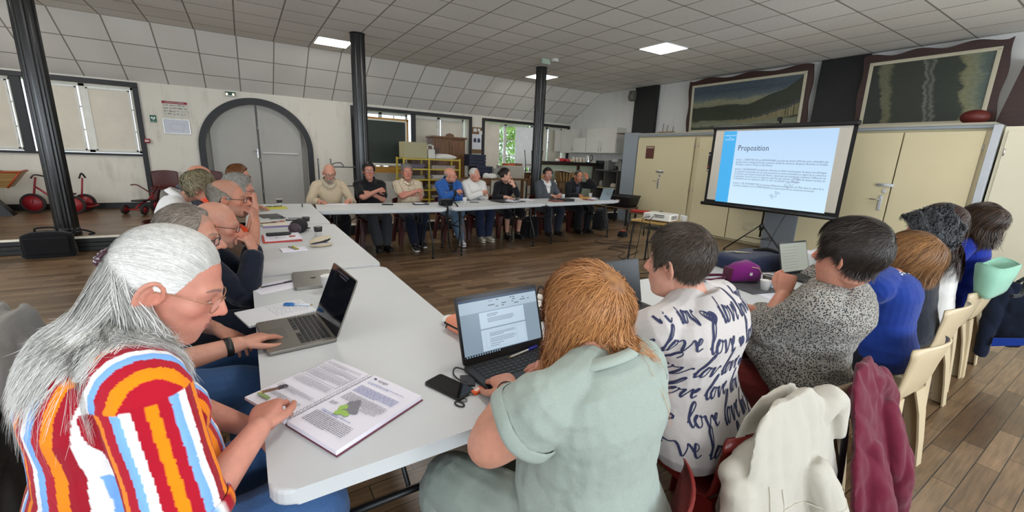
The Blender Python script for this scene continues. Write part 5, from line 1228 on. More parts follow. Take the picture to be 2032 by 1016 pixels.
class Person:
    def __init__(s, label, loc, yaw, **k):
        s.k = k; s.label = label; s.sc = k.get('scale', 1.0); g = s.sc
        s.P = Matrix.Translation((loc[0], loc[1], loc[2] if len(loc) > 2 else 0)) @ Matrix.Rotation(R_(yaw), 4, 'Z'); s.Pi = s.P.inverted()
        s.vox = k.get('vox', .006); W_ = k.get('wide', 1.0); s.W = W_
        hz = k.get('hip', .545); th = R_(k.get('lean', 8)); s.tw = R_(k.get('twist', 0)); side = R_(k.get('side', 0))
        Lt = .50*g*k.get('torso', 1)
        s.pel = np.array((0, 0, hz)); up = np.array((math.sin(side), math.sin(th)*math.cos(side), math.cos(th)*math.cos(side)))
        s.nb = s.pel+up*Lt; sl = k.get('slump', .05)
        ctrl = s.pel+up*Lt*.55+np.array((0, -sl, 0)); f = np.linspace(0, 1, 21)[:, None]
        s.spine = (1-f)**2*s.pel+2*f*(1-f)*ctrl+f*f*s.nb; s.up = up
        # shoulders
        i = 17; c = s.spine[i]; tg = nrm(s.spine[19]-s.spine[15]); x = np.array((math.cos(s.tw), math.sin(s.tw), 0)); x = nrm(x-tg*np.dot(x, tg)); s.sx = x; s.fw = np.cross(tg, x)*1; s.fw = nrm(np.cross(np.array((0, 0, 1.)), x))
        sw = .178*g*W_**.6; shr = k.get('shrug', 0); sf = k.get('shfwd', .015)
        s.sh = {d: c+x*sw*(1 if d == 'R' else -1)+s.fw*sf+np.array((0, 0, shr)) for d in 'LR'}
        # head
        ht = k.get('head')
        if ht is not None: s.hc = s.toloc(ht)
        else: s.hc = s.nb+nrm(up+np.array((0, .35, .35)))*.150*g+np.array(k.get('hoff', (0, 0, 0)))
        hy, hp, hr = k.get('look', (0, 0, 0))
        s.Hm = Matrix.Translation(tuple(s.hc)) @ Matrix.Rotation(R_(hy), 4, 'Z') @ Matrix.Rotation(R_(-hp), 4, 'X') @ Matrix.Rotation(R_(hr), 4, 'Y') @ Matrix.Scale(g*k.get('hscale', 1.0), 4)
        s.head = Head(k.get('face', {}), *((150, 120) if s.vox < .0042 else (112, 84)))
        s.arms(); s.legs(); s.body(); s.cloth(); s.hair(); s.extras()
    def toloc(s, p): return np.array(s.Pi @ Vector(p))
    def hl(s, p): return np.array(s.Hm @ Vector(p))
    def arms(s):
        k = s.k; g = s.sc; s.A = {}
        for d in 'LR':
            sg = 1 if d == 'R' else -1; w_ = k.get('hand'+d); dv = lambda v: np.array(s.Pi.to_3x3() @ Vector(v))
            tgt = s.toloc(w_['at']) if w_ and 'at' in w_ else (np.array(w_['loc']) if w_ else np.array((.16*sg, .32, .60)))
            pole = np.array(w_['pole']) if w_ and 'pole' in w_ else np.array((.55*sg, -.25, -.8))
            el, wr = ik(s.sh[d], tgt, .285*g*k.get('armlen', 1), .255*g*k.get('armlen', 1), pole)
            if w_ and 'el' in w_: el = s.toloc(w_['el']); wr = tgt
            fd = dv(w_['dir']) if w_ and 'dir' in w_ else (np.array(w_['ldir']) if w_ and 'ldir' in w_ else nrm(wr-el))
            nn = dv(w_['back']) if w_ and 'back' in w_ else (np.array(w_['lback']) if w_ and 'lback' in w_ else np.array((0.1*sg, 0, 1.)))
            fd = nrm(fd); nn = nrm(nn-fd*np.dot(nn, fd)); xx = np.cross(fd, nn)*1.0
            # local frame of the hand: x = fd cross back for a right-handed frame; thumb side mirrored by sign
            M = Matrix(((xx[0], fd[0], nn[0], wr[0]), (xx[1], fd[1], nn[1], wr[1]), (xx[2], fd[2], nn[2], wr[2]), (0, 0, 0, 1)))
            s.A[d] = dict(sh=s.sh[d], el=el, wr=wr, M=M, sg=sg, w=w_ or {})
    def legs(s):
        k = s.k; g = s.sc; s.Lg = {}
        for d in 'LR':
            sg = 1 if d == 'R' else -1; hp = s.pel+np.array((.088*sg*s.W**.5, .02, -.005)); an = k.get('foot'+d, (.12*sg, .40, .085))
            an = np.array(an) if not isinstance(an, dict) else s.toloc(an['at']); pole = np.array(k.get('knee'+d, (.12*sg, .6, .8)))
            kn, an = ik(hp, an, .43*g, .425*g, pole); s.Lg[d] = (hp, kn, an, sg)
    def vol_torso(s, mb, inf=0, f0=-.10, f1=1.0):
        W_ = s.W; g = s.sc; k = s.k; be = k.get('belly', .0); fem = k.get('face', {}).get('fem', 0); dp = k.get('deep', 1)
        F = np.array([-.16, -.10, 0, .12, .25, .4, .55, .68, .78, .86, .92, .97, 1.0])
        hw = np.array([.10, .150, .172+.012*fem, .168+.008*fem, .158-.006*fem, .152-.012*fem, .160-.012*fem, .172-.012*fem, .176-.012*fem, .160, .118, .080, .064])*W_
        hd = np.array([.08, .105, .120, .124, .120, .116, .118, .120, .112, .098, .080, .066, .060])*(W_**.7)*dp
        off = np.array([0, 0, .0, .01+be*.25, .02+be*.8, .02+be, .015+be*.7, .012+be*.2, .008, .0, -.006, -.004, 0]); hd = hd+np.array([0, 0, .2, .6, .9, 1, .7, .3, 0, 0, 0, 0, 0])*be*.55
        P = []; X = []; Y = []; a = []; b = []
        for i, f in enumerate(F):
            if f < f0-1e-6 or f > f1+1e-6: continue
            j = np.clip(f, 0, 1)*20; i0 = int(min(j, 19)); u = j-i0; c = s.spine[i0]*(1-u)+s.spine[i0+1]*u
            if f < 0: c = c+np.array((0, -.01, f*.50*g*1.1))
            tg = nrm(s.spine[min(i0+1, 20)]-s.spine[max(i0-1, 0)]); tw = s.tw*np.clip(f, 0, 1); x = np.array((math.cos(tw), math.sin(tw), 0)); x = nrm(x-tg*np.dot(x, tg)); y = np.cross(tg, x)
            P.append(c+y*off[i]*g); X.append(x); Y.append(y); a.append(hw[i]*g+inf); b.append(hd[i]*g+inf)
        loft_np(mb, P, X, Y, a, b, 28, 2.35)
        for d in 'LR':
            sg = 1 if d == 'R' else -1; c = s.spine[16]
            limb(mb, [s.nb*.75+c*.25+s.sx*.03*sg, s.sh[d]*.6+c*.4+np.array((0, 0, .022)), s.sh[d]], [.052*g+inf, .060*g+inf, .058*g+inf])
        if fem and k.get('bust', .5) > 0:
            c = s.spine[13]; tg = nrm(s.spine[14]-s.spine[12]); y = np.cross(tg, s.sx); r = .058+.02*k.get('bust', .5)
            for sg in (-1, 1): mb.ell(c+s.sx*.075*sg*W_+y*(.075*W_**.7+.012*k.get('bust', .5)), (r+inf, r+inf, r+inf))
    def arm_path(s, d):
        A = s.A[d]; g = s.sc; aw = s.k.get('armw', s.W**.5)
        e1 = A['sh']+(A['el']-A['sh'])*.5; e2 = A['el']+(A['wr']-A['el'])*.3
        pts = [A['sh'], e1, A['el']*.96+.02*(A['sh']+A['wr']), e2, A['wr']]; rad = [.056*g*aw, .049*g*aw, .041*g*aw, .0425*g*aw, .0285*g]
        return pts, rad
    def vol_arm(s, mb, d, inf=0, t1=4.0, flare=0):
        pts, rad = s.arm_path(d); P, r = samp(pts, rad, 7); n = len(P); m = max(3, int(round(t1/4*(n-1)))+1)
        P = P[:m]; r = [x+inf+flare*(i/(m-1))**2 for i, x in enumerate(r[:m])]; limb(mb, P, r)
    def vol_leg(s, mb, d, inf=0, t1=4.0, flare=0, thick=1):
        hp, kn, an, sg = s.Lg[d]; g = s.sc; lw = s.k.get('legw', s.W**.5)*thick
        pts = [hp, hp*.5+kn*.5, kn, kn*.62+an*.38+np.array((0, -.015, 0)), an]; rad = [.092*g*lw, .078*g*lw, .058*g*lw, .056*g*lw, .037*g]
        P, r = samp(pts, rad, 7); n = len(P); m = max(3, int(round(t1/4*(n-1)))+1); P = P[:m]; r = [x+inf+flare*(i/(n-1))**1.5 for i, x in enumerate(r[:m])]; limb(mb, P, r)
    def body(s):
        k = s.k; mb = MB(); g = s.sc; sh = -.004
        s.vol_torso(mb, sh)
        for d in 'LR':
            s.vol_arm(mb, d, 0 if k.get('sleeve', 4) < 3.5 else -.001); s.vol_leg(mb, d, sh)
            A = s.A[d]; w_ = A['w']; hand(mb, A['M'], A['sg'], w_.get('curl', .35), w_.get('spread', .12), w_.get('thumb', .5), g*k.get('handsc', 1.0), w_.get('curls'))
            hp, kn, an, sg = s.Lg[d]; fd = s.foot_dir(d); limb(mb, [an, an+np.array((0, 0, -.035))+fd*.06, an+np.array((0, 0, -.055))+fd*.15], [.036, .034, .022])
        # neck from the neck base to the skull's underside
        nk = s.hl((0, -.022, -.055)); nw = k.get('neck', .057)*g*(.9 if k.get('face', {}).get('fem') else 1)
        limb(mb, [s.spine[18], s.nb+(nk-s.nb)*.45, nk, s.hl((0, -.01, -.01))], [nw*1.18, nw*1.0, nw*.98, nw*.9])
        V, F = s.head.grid(s.head.r); mb.add(V, F, s.Hm)
        for sx in (-1, 1): ear_mesh(mb, sx, s.Hm, k.get('earsc', 1.08), k.get('earback', 0))
        me = remesh(mb, s.vox, k.get('smooth', 2 if s.vox < .0042 else 1), 'person')
        v = getv(me); Hi = np.array(s.Hm.inverted()); q = v @ Hi[:3, :3].T+Hi[:3, 3]
        base = np.array(lin(k.get('skin', '#c08f78'))); col = np.tile(base, (len(v), 1))
        near = np.linalg.norm(q, axis=1) < .19; qa = q.copy(); qa[:, 0] = np.abs(qa[:, 0])
        def blend(mask, c): 
            nonlocal col; mask = np.clip(mask, 0, 1)[:, None]*near[:, None]; col = col*(1-mask)+np.array(c)*mask
        g_ = lambda c, r: np.exp(-(((qa-np.array(c))/np.array(r))**2).sum(1)*1.2)
        ru = k.get('ruddy', .5); red = base*np.array((1.0, .66, .60))
        blend(ru*.8*g_((.042, .075, -.03), (.03, .05, .03)), red); blend(ru*.9*g_((0, .112, -.028), (.02, .03, .02)), red); blend(ru*.7*g_((.08, 0, -.01), (.02, .03, .05)), red); blend(.3*ru*g_((0, .08, .07), (.07, .05, .04)), red)
        lip = np.array(lin(k['lip'])) if 'lip' in k else base*np.array((.82, .48, .48)); blend(1.1*((sd_ell(qa, (0, .098, -.0620), (.0235, .012, .0115)) < 0)*1.0), lip); blend(.7*(sd_ell(qa, (0, .100, -.0622), (.024, .012, .0022)) < 0), base*.25)
        blend(.45*g_((.032, .09, -.010), (.02, .02, .010)), base*np.array((.75, .6, .62)))
        hc = np.array(lin(k.get('brow', k.get('haircol', '#4a3a2c')))); bx = np.clip((qa[:, 0]-.011)/.041, 0, 1); bz_ = .0245+.005*np.sin(bx*2.4)-.003*bx; blend(k.get('browamt', .85)*np.clip((.0048-.002*bx-np.abs(qa[:, 2]-bz_))/.0018, 0, 1)*(qa[:, 0] > .010)*(qa[:, 0] < .053)*(qa[:, 1] > .03), hc)
        lash = np.abs(qa[:, 2]-(.001+.0035*np.cos((qa[:, 0]-.0315)*85))) < .0016; blend(.7*lash*(np.abs(qa[:, 0]-.0315) < .0125)*(qa[:, 1] > .05), base*.22)
        st = k.get('stubble', 0)
        if st: bz = np.clip((-.028-qa[:, 2])/.02, 0, 1)*(qa[:, 1] > .0)*np.clip((qa[:, 1]+.01)/.03, 0, 1); blend(st*bz*(1-g_((0, .098, -.062), (.02, .02, .008))), np.array(lin(k.get('stubcol', '#6b625c'))))
        if k.get('buzz'): a_ = np.arctan2(q[:, 0], q[:, 1]); e_ = np.arcsin(np.clip(q[:, 2]/np.maximum(np.linalg.norm(q, axis=1), 1e-6), -1, 1)); blend(k.get('buzz')*hair_mask(a_, e_, k.get('buzzline', 'full')), hc)
        # knuckles and finger ends a little redder
        for d in 'LR':
            w0 = s.A[d]['wr']; dd = np.linalg.norm(v-(w0+nrm(np.array(s.A[d]['M'].col[1][:3]))*.11), axis=1); mk = np.clip(1-dd/.09, 0, 1)[:, None]*.45; col = col*(1-mk)+red*mk
        if s.vox < .0045:
            bl = np.clip(noise3(v, 60, 3)*.5, 0, 1)[:, None]*.18; col = col*(1-bl)+red*bl
        setcol(me, col); me.materials.append(SKIN())
        s.root = add_obj('person', me, None, M=s.P, label=s.label, cat='person', group=k.get('group')); s.bodyme = me
    def child(s, name, me, m=None, parent=None, label=None):
        if isinstance(me, MB): me = me.mesh(name, m)
        elif m is not None: me.materials.append(m)
        return add_obj(name, me, parent or s.root, label=label)
    def foot_dir(s, d):
        hp, kn, an, sg = s.Lg[d]; f = (kn-an)*np.array((1, 1, 0)); f = np.array((.18*sg, 1, 0)) if np.linalg.norm(f) < .08 else f
        fo = s.k.get('toe'+d); return nrm(fo if fo is not None else np.array((.15*sg, 1, -.0)))
    def cloth(s):
        k = s.k; g = s.sc; t = k.get('top', {}); s.topme = None
        vx = max(s.vox, t.get('vox', s.vox)); inf = t.get('inf', .012)
        mb = MB(); s.vol_torso(mb, inf, t.get('hem', -.10), t.get('neck', .97))
        sl = t.get('sleeve', 1.6)
        for d in 'LR':
            if sl > 0: s.vol_arm(mb, d, inf*t.get('sinf', 1.0), t.get('sleeve'+d, sl), t.get('flare', .006))
        if t.get('skirt'):
            for d in 'LR': s.vol_leg(mb, d, inf*1.5, t['skirt'])
        me = remesh(mb, vx, 3, t.get('name', 'shirt')); v = getv(me); n_ = getn(me); wr = t.get('wrinkle', .0035)
        if wr:
            fold = .7*np.abs(noise3(v*np.array((1, 1, .8)), 30, k.get('seed', 1)))-.5+.5*np.abs(noise3(v*np.array((.8, .8, 1.3)), 52, k.get('seed', 1)+2))-.35; fine = noise3(v, 95, k.get('seed', 1)+5)*.12
            # more folds near the elbows, armpits and waist
            amp = np.full(len(v), .6)
            for d in 'LR': amp += 1.1*np.exp(-(np.linalg.norm(v-s.A[d]['el'], axis=1)/.11)**2)+.7*np.exp(-(np.linalg.norm(v-(s.sh[d]*.8+s.spine[12]*.2), axis=1)/.12)**2)
            amp += .7*np.exp(-((v[:, 2]-s.pel[2]-.1)/.1)**2)
            v2 = v-n_*(wr*amp*(fold+fine)*-1)[:, None]; setv(me, v2)
        s.topme = me
        cf = t.get('colfn')
        if cf: setcol(me, cf(s, v)); m = attr_mat('cloth_'+t.get('key', 'x'), .85, 0, .3, 500, .08, 300, .2, .1, .12)
        else: m = t.get('mat') or fabric(t.get('color', '#333333'))
        s.topo = s.child(t.get('name', 'shirt'), me, m)
        if 0 < sl < 3 and s.vox < .005:
            for d in 'LR':
                pts, rad = s.arm_path(d); P, r = samp(pts, rad, 7); n = len(P); mm = max(3, int(round(t.get('sleeve'+d, sl)/4*(n-1)))+1)-1; u = nrm(P[mm]-P[mm-1]); x = nrm(np.cross(u, (0.3, 0.2, 1))); y = np.cross(u, x); R0 = r[mm]+inf*t.get('sinf', 1.0)+t.get('flare', .006); rg2 = np.random.default_rng(5); c = P[mm]+u*R0*.30; hm = MB(); ring = []
                for (rr, q) in ((R0*.99, -.030), (R0+.004, -.026), (R0+.006, -.004), (R0+.005, .004), (R0*.93, .005), (R0*.90, -.02)): ring.append([tuple(c+u*(q+.004*math.sin(3*a+1))+(x*math.cos(a)+y*math.sin(a))*rr*(1+.02*math.sin(5*a))) for a in np.linspace(0, 2*math.pi, 37)[:-1]])
                hm.loft(ring, caps=False); me2 = hm.mesh('sleeve_hem', [])
                if cf: setcol(me2, cf(s, getv(me2)))
                s.child('sleeve_hem', me2, m, s.topo)
        if t.get('collar'):
            c = MB(); hcol = t.get('colh', .035); base = s.nb+s.up*t.get('colup', .012); ax = nrm(nrm(s.hl((0, -.02, -.06))-s.nb)*.4+s.up*.6); rw = t.get('colr', .088)*g
            rings = []; K = 30
            for r_, z in ((rw*1.0, -.012), (rw*.99, hcol*.5), (rw*.95, hcol), (rw*1.0, hcol+.004), (rw*1.12, hcol*.45), (rw*1.28, -.008), (rw*1.22, -.012), (rw*1.06, -.004)):
                ring = []
                for i in range(K):
                    a = 2*math.pi*i/K; fr = max(0, math.cos(a))**6; y = np.cross(ax, s.sx)
                    ring.append(base+s.sx*math.sin(a)*r_*.98+y*math.cos(a)*r_*(1.0)+ax*(z-.050*t.get('colv', 1)*max(0, math.cos(a))**1.5)+y*.026*t.get('colv', 1)*max(0, math.cos(a))**1.5-ax*.012*fr)
                rings.append(ring)
            rings.append(rings[0]); c.loft(rings, caps=False); cme = c.mesh('collar', [])
            if cf and not t.get('colmat'): setcol(cme, cf(s, getv(cme)))
            s.child('collar', cme, t.get('colmat') or m, s.topo)
        b = k.get('bottom', {}); bm_ = MB(); bi = b.get('inf', .012); s.vol_torso(bm_, bi-.004, -.16, .12)
        for d in 'LR': s.vol_leg(bm_, d, bi, b.get('len', 3.8), b.get('flare', .022), b.get('thick', 1))
        me = remesh(bm_, max(s.vox, .0055), 3, b.get('name', 'trousers')); v = getv(me); n_ = getn(me); amp = np.full(len(v), .5)
        for d in 'LR': amp += 1.2*np.exp(-(np.linalg.norm(v-s.Lg[d][1], axis=1)/.12)**2)
        setv(me, v+n_*(.0035*amp*(np.abs(noise3(v, 24, 9))-.7))[:, None]); s.child(b.get('name', 'trousers'), me, b.get('mat') or fabric(b.get('color', '#22252c'), key='tr'+b.get('color', '#22252c')))
        for d in 'LR':
            hp, kn, an, sg = s.Lg[d]; fd = s.foot_dir(d); shm = MB(); dn = np.array((0, 0, -1.)); dn = nrm(dn-fd*np.dot(dn, fd))
            so_ = MB(); sx_ = np.cross(fd, dn); cc = an+dn*.052
            prof = [(-.075, .026, .030), (-.05, .036, .040), (0, .038, .046), (.06, .043, .036), (.11, .046, .028), (.155, .040, .022), (.178, .024, .014)]
            loft_np(shm, [cc+fd*y-dn*(h_*.6) for y, w_, h_ in prof], [sx_]*7, [dn]*7, [w_ for _, w_, _ in prof], [h_ for _, _, h_ in prof], 20, 2.5)
            limb(shm, [an+np.array((0, 0, .03)), an-fd*.005+dn*.02], [.044, .046]); 
            so2 = s.child('shoe', shm, k.get('shoemat') or mat(k.get('shoe', '#141416'), .5))
            pl = [cc+fd*y+sx_*w_*sg2 for sg2, seq in ((1, prof), (-1, prof[::-1])) for y, w_, h_ in seq]; so_.loft([[p+dn*.012 for p in pl], [p+dn*.032 for p in pl]], smooth=False)
            s.child('sole', so_, mat(k.get('sole', '#1c1c1c'), .7), so2)
    def hair(s):
        k = s.k; h = k.get('hair')
        if not h: return
        H = s.head; rng = np.random.default_rng(k.get('seed', 1)); line = h.get('line', 'full'); M = np.array(s.Hm); hs = M[0, :3]
        mask = hair_mask(H.A, H.E, line, h.get('top'), h.get('soft', 6)); th = h.get('thick', .012)
        a = np.abs((H.A+np.pi) % (2*np.pi)-np.pi); e = H.E
        vol = th*(1+h.get('crown', .3)*np.clip(np.sin(e), 0, 1)+h.get('sidevol', 0)*np.exp(-((np.degrees(e)-h.get('sideel', -5))/28)**2)*np.clip((np.degrees(a)-60)/30, 0, 1)+h.get('frontvol', 0)*np.exp(-(np.degrees(a)/40)**2)*np.clip(np.degrees(e)/50, 0, 1))
        Hd = H.D.reshape(-1, 3); nz = noise3(Hd, h.get('nfreq', 9), 7+k.get('seed', 1)).reshape(H.A.shape)
        vol = vol*(1+h.get('rough', .12)*nz); r = H.r*(1)+np.where(mask > 0, vol*mask**.6, 0)-np.where(mask > .02, 0, .006); s.rh = r
        V, F = H.grid(r); V = V @ M[:3, :3].T+M[:3, 3]; c0 = np.array(lin(h.get('col', k.get('haircol', '#4a3a2c')))); c1 = np.array(lin(h.get('col2', h.get('col', k.get('haircol', '#4a3a2c')))))
        stk = np.clip(.5+.18*noise3(Hd*np.array((1, 1, .5)), 40, 11), 0, 1)[:, None]; col = c0*(1-stk)+c1*stk; col = col*h.get('base', .75)
        F = np.array(F); keep = (mask.ravel() > .0)[F].any(1); F = F[keep]
        nS = int(h.get('n', 0)); allV = [V]; allF = [F]; allC = [col]; off = len(V)
        if nS:
            L = h.get('len', .05); K = h.get('k', 8); ds = L/(K-1)
            d = rng.normal(size=(nS*6, 3)); d /= np.linalg.norm(d, axis=1, keepdims=True); aa = np.arctan2(d[:, 0], d[:, 1]); ee = np.arcsin(d[:, 2]); mk = hair_mask(aa, ee, line, h.get('top'), 5); d = d[mk > rng.random(len(d))*.8+.1][:nS]; n = len(d)
            Hr = Head.R; rr0 = H.R(d); lift = vol.max()*.0+th*h.get('lift', 1.1)
            p = d*(rr0+th*.35)[:, None]; pole = nrm(h.get('whorl', (0, -.75, .7))); pts = [p]; Ls = (.65+.6*rng.random(n))[:, None]*ds
            if 'zend' in h: Ls = (np.maximum((p[:, 2]-h['zend'])*1.12+.03+.05*np.maximum(p[:, 2], 0), .06)*(.82+.3*rng.random(n)))[:, None]/(K-1)
            grav_l = np.array(s.Hm.inverted().to_3x3() @ Vector((0, 0, -1))); grav_l = nrm(grav_l)
            jit = rng.normal(size=(n, 3))*h.get('jit', .18); cp = rng.random(n)*6.28; cf = h.get('curl', 0)
            for i in range(K-1):
                rn = np.linalg.norm(p, axis=1, keepdims=True); u = p/rn
                fl = h['flow'](u, p) if 'flow' in h else (u-pole*1.0)
                fl = fl-u*(fl*u).sum(1, keepdims=True); fl /= np.maximum(np.linalg.norm(fl, axis=1, keepdims=True), 1e-6)
                gw = h.get('grav', .2)*(i/(K-1))**h.get('gpow', 1); below = np.clip(-(p[:, 2:3]+h.get('drop', .03))/.04, 0, 1)
                gw = np.maximum(gw, below*h.get('gdrop', .9)); dr = fl*(1-gw)+grav_l*gw+jit*(1 if i % 2 else .6)
                if cf: dr = dr+cf*np.stack([np.sin(cp+i*1.1), np.cos(cp*1.7+i*1.3), np.sin(cp*2.3+i*.9)], 1)
                dr /= np.maximum(np.linalg.norm(dr, axis=1, keepdims=True), 1e-6); p = p+dr*Ls
                rn = np.linalg.norm(p, axis=1, keepdims=True); tgt = (H.R(p)+vol_at(H, vol, p)*h.get('lift', 1.1)+.0015)[:, None]
                inside = rn < tgt; p = np.where(inside, p/rn*tgt, p); pull = np.clip((rn-tgt), 0, None)*h.get('hug', .35)*(p[:, 2:3] > -.05); p = p*(1-pull/np.maximum(rn, .01))
                pts.append(p)
            S_ = np.stack(pts, 1)
            if 'zend' in h: ok = S_[:, -1, 2] > h['zend']-.02; S_ = S_[ok]; n = len(S_)
            S_ = S_ @ M[:3, :3].T+M[:3, 3]
            if h.get('collide') and s.topme is not None:
                bv = BVHTree.FromPolygons([tuple(x) for x in getv(s.topme)], [tuple(p_.vertices) for p_ in s.topme.polygons])
                for i in range(S_.shape[0]):
                    for j in range(K//3, K):
                        q, nn, ix, dist = bv.find_nearest(Vector(S_[i, j]), .12)
                        if q is not None:
                            dv = Vector(S_[i, j])-q
                            if dv.dot(nn) < .004: S_[i, j] = np.array(q+nn*(.004+.012*rng.random()))
            outv = S_-np.array(s.hc); outv /= np.linalg.norm(outv, axis=-1, keepdims=True)
            mixc = np.clip(rng.normal(.5, h.get('cvar', .28), (n, 1)), 0, 1); cc = (c0*(1-mixc)+c1*mixc)*(.88+.24*rng.random((n, 1)))
            V2, F2, C2 = strands_mesh(S_, h.get('w', .002), cc, outv); allV.append(V2); allF.append(F2+off); allC.append(C2)
        if 'custom' in h:
            S_, wd = h['custom'](s, rng); n = len(S_); outv = S_-np.array(s.hc); outv /= np.linalg.norm(outv, axis=-1, keepdims=True)
            mixc = np.clip(rng.normal(.5, .35, (n, 1)), 0, 1); cc = (c0*(1-mixc)+c1*mixc)*(.85+.3*rng.random((n, 1))); off = sum(len(x) for x in allV)
            V2, F2, C2 = strands_mesh(S_, wd, cc, outv); allV.append(V2); allF.append(F2+off); allC.append(C2)
        me = mesh_np('hair', np.concatenate(allV), np.concatenate(allF), np.concatenate(allC), HAIRM()); s.hairo = s.child('hair', me)
    def extras(s):
        k = s.k; M = s.Hm
        if k.get('eyes', True):
            lid = k.get('lid', .55)
            for sx in (-1, 1):
                mb = MB(); c = np.array((.0315*sx, .0722, .0005)); R0 = .0141; gx, gz = k.get('gaze', (0, 0))
                def patch(hw, hh, z0, rad, n=12):
                    V = []; F = []
                    for i in range(n+1):
                        u = i/n*2-1; h_ = hh*math.sqrt(max(1-u*u, 0))**1.0
                        for j in range(3): w_ = (j-1)*h_; a_ = u*hw; V.append(c+rad*np.array((math.sin(a_)*math.cos(w_), math.cos(a_)*math.cos(w_), math.sin(w_)+z0)))
                    for i in range(n):
                        for j in range(2): F.append((i*3+j, i*3+j+1, (i+1)*3+j+1, (i+1)*3+j))
                    mb.add(V, F, M, True)
                mb.m = 0; patch(.80, .42*lid, -.04, R0)
                mb.m = 1; cx = .30*0; 
                V = [c+(R0+.0004)*nrm(np.array((math.sin(gx*sx*1), 1, -.05+gz)))]; q0 = .40
                for i in range(12):
                    a_ = 2*math.pi*i/12; V.append(c+(R0+.0003)*nrm(np.array((gx+q0*math.cos(a_), 1, -.05+gz+min(max(q0*math.sin(a_), -.40*lid), .40*lid)))))
                mb.add(V, [(0, i+1, (i+1) % 12+1) for i in range(12)], M, True); s.child('eye', mb, [EYEW, IRIS])
        gl = k.get('glasses')
        if gl:
            mb = MB(); rr = gl.get('r', .0016); hw, hh, y0 = gl.get('hw', .025), gl.get('hh', .018), .107; z0 = gl.get('z', -.002); sq = gl.get('sq', 2.6)
            loops = {}
            for sx in (-1, 1):
                P = []
                for i in range(22):
                    a = 2*math.pi*i/22; c, s_ = math.cos(a), math.sin(a); x = hw*math.copysign(abs(c)**(2/sq), c); z = hh*math.copysign(abs(s_)**(2/sq), s_)
                    P.append((sx*.0335+x, y0-.0035-abs(sx*.0335+x)**2*3.2, z0+z))
                loops[sx] = P
                mb.tube([Vector(M @ Vector(p)) for p in P], rr, 6, True)
                xe = .0335+hw; e0 = (sx*xe, y0-.0035-xe**2*3.2, z0+hh*.45)
                mb.tube([Vector(M @ Vector(p)) for p in (e0, (sx*(xe+.010), e0[1]-.012, e0[2]), (sx*.079, .02, z0+hh*.55), (sx*.083, -.008, z0+.008), (sx*.082, -.022, z0-.012))], rr*gl.get('arm', 1.0), 6)
            mb.tube([Vector(M @ Vector(p)) for p in ((-.0095, y0-.002, z0+hh*.35), (0, y0+.001, z0+hh*.5), (.0095, y0-.002, z0+hh*.35))], rr, 6)
            go = s.child('glasses', mb, gl.get('mat') or mat(gl.get('col', '#1c1a1a'), .35, gl.get('metal', 0)))
            lm = MB()
            for sx in (-1, 1): lm.add([tuple(M @ Vector(p)) for p in loops[sx]], [tuple(range(22))])
            s.child('lens', lm, gl.get('lens') or LENS, go)
        if k.get('earring'):
            mb = MB(); r_ = k['earring']
            for sx in (-1, 1): mb.tube([tuple(M @ Vector((.080*sx+.002*sx, -.008+r_*math.sin(a), -.043-r_+r_*math.cos(a)))) for a in np.linspace(0, 2*math.pi, 17)[:-1]], .0011, 6, True)
            s.child('earring', mb, GOLD)
        if k.get('bun'):
            mb = MB(); mb.ell((0, -.125, .03), (.032, .028, .032)); V = mb.verts()@np.array(M)[:3, :3].T+np.array(M)[:3, 3]; V = V+(noise3(V, 120, 3)*.002)[:, None]; mb.v = [V]; s.child('hair_bun', mesh_np('hair_bun', V, [f for f in mb.f], np.tile(np.array(lin('#1c1512')), (len(V), 1)), HAIRM()))
        if k.get('clip'):
            mb = MB()
            for i in range(6):
                a = R_(-50+20*i); mb.tube([tuple(M @ Vector(p)) for p in ((.012*math.sin(a)*2.6, -.100, .000+.032*math.cos(a)*.4), (.02*math.sin(a)*2.2, -.124, .004+.028*math.cos(a)), (.012*math.sin(a)*1.6, -.112, .036+.012*math.cos(a)))], [.004, .006, .003], 8)
            mb.ell(tuple(M @ Vector((0, -.118, .008))), (.018, .018, .014)); s.child('hair_clip', mb, mat('#3a1626', .2, coat=.5))
        if k.get('watch'):
            A = s.A['R']; u = nrm(A['wr']-A['el']); c = A['wr']-u*.035; mb = MB(); x = nrm(np.cross(u, (0, 0, 1))); y = np.cross(u, x); mb.loft([[tuple(c+u*q+(x*math.cos(a)+y*math.sin(a))*rr) for a in np.linspace(0, 2*math.pi, 29)[:-1]] for rr, q in ((.031, -.011), (.0345, -.010), (.0345, .010), (.031, .011))], caps=False); s.child('watch_strap', mb, BLACK())
        if k.get('ring'):
            mb = MB(); HM = s.A['R']['M']
            for cx, cy in ((.010, .098), (-.011, .096)): mb.tube([tuple(HM @ Vector((cx+.0108*math.cos(a), cy, -.004+.0108*math.sin(a)))) for a in np.linspace(0, 2*math.pi, 17)[:-1]], .0013, 6, True)
            s.child('ring', mb, GOLD)
        if k.get('bracelet'):
            A = s.A['L']; u = nrm(A['wr']-A['el']); c = A['wr']-u*.025; x = nrm(np.cross(u, (0, 0, 1))); y = np.cross(u, x); mb = MB()
            for q in (0, .006): mb.tube([tuple(c+u*(q+.004*math.sin(2*a))+(x*math.cos(a)+y*math.sin(a))*.036) for a in np.linspace(0, 2*math.pi, 25)[:-1]], .0014, 5, True)
            s.child('bracelet', mb, BLACK())
        if k.get('love'): love_print(s)
        bd = k.get('beard')
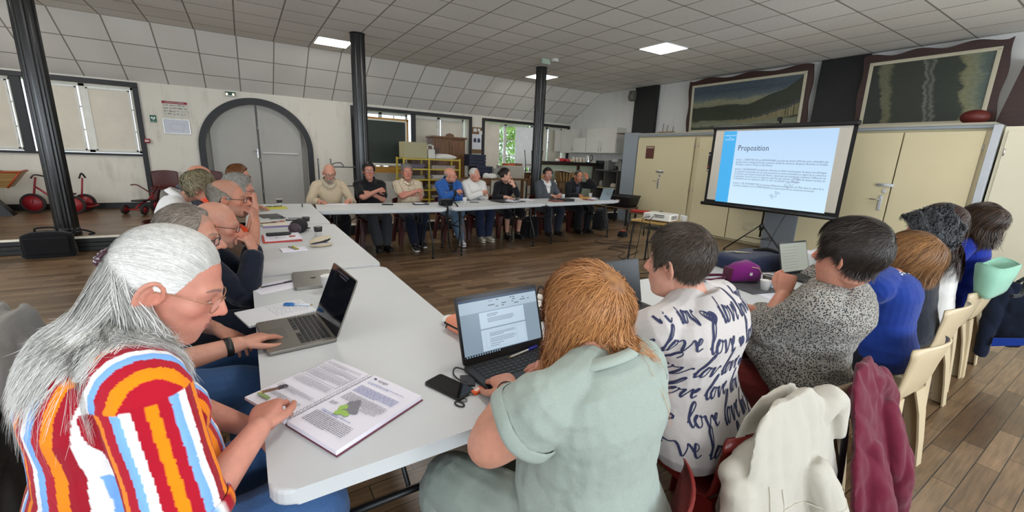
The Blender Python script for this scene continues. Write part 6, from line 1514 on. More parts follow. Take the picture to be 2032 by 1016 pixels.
        if bd:
            H = s.head; a = np.degrees(np.abs((H.A+np.pi) % (2*np.pi)-np.pi)); e = np.degrees(H.E); p = H.D*H.r[..., None]
            lo = np.interp(a, [0, 25, 45, 70, 90], [-62, -62, -60, -52, -45]); hi = np.interp(a, [0, 12, 22, 38, 55, 72, 84], bd.get('hi', [-37, -36, -26, -34, -30, -20, -12]))
            mk = np.clip((hi-e)/4, 0, 1)*np.clip((e-lo)/6, 0, 1)*np.clip((86-a)/6, 0, 1)
            if bd.get('goatee'): mk = mk*np.clip((bd['goatee']-a)/8, 0, 1)
            r = H.r+np.where(mk > 0, bd.get('t', .01)*mk**.5*(1+.25*noise3(H.D.reshape(-1, 3), 30, 2).reshape(a.shape)), -.006); V, F = H.grid(r); F = np.array(F); F = F[(mk.ravel() > 0)[F].any(1)]; Mn = np.array(M)
            c = np.array(lin(bd.get('col', '#b9b4aa'))); st = np.clip(.5+.5*noise3(V, 160, 4), 0, 1)[:, None]; s.child('beard', mesh_np('beard', V @ Mn[:3, :3].T+Mn[:3, 3], F, c*(.65+.5*st), HAIRM()))
def vol_at(H, arr, d):
    r = H.r; H.r = arr; o = H.R(d); H.r = r; return o
def lensmat():
    m, nt, b = newmat('lens'); b.inputs['Base Color'].default_value = (.9, .92, .95, 1); b.inputs['Roughness'].default_value = .03; b.inputs['Alpha'].default_value = .10; b.inputs['Specular IOR Level'].default_value = .6; return m
LENS = lensmat()
def hair_long_white(s, rng):
    """combed back from the forehead to a clip, then falling loose over the back and the near shoulder"""
    H = s.head; M = np.array(s.Hm); out = []; K = 16
    tow = lambda q: q @ M[:3, :3].T+M[:3, 3]
    clip = nrm((0, -.985, .06)); n = 7600
    a = rng.uniform(-math.pi, math.pi, n)*.62; hl = np.interp(np.degrees(np.abs(a)), *HL['long'])
    e = np.radians(hl+rng.uniform(1, 5, n)+rng.random(n)**1.6*(74-hl)); d = np.stack([np.sin(a)*np.cos(e), np.cos(a)*np.cos(e), np.sin(e)], 1)
    tgt = clip+np.stack([np.clip(d[:, 0]*.16, -.14, .14), 0*a, np.clip((d[:, 2]-.5)*.12, -.1, .08)], 1)+rng.normal(size=(n, 3))*.035; tgt /= np.linalg.norm(tgt, axis=1, keepdims=True)
    om = np.arccos(np.clip((d*tgt).sum(1), -1, 1))[:, None]; P = []
    for i in range(K):
        t = i/(K-1); q = (np.sin((1-t)*om)*d+np.sin(t*om)*tgt)/np.maximum(np.sin(om), 1e-3); q[:, 2] -= .05*math.sin(math.pi*t)*(np.abs(d[:, 0])); q /= np.linalg.norm(q, axis=1, keepdims=True)
        lift = .0075*min(1, t*5)+.0012+.0025*rng.random((n, 1))*(.3+.7*math.sin(math.pi*t)); P.append(q*(H.R(q)[:, None]+lift))
    out.append(tow(np.stack(P, 1)))
    # loose fall: starts around the clip and behind the ears, ends spread over back and near shoulder
    n = 13000; u = rng.random(n); dep = rng.random(n)
    az = np.radians(np.interp(u, [0, .5, 1], [215, 158, 122])+rng.normal(size=n)*9); el = np.radians(np.interp(u, [0, .5, 1], [2, -2, -26])+rng.uniform(-26, 18, n))
    d = np.stack([np.sin(az)*np.cos(el), np.cos(az)*np.cos(el), np.sin(el)], 1); S0 = tow(d*(H.R(d)[:, None]+.004+.009*dep[:, None]))
    W = lambda p: s.toloc(p)
    ctl_end = np.array([W(p) for p in ((-.36, 1.20, 1.03), (-.375, 1.11, 1.015), (-.335, 1.04, 1.01), (-.25, 1.01, 1.03), (-.20, 1.0, 1.03), (-.14, 1.015, 1.015))]); ctl_mid = np.array([W(p) for p in ((-.34, 1.20, 1.08), (-.345, 1.12, 1.07), (-.315, 1.06, 1.07), (-.255, 1.04, 1.085), (-.215, 1.03, 1.085), (-.17, 1.05, 1.09))])
    u = np.where(rng.random(n) < .55, u*.5, .58+u*.42)
    uu = np.clip(u+rng.normal(size=n)*.05, 0, 1)*5; i0 = np.minimum(uu.astype(int), 4); w_ = (uu-i0)[:, None]
    E = ctl_end[i0]*(1-w_)+ctl_end[i0+1]*w_+rng.normal(size=(n, 3))*np.array((.012, .012, .034)); Mi = ctl_mid[i0]*(1-w_)+ctl_mid[i0+1]*w_+rng.normal(size=(n, 3))*.012
    Ln = .76+.3*rng.random((n, 1)); P = []; K2 = K; ph = rng.random(n)*6.28; hz = rng.random(n)
    for i in range(K2):
        t = i/(K2-1)*Ln; q = (1-t)**2*S0+2*t*(1-t)*Mi+t*t*E; am = (.0115*t*(1.2-.2*t)); q = q+am*np.stack([np.sin(ph*.35+t[:, 0]*15+hz*1.6), np.sin(ph*.5+t[:, 0]*13+1), 0*ph], 1); P.append(q)
    S_ = np.stack(P, 1)
    bv = BVHTree.FromPolygons([tuple(x) for x in getv(s.topme)], [tuple(p_.vertices) for p_ in s.topme.polygons])
    for i in range(n):
        lay = .003+.012*dep[i]
        for j in range(5, K2):
            q, nn, ix, dist = bv.find_nearest(Vector(S_[i, j]), .10)
            if q is not None and (Vector(S_[i, j])-q).dot(nn) < lay: S_[i, j] = np.array(q+nn*lay)
    # smooth each strand once after pushing it out
    for _ in range(5): S_[:, 1:-1] = .5*S_[:, 1:-1]+.25*(S_[:, :-2]+S_[:, 2:])
    out.append(S_)
    return np.concatenate(out), np.concatenate([np.full(7600, .0016), np.full(n, .0016)])
# ================================================================ THE PEOPLE IN THE ROOM
ONLY = None
def H_(at=None, loc=None, **k):
    d = dict(k)
    if at is not None: d['at'] = at
    if loc is not None: d['loc'] = loc
    return d
def stripes_L1(s, v):
    """lengthwise stripes: over the body by the distance from its middle, on the sleeves around the arm"""
    pal = [lin(c) for c in ('#f2efee', '#7fb2ee', '#b01028', '#f58a0c', '#b01028', '#f2efee', '#7fb2ee', '#b3102a', '#f58a0c', '#a00f26')]
    wd = np.array([.020, .022, .026, .024, .026, .022, .022, .026, .024, .026]); cum = np.cumsum(wd); tot = cum[-1]
    t = (v-s.pel)@s.sx+.008*np.sin(v[:, 2]*11)
    t = t*1.3*(1+.22*np.clip(1.02-v[:, 2], -.2, .4))
    col = np.array(pal)[np.searchsorted(cum, (t+.5) % tot)]
    for d in 'LR':
        A = s.A[d]; a, b = A['sh'], A['el']; u = nrm(b-a); h = (v-a)@u; q = v-a-np.outer(h, u); rad = np.linalg.norm(q, axis=1)
        onarm = (h > .005) & (rad < .095) & (np.abs((v-s.spine[13])@s.sx) > .165)
        x = nrm(np.cross(u, s.fw)); y = np.cross(u, x); ang = np.arctan2(q@y, q@x)*.098
        c2 = np.array(pal)[np.searchsorted(cum, (ang+.31) % tot)]; col[onarm] = c2[onarm]
    return col
def checks(c0, c1, sp=.016):
    def f(s, v):
        a = ((v@s.sx+5) % sp) < sp*.32; b = ((v[:, 2]+5) % sp) < sp*.30; m = (a | b)[:, None]*.8; m = np.where((a & b)[:, None], 1, m*.75); return np.array(lin(c0))*(1-m)+np.array(lin(c1))*m
    return f
def front_panel(c_out, c_in, w0=.02, w1=.06, z0=.30):
    """open jacket or blazer: the shirt shows in a V down the chest"""
    def f(s, v):
        rel = v-s.pel; x = np.abs(rel@s.sx); f_ = np.einsum('ij,j->i', v-s.spine[12], s.fw); h = (v-s.pel)@s.up; wv = np.interp(h, [z0-.28, z0, .47], [w0*.4, w0, w1]); m = ((x < wv) & (f_ > .03))[:, None]; return np.where(m, np.array(lin(c_in)), np.array(lin(c_out)))
    return f
def floral():
    m, nt, b = newmat('dotted_shirt'); L = nt.links; tc = N(nt, 'ShaderNodeTexCoord')
    v1 = N(nt, 'ShaderNodeTexVoronoi', i_Scale=140.0, i_Randomness=.8); L.new(tc.outputs['Object'], v1.inputs['Vector'])
    v2 = N(nt, 'ShaderNodeTexVoronoi', i_Scale=240.0, i_Randomness=.9); L.new(tc.outputs['Object'], v2.inputs['Vector'])
    r1 = N(nt, 'ShaderNodeMapRange'); L.new(v1.outputs['Distance'], r1.inputs[0]); r1.inputs[1].default_value = .36; r1.inputs[2].default_value = .46; r1.inputs[3].default_value = 1; r1.inputs[4].default_value = 0
    r2 = N(nt, 'ShaderNodeMapRange'); L.new(v2.outputs['Distance'], r2.inputs[0]); r2.inputs[1].default_value = .30; r2.inputs[2].default_value = .40; r2.inputs[3].default_value = .8; r2.inputs[4].default_value = 0
    wn_ = N(nt, 'ShaderNodeValToRGB'); wn_.color_ramp.interpolation = 'CONSTANT'; e = wn_.color_ramp.elements; e[0].color = (*lin('#2d2e34'), 1); e[1].position = .62; e[1].color = (*lin('#3a2c2c'), 1); L.new(v1.outputs['Color'], wn_.inputs[0])
    m1 = N(nt, 'ShaderNodeMix', data_type='RGBA'); L.new(r2.outputs[0], m1.inputs[0]); m1.inputs[6].default_value = (*lin('#9b978e'), 1); m1.inputs[7].default_value = (*lin('#55575c'), 1)
    m2 = N(nt, 'ShaderNodeMix', data_type='RGBA'); L.new(r1.outputs[0], m2.inputs[0]); L.new(m1.outputs[2], m2.inputs[6]); L.new(wn_.outputs[0], m2.inputs[7]); L.new(m2.outputs[2], b.inputs['Base Color'])
    b.inputs['Roughness'].default_value = .9; b.inputs['Specular IOR Level'].default_value = .2
    n0 = N(nt, 'ShaderNodeTexNoise', i_Scale=16.0, i_Detail=3.0, i_Distortion=1.4); L.new(tc.outputs['Object'], n0.inputs['Vector']); bp = N(nt, 'ShaderNodeBump', i_Strength=.35, i_Distance=.03); L.new(n0.outputs[0], bp.inputs['Height']); L.new(bp.outputs[0], b.inputs['Normal'])
    return m
def blotch(c0, c1, sc_=60):
    m, nt, b = newmat('print_cloth'); L = nt.links; tc = N(nt, 'ShaderNodeTexCoord'); v = N(nt, 'ShaderNodeTexVoronoi', i_Scale=sc_, feature='DISTANCE_TO_EDGE'); L.new(tc.outputs['Object'], v.inputs['Vector']); lt = N(nt, 'ShaderNodeMath', operation='LESS_THAN'); lt.inputs[1].default_value = .17; L.new(v.outputs[0], lt.inputs[0])
    mx = N(nt, 'ShaderNodeMix', data_type='RGBA'); L.new(lt.outputs[0], mx.inputs[0]); mx.inputs[6].default_value = (*lin(c0), 1); mx.inputs[7].default_value = (*lin(c1), 1); L.new(mx.outputs[2], b.inputs['Base Color']); b.inputs['Roughness'].default_value = .85; return m
JEAN = fabric('#3f5f8c', var=.3, scale=260, key='jean'); JEAN2 = fabric('#5c7388', var=.3, scale=260, key='jean2'); NAVYT = fabric('#1b2230', key='navyt'); BLACKT = fabric('#15151a', key='blackt'); GREYT = fabric('#3b3d41', key='greyt')
GOLD = mat('#b08d4a', .25, .9); DKFR = dict(col='#191818', r=.0022)
FOLD_L = dict(at=None)
FA = dict(wrinkle=.003)
def crossed(z=.90, y=.235):
    z -= .045
    """arms folded over the chest: right forearm in front, hands on the opposite arms"""
    return dict(handR=dict(loc=(-.055, y+.02, z+.02), ldir=(-1, -.35, .12), lback=(.2, 1, .25), pole=(.9, -.2, -.55), curl=.4), handL=dict(loc=(.06, y-.035, z-.02), ldir=(1, -.45, -.05), lback=(-.2, 1, .3), pole=(-.9, -.2, -.55), curl=.5))
def P_(key, *a, **k):
    if ONLY and key not in ONLY: return None
    return Person(*a, **k)
shortgrey = dict(line='full', thick=.009, col='#6d6862', col2='#a8a49c', n=2600, len=.028, k=5, w=.0022, jit=.3, lift=1.1)
G_DIST = dict(vox=.0062)
# ---- far row, facing the camera side of the room
P_('P1', 'bald bearded man with glasses and beige jumper, hands on a paper on the far table', (1.05, 6.86), 180, lean=14, head=(1.05, 6.66, 1.155), look=(0, 22, 0), skin='#b98570', ruddy=.6, **G_DIST, seed=11,
   face=dict(age=.7), glasses=DKFR, beard=dict(col='#8f8a82', t=.006, goatee=30), stubble=.3, stubcol='#8a827a', haircol='#8a847a', brow='#5a5048', hair=dict(line='fringe', top=[0, 20, 26, 30], thick=.004, col='#6f6a62', col2='#98938a', base=.9),
   handR=dict(at=(.86, 6.42, .775), dir=(.55, -.7, -.12), back=(0, 0, 1), curl=.4), handL=dict(at=(1.26, 6.43, .78), dir=(-.5, -.75, -.1), back=(0, 0, 1), curl=.5),
   top=dict(name='jumper', mat=fabric('#b3a38a', scale=180, bump=.6), sleeve=3.75, collar=True, colmat=fabric('#b0a58f'), wrinkle=.0045, inf=.017), bottom=dict(mat=BLACKT), belly=.03)
P_('P2', 'man in a black polo shirt with glasses and dark hair, arms folded', (1.66, 6.83), 180, lean=-2, head=(1.64, 6.78, 1.19), look=(-6, 0, 0), skin='#b27c69', ruddy=.8, wide=1.10, **G_DIST, seed=12,
   face=dict(fat=.5, age=.8), glasses=dict(col='#3a3a40', r=.0018), haircol='#1d1a18', hair=dict(line='full', thick=.016, col='#161413', col2='#2c2724', n=900, len=.04, k=5, w=.003, frontvol=.3), **crossed(.93, .25), top=dict(mat=fabric('#121216'), sleeve=1.5, collar=True, flare=.012), bottom=dict(mat=GREYT), belly=.06, footR=(.03, .52, .10), footL=(-.10, .50, .085), shoe='#0d0d0e')
P_('P3', 'grey-haired man in a cream and brown checked short sleeve shirt, arms folded', (2.27, 6.83), 180, lean=-2, head=(2.25, 6.78, 1.19), look=(-8, 2, 3), skin='#b47b68', ruddy=.9, wide=1.12, vox=.0055, seed=13,
   face=dict(fat=.7, age=.9), haircol='#6a665f', brow='#6a645c', hair=dict(line='full', thick=.013, col='#5d5a55', col2='#8f8b84', n=1200, len=.03, k=5, w=.003), **crossed(.92, .27), top=dict(colfn=checks('#cfc3ab', '#6e5138', .021), key='chk', sleeve=1.35, collar=True, flare=.014, vox=.0045), bottom=dict(mat=fabric('#1c2233')), belly=.09, footR=(.10, .62, .09), footL=(-.05, .44, .10), shoe='#181a22', sole='#d8d8d4')
P_('P4', 'bald man in a blue zip jacket with folded arms looking toward the screen', (3.00, 6.84), 180, lean=2, head=(2.99, 6.72, 1.145), look=(52, 4, 0), skin='#b98069', ruddy=.8, **G_DIST, seed=14,
   face=dict(age=.7), glasses=dict(col='#6a6660', r=.0014), haircol='#9a9186', brow='#8a7d70', browamt=.5, hair=dict(line='fringe', top=[0, 12, 20, 24], thick=.002, col='#9a8d80', base=.9), stubble=.25, stubcol='#9c8f86', **crossed(.90, .25),
   top=dict(name='jacket', colfn=front_panel('#2a5596', '#1d2126', .03, .055, .36), key='bluej', sleeve=3.7, collar=True, colmat=fabric('#24487f'), inf=.022, wrinkle=.006), bottom=dict(mat=JEAN2), footR=(.02, .60, .10), footL=(.0, .40, .24), kneeL=(-.1, .5, .9), toeL=(.5, .8, .1), shoe='#c9cbd2', sole='#e2e2e0')
P_('P5', 'man with cropped white hair in a white shirt looking toward the screen', (3.52, 6.86), 180, lean=-1, head=(3.49, 6.78, 1.15), look=(28, 0, 0), skin='#bd8672', ruddy=.6, **G_DIST, seed=15,
   face=dict(age=.8, w=.96), haircol='#b8b4ac', brow='#8f8a82', hair=dict(line='reced', thick=.004, col='#a39f98', col2='#c9c6c0', base=.95), **crossed(.88, .24), top=dict(mat=fabric('#d3d1cb', scale=500), sleeve=3.7, collar=True, wrinkle=.0055, inf=.018), bottom=dict(mat=fabric('#222c44', key='dj')), footR=(.05, .40, .09), footL=(-.08, .42, .09), shoe='#bdb6a8', sole='#c9c4b8')
P_('P6', 'woman in a black cardigan with dark tied hair and glasses, hand on her chin', (4.14, 6.86), 180, lean=10, head=(4.06, 6.66, 1.16), look=(62, 2, 0), skin='#c99a84', ruddy=.4, wide=.9, **G_DIST, seed=16,
   face=dict(fem=1, age=.15), glasses=dict(col='#241c1c', r=.0018, hh=.019), haircol='#1f1714', hair=dict(line='long', thick=.012, col='#17110f', col2='#2e2420', n=700, len=.1, k=6, w=.003, hug=.9, jit=.05, flow=lambda u, p: np.array((0, -1., .15))-u*0), bun=True,
   handL=dict(at=(4.14, 6.49, 1.0), dir=(-.45, .1, .85), back=(.3, -.9, .3), pole=(-.4, .3, -1), curl=.8), handR=dict(at=(3.98, 6.47, .785), dir=(.8, -.5, -.1), curl=.4), top=dict(name='cardigan', mat=fabric('#131317'), sleeve=3.6, inf=.016), bottom=dict(name='skirt', mat=BLACKT, len=2.4, thick=1.1), shoe='#101012', bust=.6)
P_('P7', 'man in a grey blazer and white shirt speaking, hands joined on the table', (5.10, 6.88), 180, lean=10, head=(5.08, 6.72, 1.185), look=(-14, 0, 0), skin='#b88572', ruddy=.7, wide=1.05, **G_DIST, seed=17,
   face=dict(fat=.3, age=.4), glasses=dict(col='#8a8a8a', r=.0012), haircol='#221c18', hair=dict(line='full', thick=.015, col='#1b1613', col2='#332a24', n=900, len=.035, k=5, w=.003), stubble=.35, stubcol='#5a4a42',
   handR=dict(at=(5.02, 6.47, .80), dir=(.7, -.5, -.1), curl=.7), handL=dict(at=(5.22, 6.47, .81), dir=(-.75, -.45, -.15), curl=.7), top=dict(name='blazer', colfn=front_panel('#474b51', '#d8d6d2', .028, .065, .33), key='blz', sleeve=3.65, collar=True, colmat=fabric('#d5d3cf'), inf=.022, wrinkle=.004), bottom=dict(mat=fabric('#262b36')), belly=.03, shoe='#241a14')
P_('P8', 'man in a black jacket with glasses writing, other hand raised to his ear', (5.90, 6.90), 180, lean=8, head=(5.90, 6.74, 1.15), look=(-6, 4, -4), skin='#a86f55', ruddy=.6, **G_DIST, seed=18,
   face=dict(age=.6), glasses=dict(col='#2a2422', r=.0016), haircol='#2a211c', hair=dict(line='reced', thick=.004, col='#2a221d', col2='#453a33', base=.9), stubble=.35, stubcol='#5b463b',
   handR=dict(at=(5.76, 6.50, .79), dir=(.2, -.85, -.25), curl=.9), handL=dict(at=(6.07, 6.66, 1.11), dir=(-.15, .0, 1), back=(.2, -.95, 0), pole=(-.9, .2, -.6), curl=.7), top=dict(name='jacket', colfn=front_panel('#141417', '#3d4250', .035, .06, .33), key='blkj', sleeve=3.7, collar=True, colmat=fabric('#17171a'), inf=.022, wrinkle=.005), bottom=dict(mat=BLACKT), shoe='#0c0c0d')
# ---- left row, facing the middle of the room
P_('L8', 'woman with tied reddish-brown hair and sunglasses at the far end of the left row', (-.40, 5.70), -90, lean=20, head=(-.05, 5.66, 1.145), look=(-8, 4, 0), skin='#b5806c', wide=.9, vox=.0058, seed=21, face=dict(fem=1, age=.4), haircol='#5a341e', glasses=dict(col='#151414', r=.002, hh=.02, lens=mat('#1a1413', .15, key='darklens')),
   hair=dict(line='long', thick=.02, col='#4a2a18', col2='#7d5028', n=1400, len=.12, k=7, w=.003, hug=.8, jit=.1, flow=lambda u, p: np.array((0, -1., .25))-u*0), handR=dict(at=(.03, 5.55, .96), dir=(-.1, .1, 1), back=(.9, -.3, 0), pole=(.3, .3, -1), curl=.9), handL=dict(at=(.06, 5.80, .80), dir=(.9, 0, -.1)), top=dict(mat=fabric('#5b3a33'), sleeve=1.6), bottom=dict(mat=NAVYT), bust=.5)
P_('L7', 'bald man farthest back in the left row, only his scalp showing', (-.58, 5.15), -90, lean=12, head=(-.36, 5.05, 1.165), look=(8, 4, 0), skin='#b97f68', vox=.0062, seed=22, face=dict(age=.7), haircol='#8a8078', hair=dict(line='fringe', top=[0, 12, 20, 24], thick=.003, col='#8a7f74', base=.9), top=dict(mat=fabric('#3a3f4a'), sleeve=3.6, collar=True), bottom=dict(mat=NAVYT))
P_('L6', 'woman with short grey-blond hair, earring and white blouse in the left row', (-.60, 4.55), -90, lean=12, head=(-.33, 4.45, 1.125), look=(-2, 6, 0), skin='#bd8a76', wide=.95, vox=.0055, seed=23, face=dict(fem=1, age=.6), haircol='#6b6048', earring=.012,
   hair=dict(line='full', thick=.022, col='#3d3a30', col2='#a39674', n=5200, len=.055, k=7, w=.0032, jit=.45, rough=.2, curl=.3, grav=.1), top=dict(mat=fabric('#d6d5d2'), sleeve=2.4, collar=True, inf=.02), bottom=dict(mat=NAVYT), bust=.5)
P_('L5', 'grey-haired man with glasses and an orange polo behind the clasped hands', (-.42, 4.02), -90, lean=24, head=(-.05, 3.95, 1.145), look=(-4, 10, 0), skin='#b98570', vox=.0055, seed=24, face=dict(age=.7), glasses=dict(col='#4a4540', r=.0018), haircol='#8d8a84', brow='#77726a', hair=dict(line='full', thick=.012, col='#6f6c66', col2='#a9a59d', n=1600, len=.03, k=5, w=.003),
   handR=dict(at=(.05, 3.86, 1.03), dir=(0, .3, .9), back=(.9, -.2, .1), pole=(.2, 0, -1), curl=1.1), top=dict(mat=fabric('#c2401c'), sleeve=1.6, collar=True), bottom=dict(mat=NAVYT))
P_('L4', 'balding man with glasses resting clasped hands at his mouth, bare forearms', (-.45, 3.36), -90, lean=30, slump=.08, head=(-.105, 3.30, 1.145), look=(-6, 5, 0), skin='#b27a62', ruddy=.8, wide=1.05, vox=.0045, seed=25, face=dict(age=.9, nose=1.1), glasses=dict(col='#2a2522', r=.0020, hh=.016), haircol='#7d7468', brow='#6b6156', buzz=.35, hair=dict(line='fringe', top=[0, 30, 42, 46], thick=.008, col='#5d554b', col2='#948c80', n=1800, len=.025, k=5, w=.0025, jit=.2, flow=lambda u, p: np.array((0, -1., -.3))-u*0), stubble=.3, stubcol='#8a7a70',
   handR=dict(at=(.03, 3.24, .98), dir=(-.05, .30, .95), back=(.9, -.5, .1), pole=(.35, .2, -1), curls=[(.9, 1.3, .6)]*4, thumb=.3), handL=dict(at=(.035, 3.38, .98), dir=(-.05, -.30, .95), back=(.9, .5, .1), pole=(-.35, .2, -1), curls=[(.9, 1.3, .6)]*4, thumb=.3), top=dict(mat=fabric('#4b3a2e'), sleeve=1.5, collar=True, flare=.012), bottom=dict(mat=NAVYT))
P_('L3', 'bald man with glasses in a navy jumper, hands clasped before his mouth', (-.46, 2.74), -90, lean=32, slump=.09, head=(-.150, 2.70, 1.065), look=(-4, 12, 0), skin='#b9846e', ruddy=.9, vox=.0042, seed=26, face=dict(age=.9), glasses=dict(col='#3a2c28', r=.0019, hh=.015), haircol='#9a8f84', brow='#8d7f72', browamt=.6, buzz=.12, hair=dict(line='fringe', top=[0, 8, 20, 26], thick=.0015, col='#a08d80', base=.9), stubble=.2, stubcol='#a08f86',
   handR=dict(at=(.005, 2.63, .915), dir=(-.22, .28, .93), back=(.85, -.5, .2), pole=(.35, .25, -1), curls=[(.9, 1.3, .6)]*4, thumb=.3), handL=dict(at=(.005, 2.77, .915), dir=(-.22, -.28, .93), back=(.85, .5, .2), pole=(-.35, .25, -1), curls=[(.9, 1.3, .6)]*4, thumb=.3), top=dict(name='jumper', mat=fabric('#171d2b', scale=240), sleeve=3.8, wrinkle=.006, inf=.018), bottom=dict(mat=NAVYT))
P_('L2', 'man with thin grey-brown hair and dark glasses in a navy tee using the silver laptop', (-.48, 2.02), -90, lean=18, slump=.07, head=(-.215, 2.10, 1.115), look=(-4, 10, 0), skin='#c08b76', ruddy=.7, vox=.004, seed=27, face=dict(age=.9, nose=1.08, w=.98), glasses=dict(col='#26242a', r=.0023, hh=.0155, sq=4, arm=1.2), haircol='#77695c', brow='#7d7064', buzz=.45, buzzline='full',
   hair=dict(line='reced', thick=.008, col='#5f5348', col2='#aca296', n=4200, len=.035, k=6, w=.0018, jit=.16, flow=lambda u, p: np.stack([u[:, 0]*.2, -np.ones(len(u))*.8, -.55+0*u[:, 0]], 1)),
   handR=dict(at=(-.07, 1.69, .785), dir=(.78, .60, -.06), back=(-.1, 0, 1), pole=(.8, -.3, -.6), curl=.28, spread=.05), handL=dict(at=(-.16, 2.10, .70), dir=(.5, -.6, -.2), pole=(-.6, 0, -.8)), top=dict(name='tee', mat=fabric('#202739', scale=300), sleeve=1.5, wrinkle=.005, inf=.016, flare=.014), bottom=dict(mat=JEAN), watch=True)
L1 = P_('L1', 'woman with long white hair in a red, orange, white and blue striped tee', (-.378, 1.10), -70, lean=13, slump=.03, deep=.94, torso=1.13, head=(-.163, 1.15, 1.175), look=(-26, 27, 0), skin='#c68a76', ruddy=.7, wide=1.08, vox=.0034, seed=28, face=dict(fem=.6, age=.7, nose=.97, fat=.4, w=1.0), lip='#a25f58', brow='#5f5650', browamt=.8, earsc=1.2, earback=.006, haircol='#d8d4cc', lid=.4, gaze=(0, -.35), shfwd=.02, ring=True,
   glasses=dict(mat=mat('#a5765a', .25, .4), r=.0013, hw=.026, hh=.0185, sq=3), earring=.016, clip=True,
   hair=dict(line='long', thick=.0012, col='#c0beb7', col2='#efede9', base=.85, rough=.03, soft=10, custom=hair_long_white),
   handR=dict(at=(-.025, 1.085, .805), dir=(.22, .95, .05), back=(-.30, -.25, .95), el=(-.165, .945, .715), pole=(.15, -.3, -1), curls=[(.55, 1.0, .5), (.7, 1.1, .6), (.9, 1.2, .6), (1.0, 1.2, .6)], thumb=.25), handL=dict(at=(-.06, 1.34, .66), dir=(.6, -.5, -.3), pole=(-.6, 0, -.8)), armlen=.93,
   top=dict(name='striped_tee', colfn=stripes_L1, key='stripe', sleeve=1.75, flare=.018, inf=.018, wrinkle=.0025, hem=-.12, vox=.0036), bottom=dict(mat=JEAN), bust=.8, belly=.06, footR=(.12, .42, .085), footL=(-.12, .40, .085))
# ---- right row, seen from behind
R7 = P_('R7', 'woman with dark wavy hair and a royal blue top, last of the right row', (4.62, .74), 6, lean=4, head=(4.55, .72, 1.145), look=(14, 0, 0), skin='#bd8d78', wide=.92, vox=.006, seed=37, face=dict(fem=1, age=.3), haircol='#2a1a14', hair=dict(line='long', thick=.022, col='#160f0d', col2='#46301f', n=3400, zend=-.17, k=11, w=.0045, jit=.12, drop=-.01, collide=True, curl=.2), top=dict(mat=fabric('#152a86'), sleeve=3.6), bottom=dict(mat=NAVYT), bust=.5)
R6 = P_('R6', 'woman with long straight dark brown hair between the curly man and last woman', (4.0, .76), 3, lean=6, head=(3.95, .80, 1.155), look=(6, 4, 0), skin='#bd8d78', wide=.9, vox=.006, seed=36, face=dict(fem=1, age=.2), haircol='#2a1a14', hair=dict(line='long', thick=.016, col='#1a100d', col2='#4a2e22', n=3400, zend=-.36, k=12, w=.004, jit=.05, drop=-.01, collide=True), top=dict(mat=fabric('#d2cfca'), sleeve=2.4), bottom=dict(mat=NAVYT), bust=.5)
R5 = P_('R5', 'man with tousled black and grey curly hair and a dark jumper in the right row', (3.42, .72), 4, lean=12, head=(3.34, .73, 1.125), look=(10, 6, 0), skin='#b57d66', vox=.0055, seed=35, face=dict(age=.5), haircol='#2c2c2e', hair=dict(line='full', thick=.028, col='#0b0b0c', col2='#5a5c60', base=.4, n=6500, len=.055, k=9, w=.0034, jit=.35, curl=1.3, rough=.4, nfreq=14, hug=.1), top=dict(mat=fabric('#20242c'), sleeve=3.7, inf=.018), bottom=dict(mat=NAVYT))
R4 = P_('R4', 'woman with an auburn bob, blue jumper and patterned blouse collar', (2.84, .67), 4, lean=8, torso=.84, head=(2.95, .68, 1.03), look=(12, 10, 0), skin='#c9957f', wide=1.02, vox=.0048, seed=34, face=dict(fem=1, age=.5), haircol='#7a5230', hair=dict(line='long', thick=.026, sidevol=.5, sideel=-15, col='#4e3018', col2='#a97a4a', n=12000, zend=-.125, k=11, w=.0018, jit=.09, drop=.035, gdrop=.8, hug=.5, curl=.12), handL=dict(at=(2.86, .83, .90), dir=(.1, -.1, 1), back=(-1, -.2, 0), pole=(-.3, .8, -.6), curl=.8), top=dict(name='jumper', mat=fabric('#14317e', scale=160, bump=.7, key='bluej'), sleeve=3.7, inf=.018, wrinkle=.003, collar=True, colmat=blotch('#cfd3da', '#27406e', 70), colh=.032, colr=.092), bottom=dict(mat=NAVYT), bust=.6, belly=.03)
R3 = P_('R3', 'man with dark hair in a grey shirt printed with small dots, fist raised', (2.02, .69), 14, lean=0, slump=.06, head=(1.90, .61, 1.175), look=(-20, 2, 0), skin='#bf8670', ruddy=.9, wide=1.36, neck=.066, vox=.0042, seed=33, face=dict(fat=.6, age=.6), haircol='#221b17', hair=dict(line='full', thick=.017, col='#14100e', col2='#3a3029', n=11000, len=.05, k=8, w=.0017, jit=.2, grav=.2, rough=.18, curl=.2, whorl=(.1, -.8, .55)),
   handL=dict(el=(1.80, .80, .80), at=(1.925, .815, .95), dir=(.28, .05, .95), back=(-.8, -.55, .2), curls=[(1.3, 1.6, 1.0)]*4, thumb=.2, curl=1.0), handsc=.94, handR=dict(at=(2.05, 1.05, .79), dir=(-.5, .8, -.1), curl=.6), top=dict(mat=floral(), sleeve=3.0, sleeveR=3.5, collar=True, colup=.010, colh=.034, colr=.084, colv=.25, inf=.018, wrinkle=.0045, hem=-.12, vox=.0048), bottom=dict(mat=fabric('#5a1d1a', key='redtr')), belly=.10)
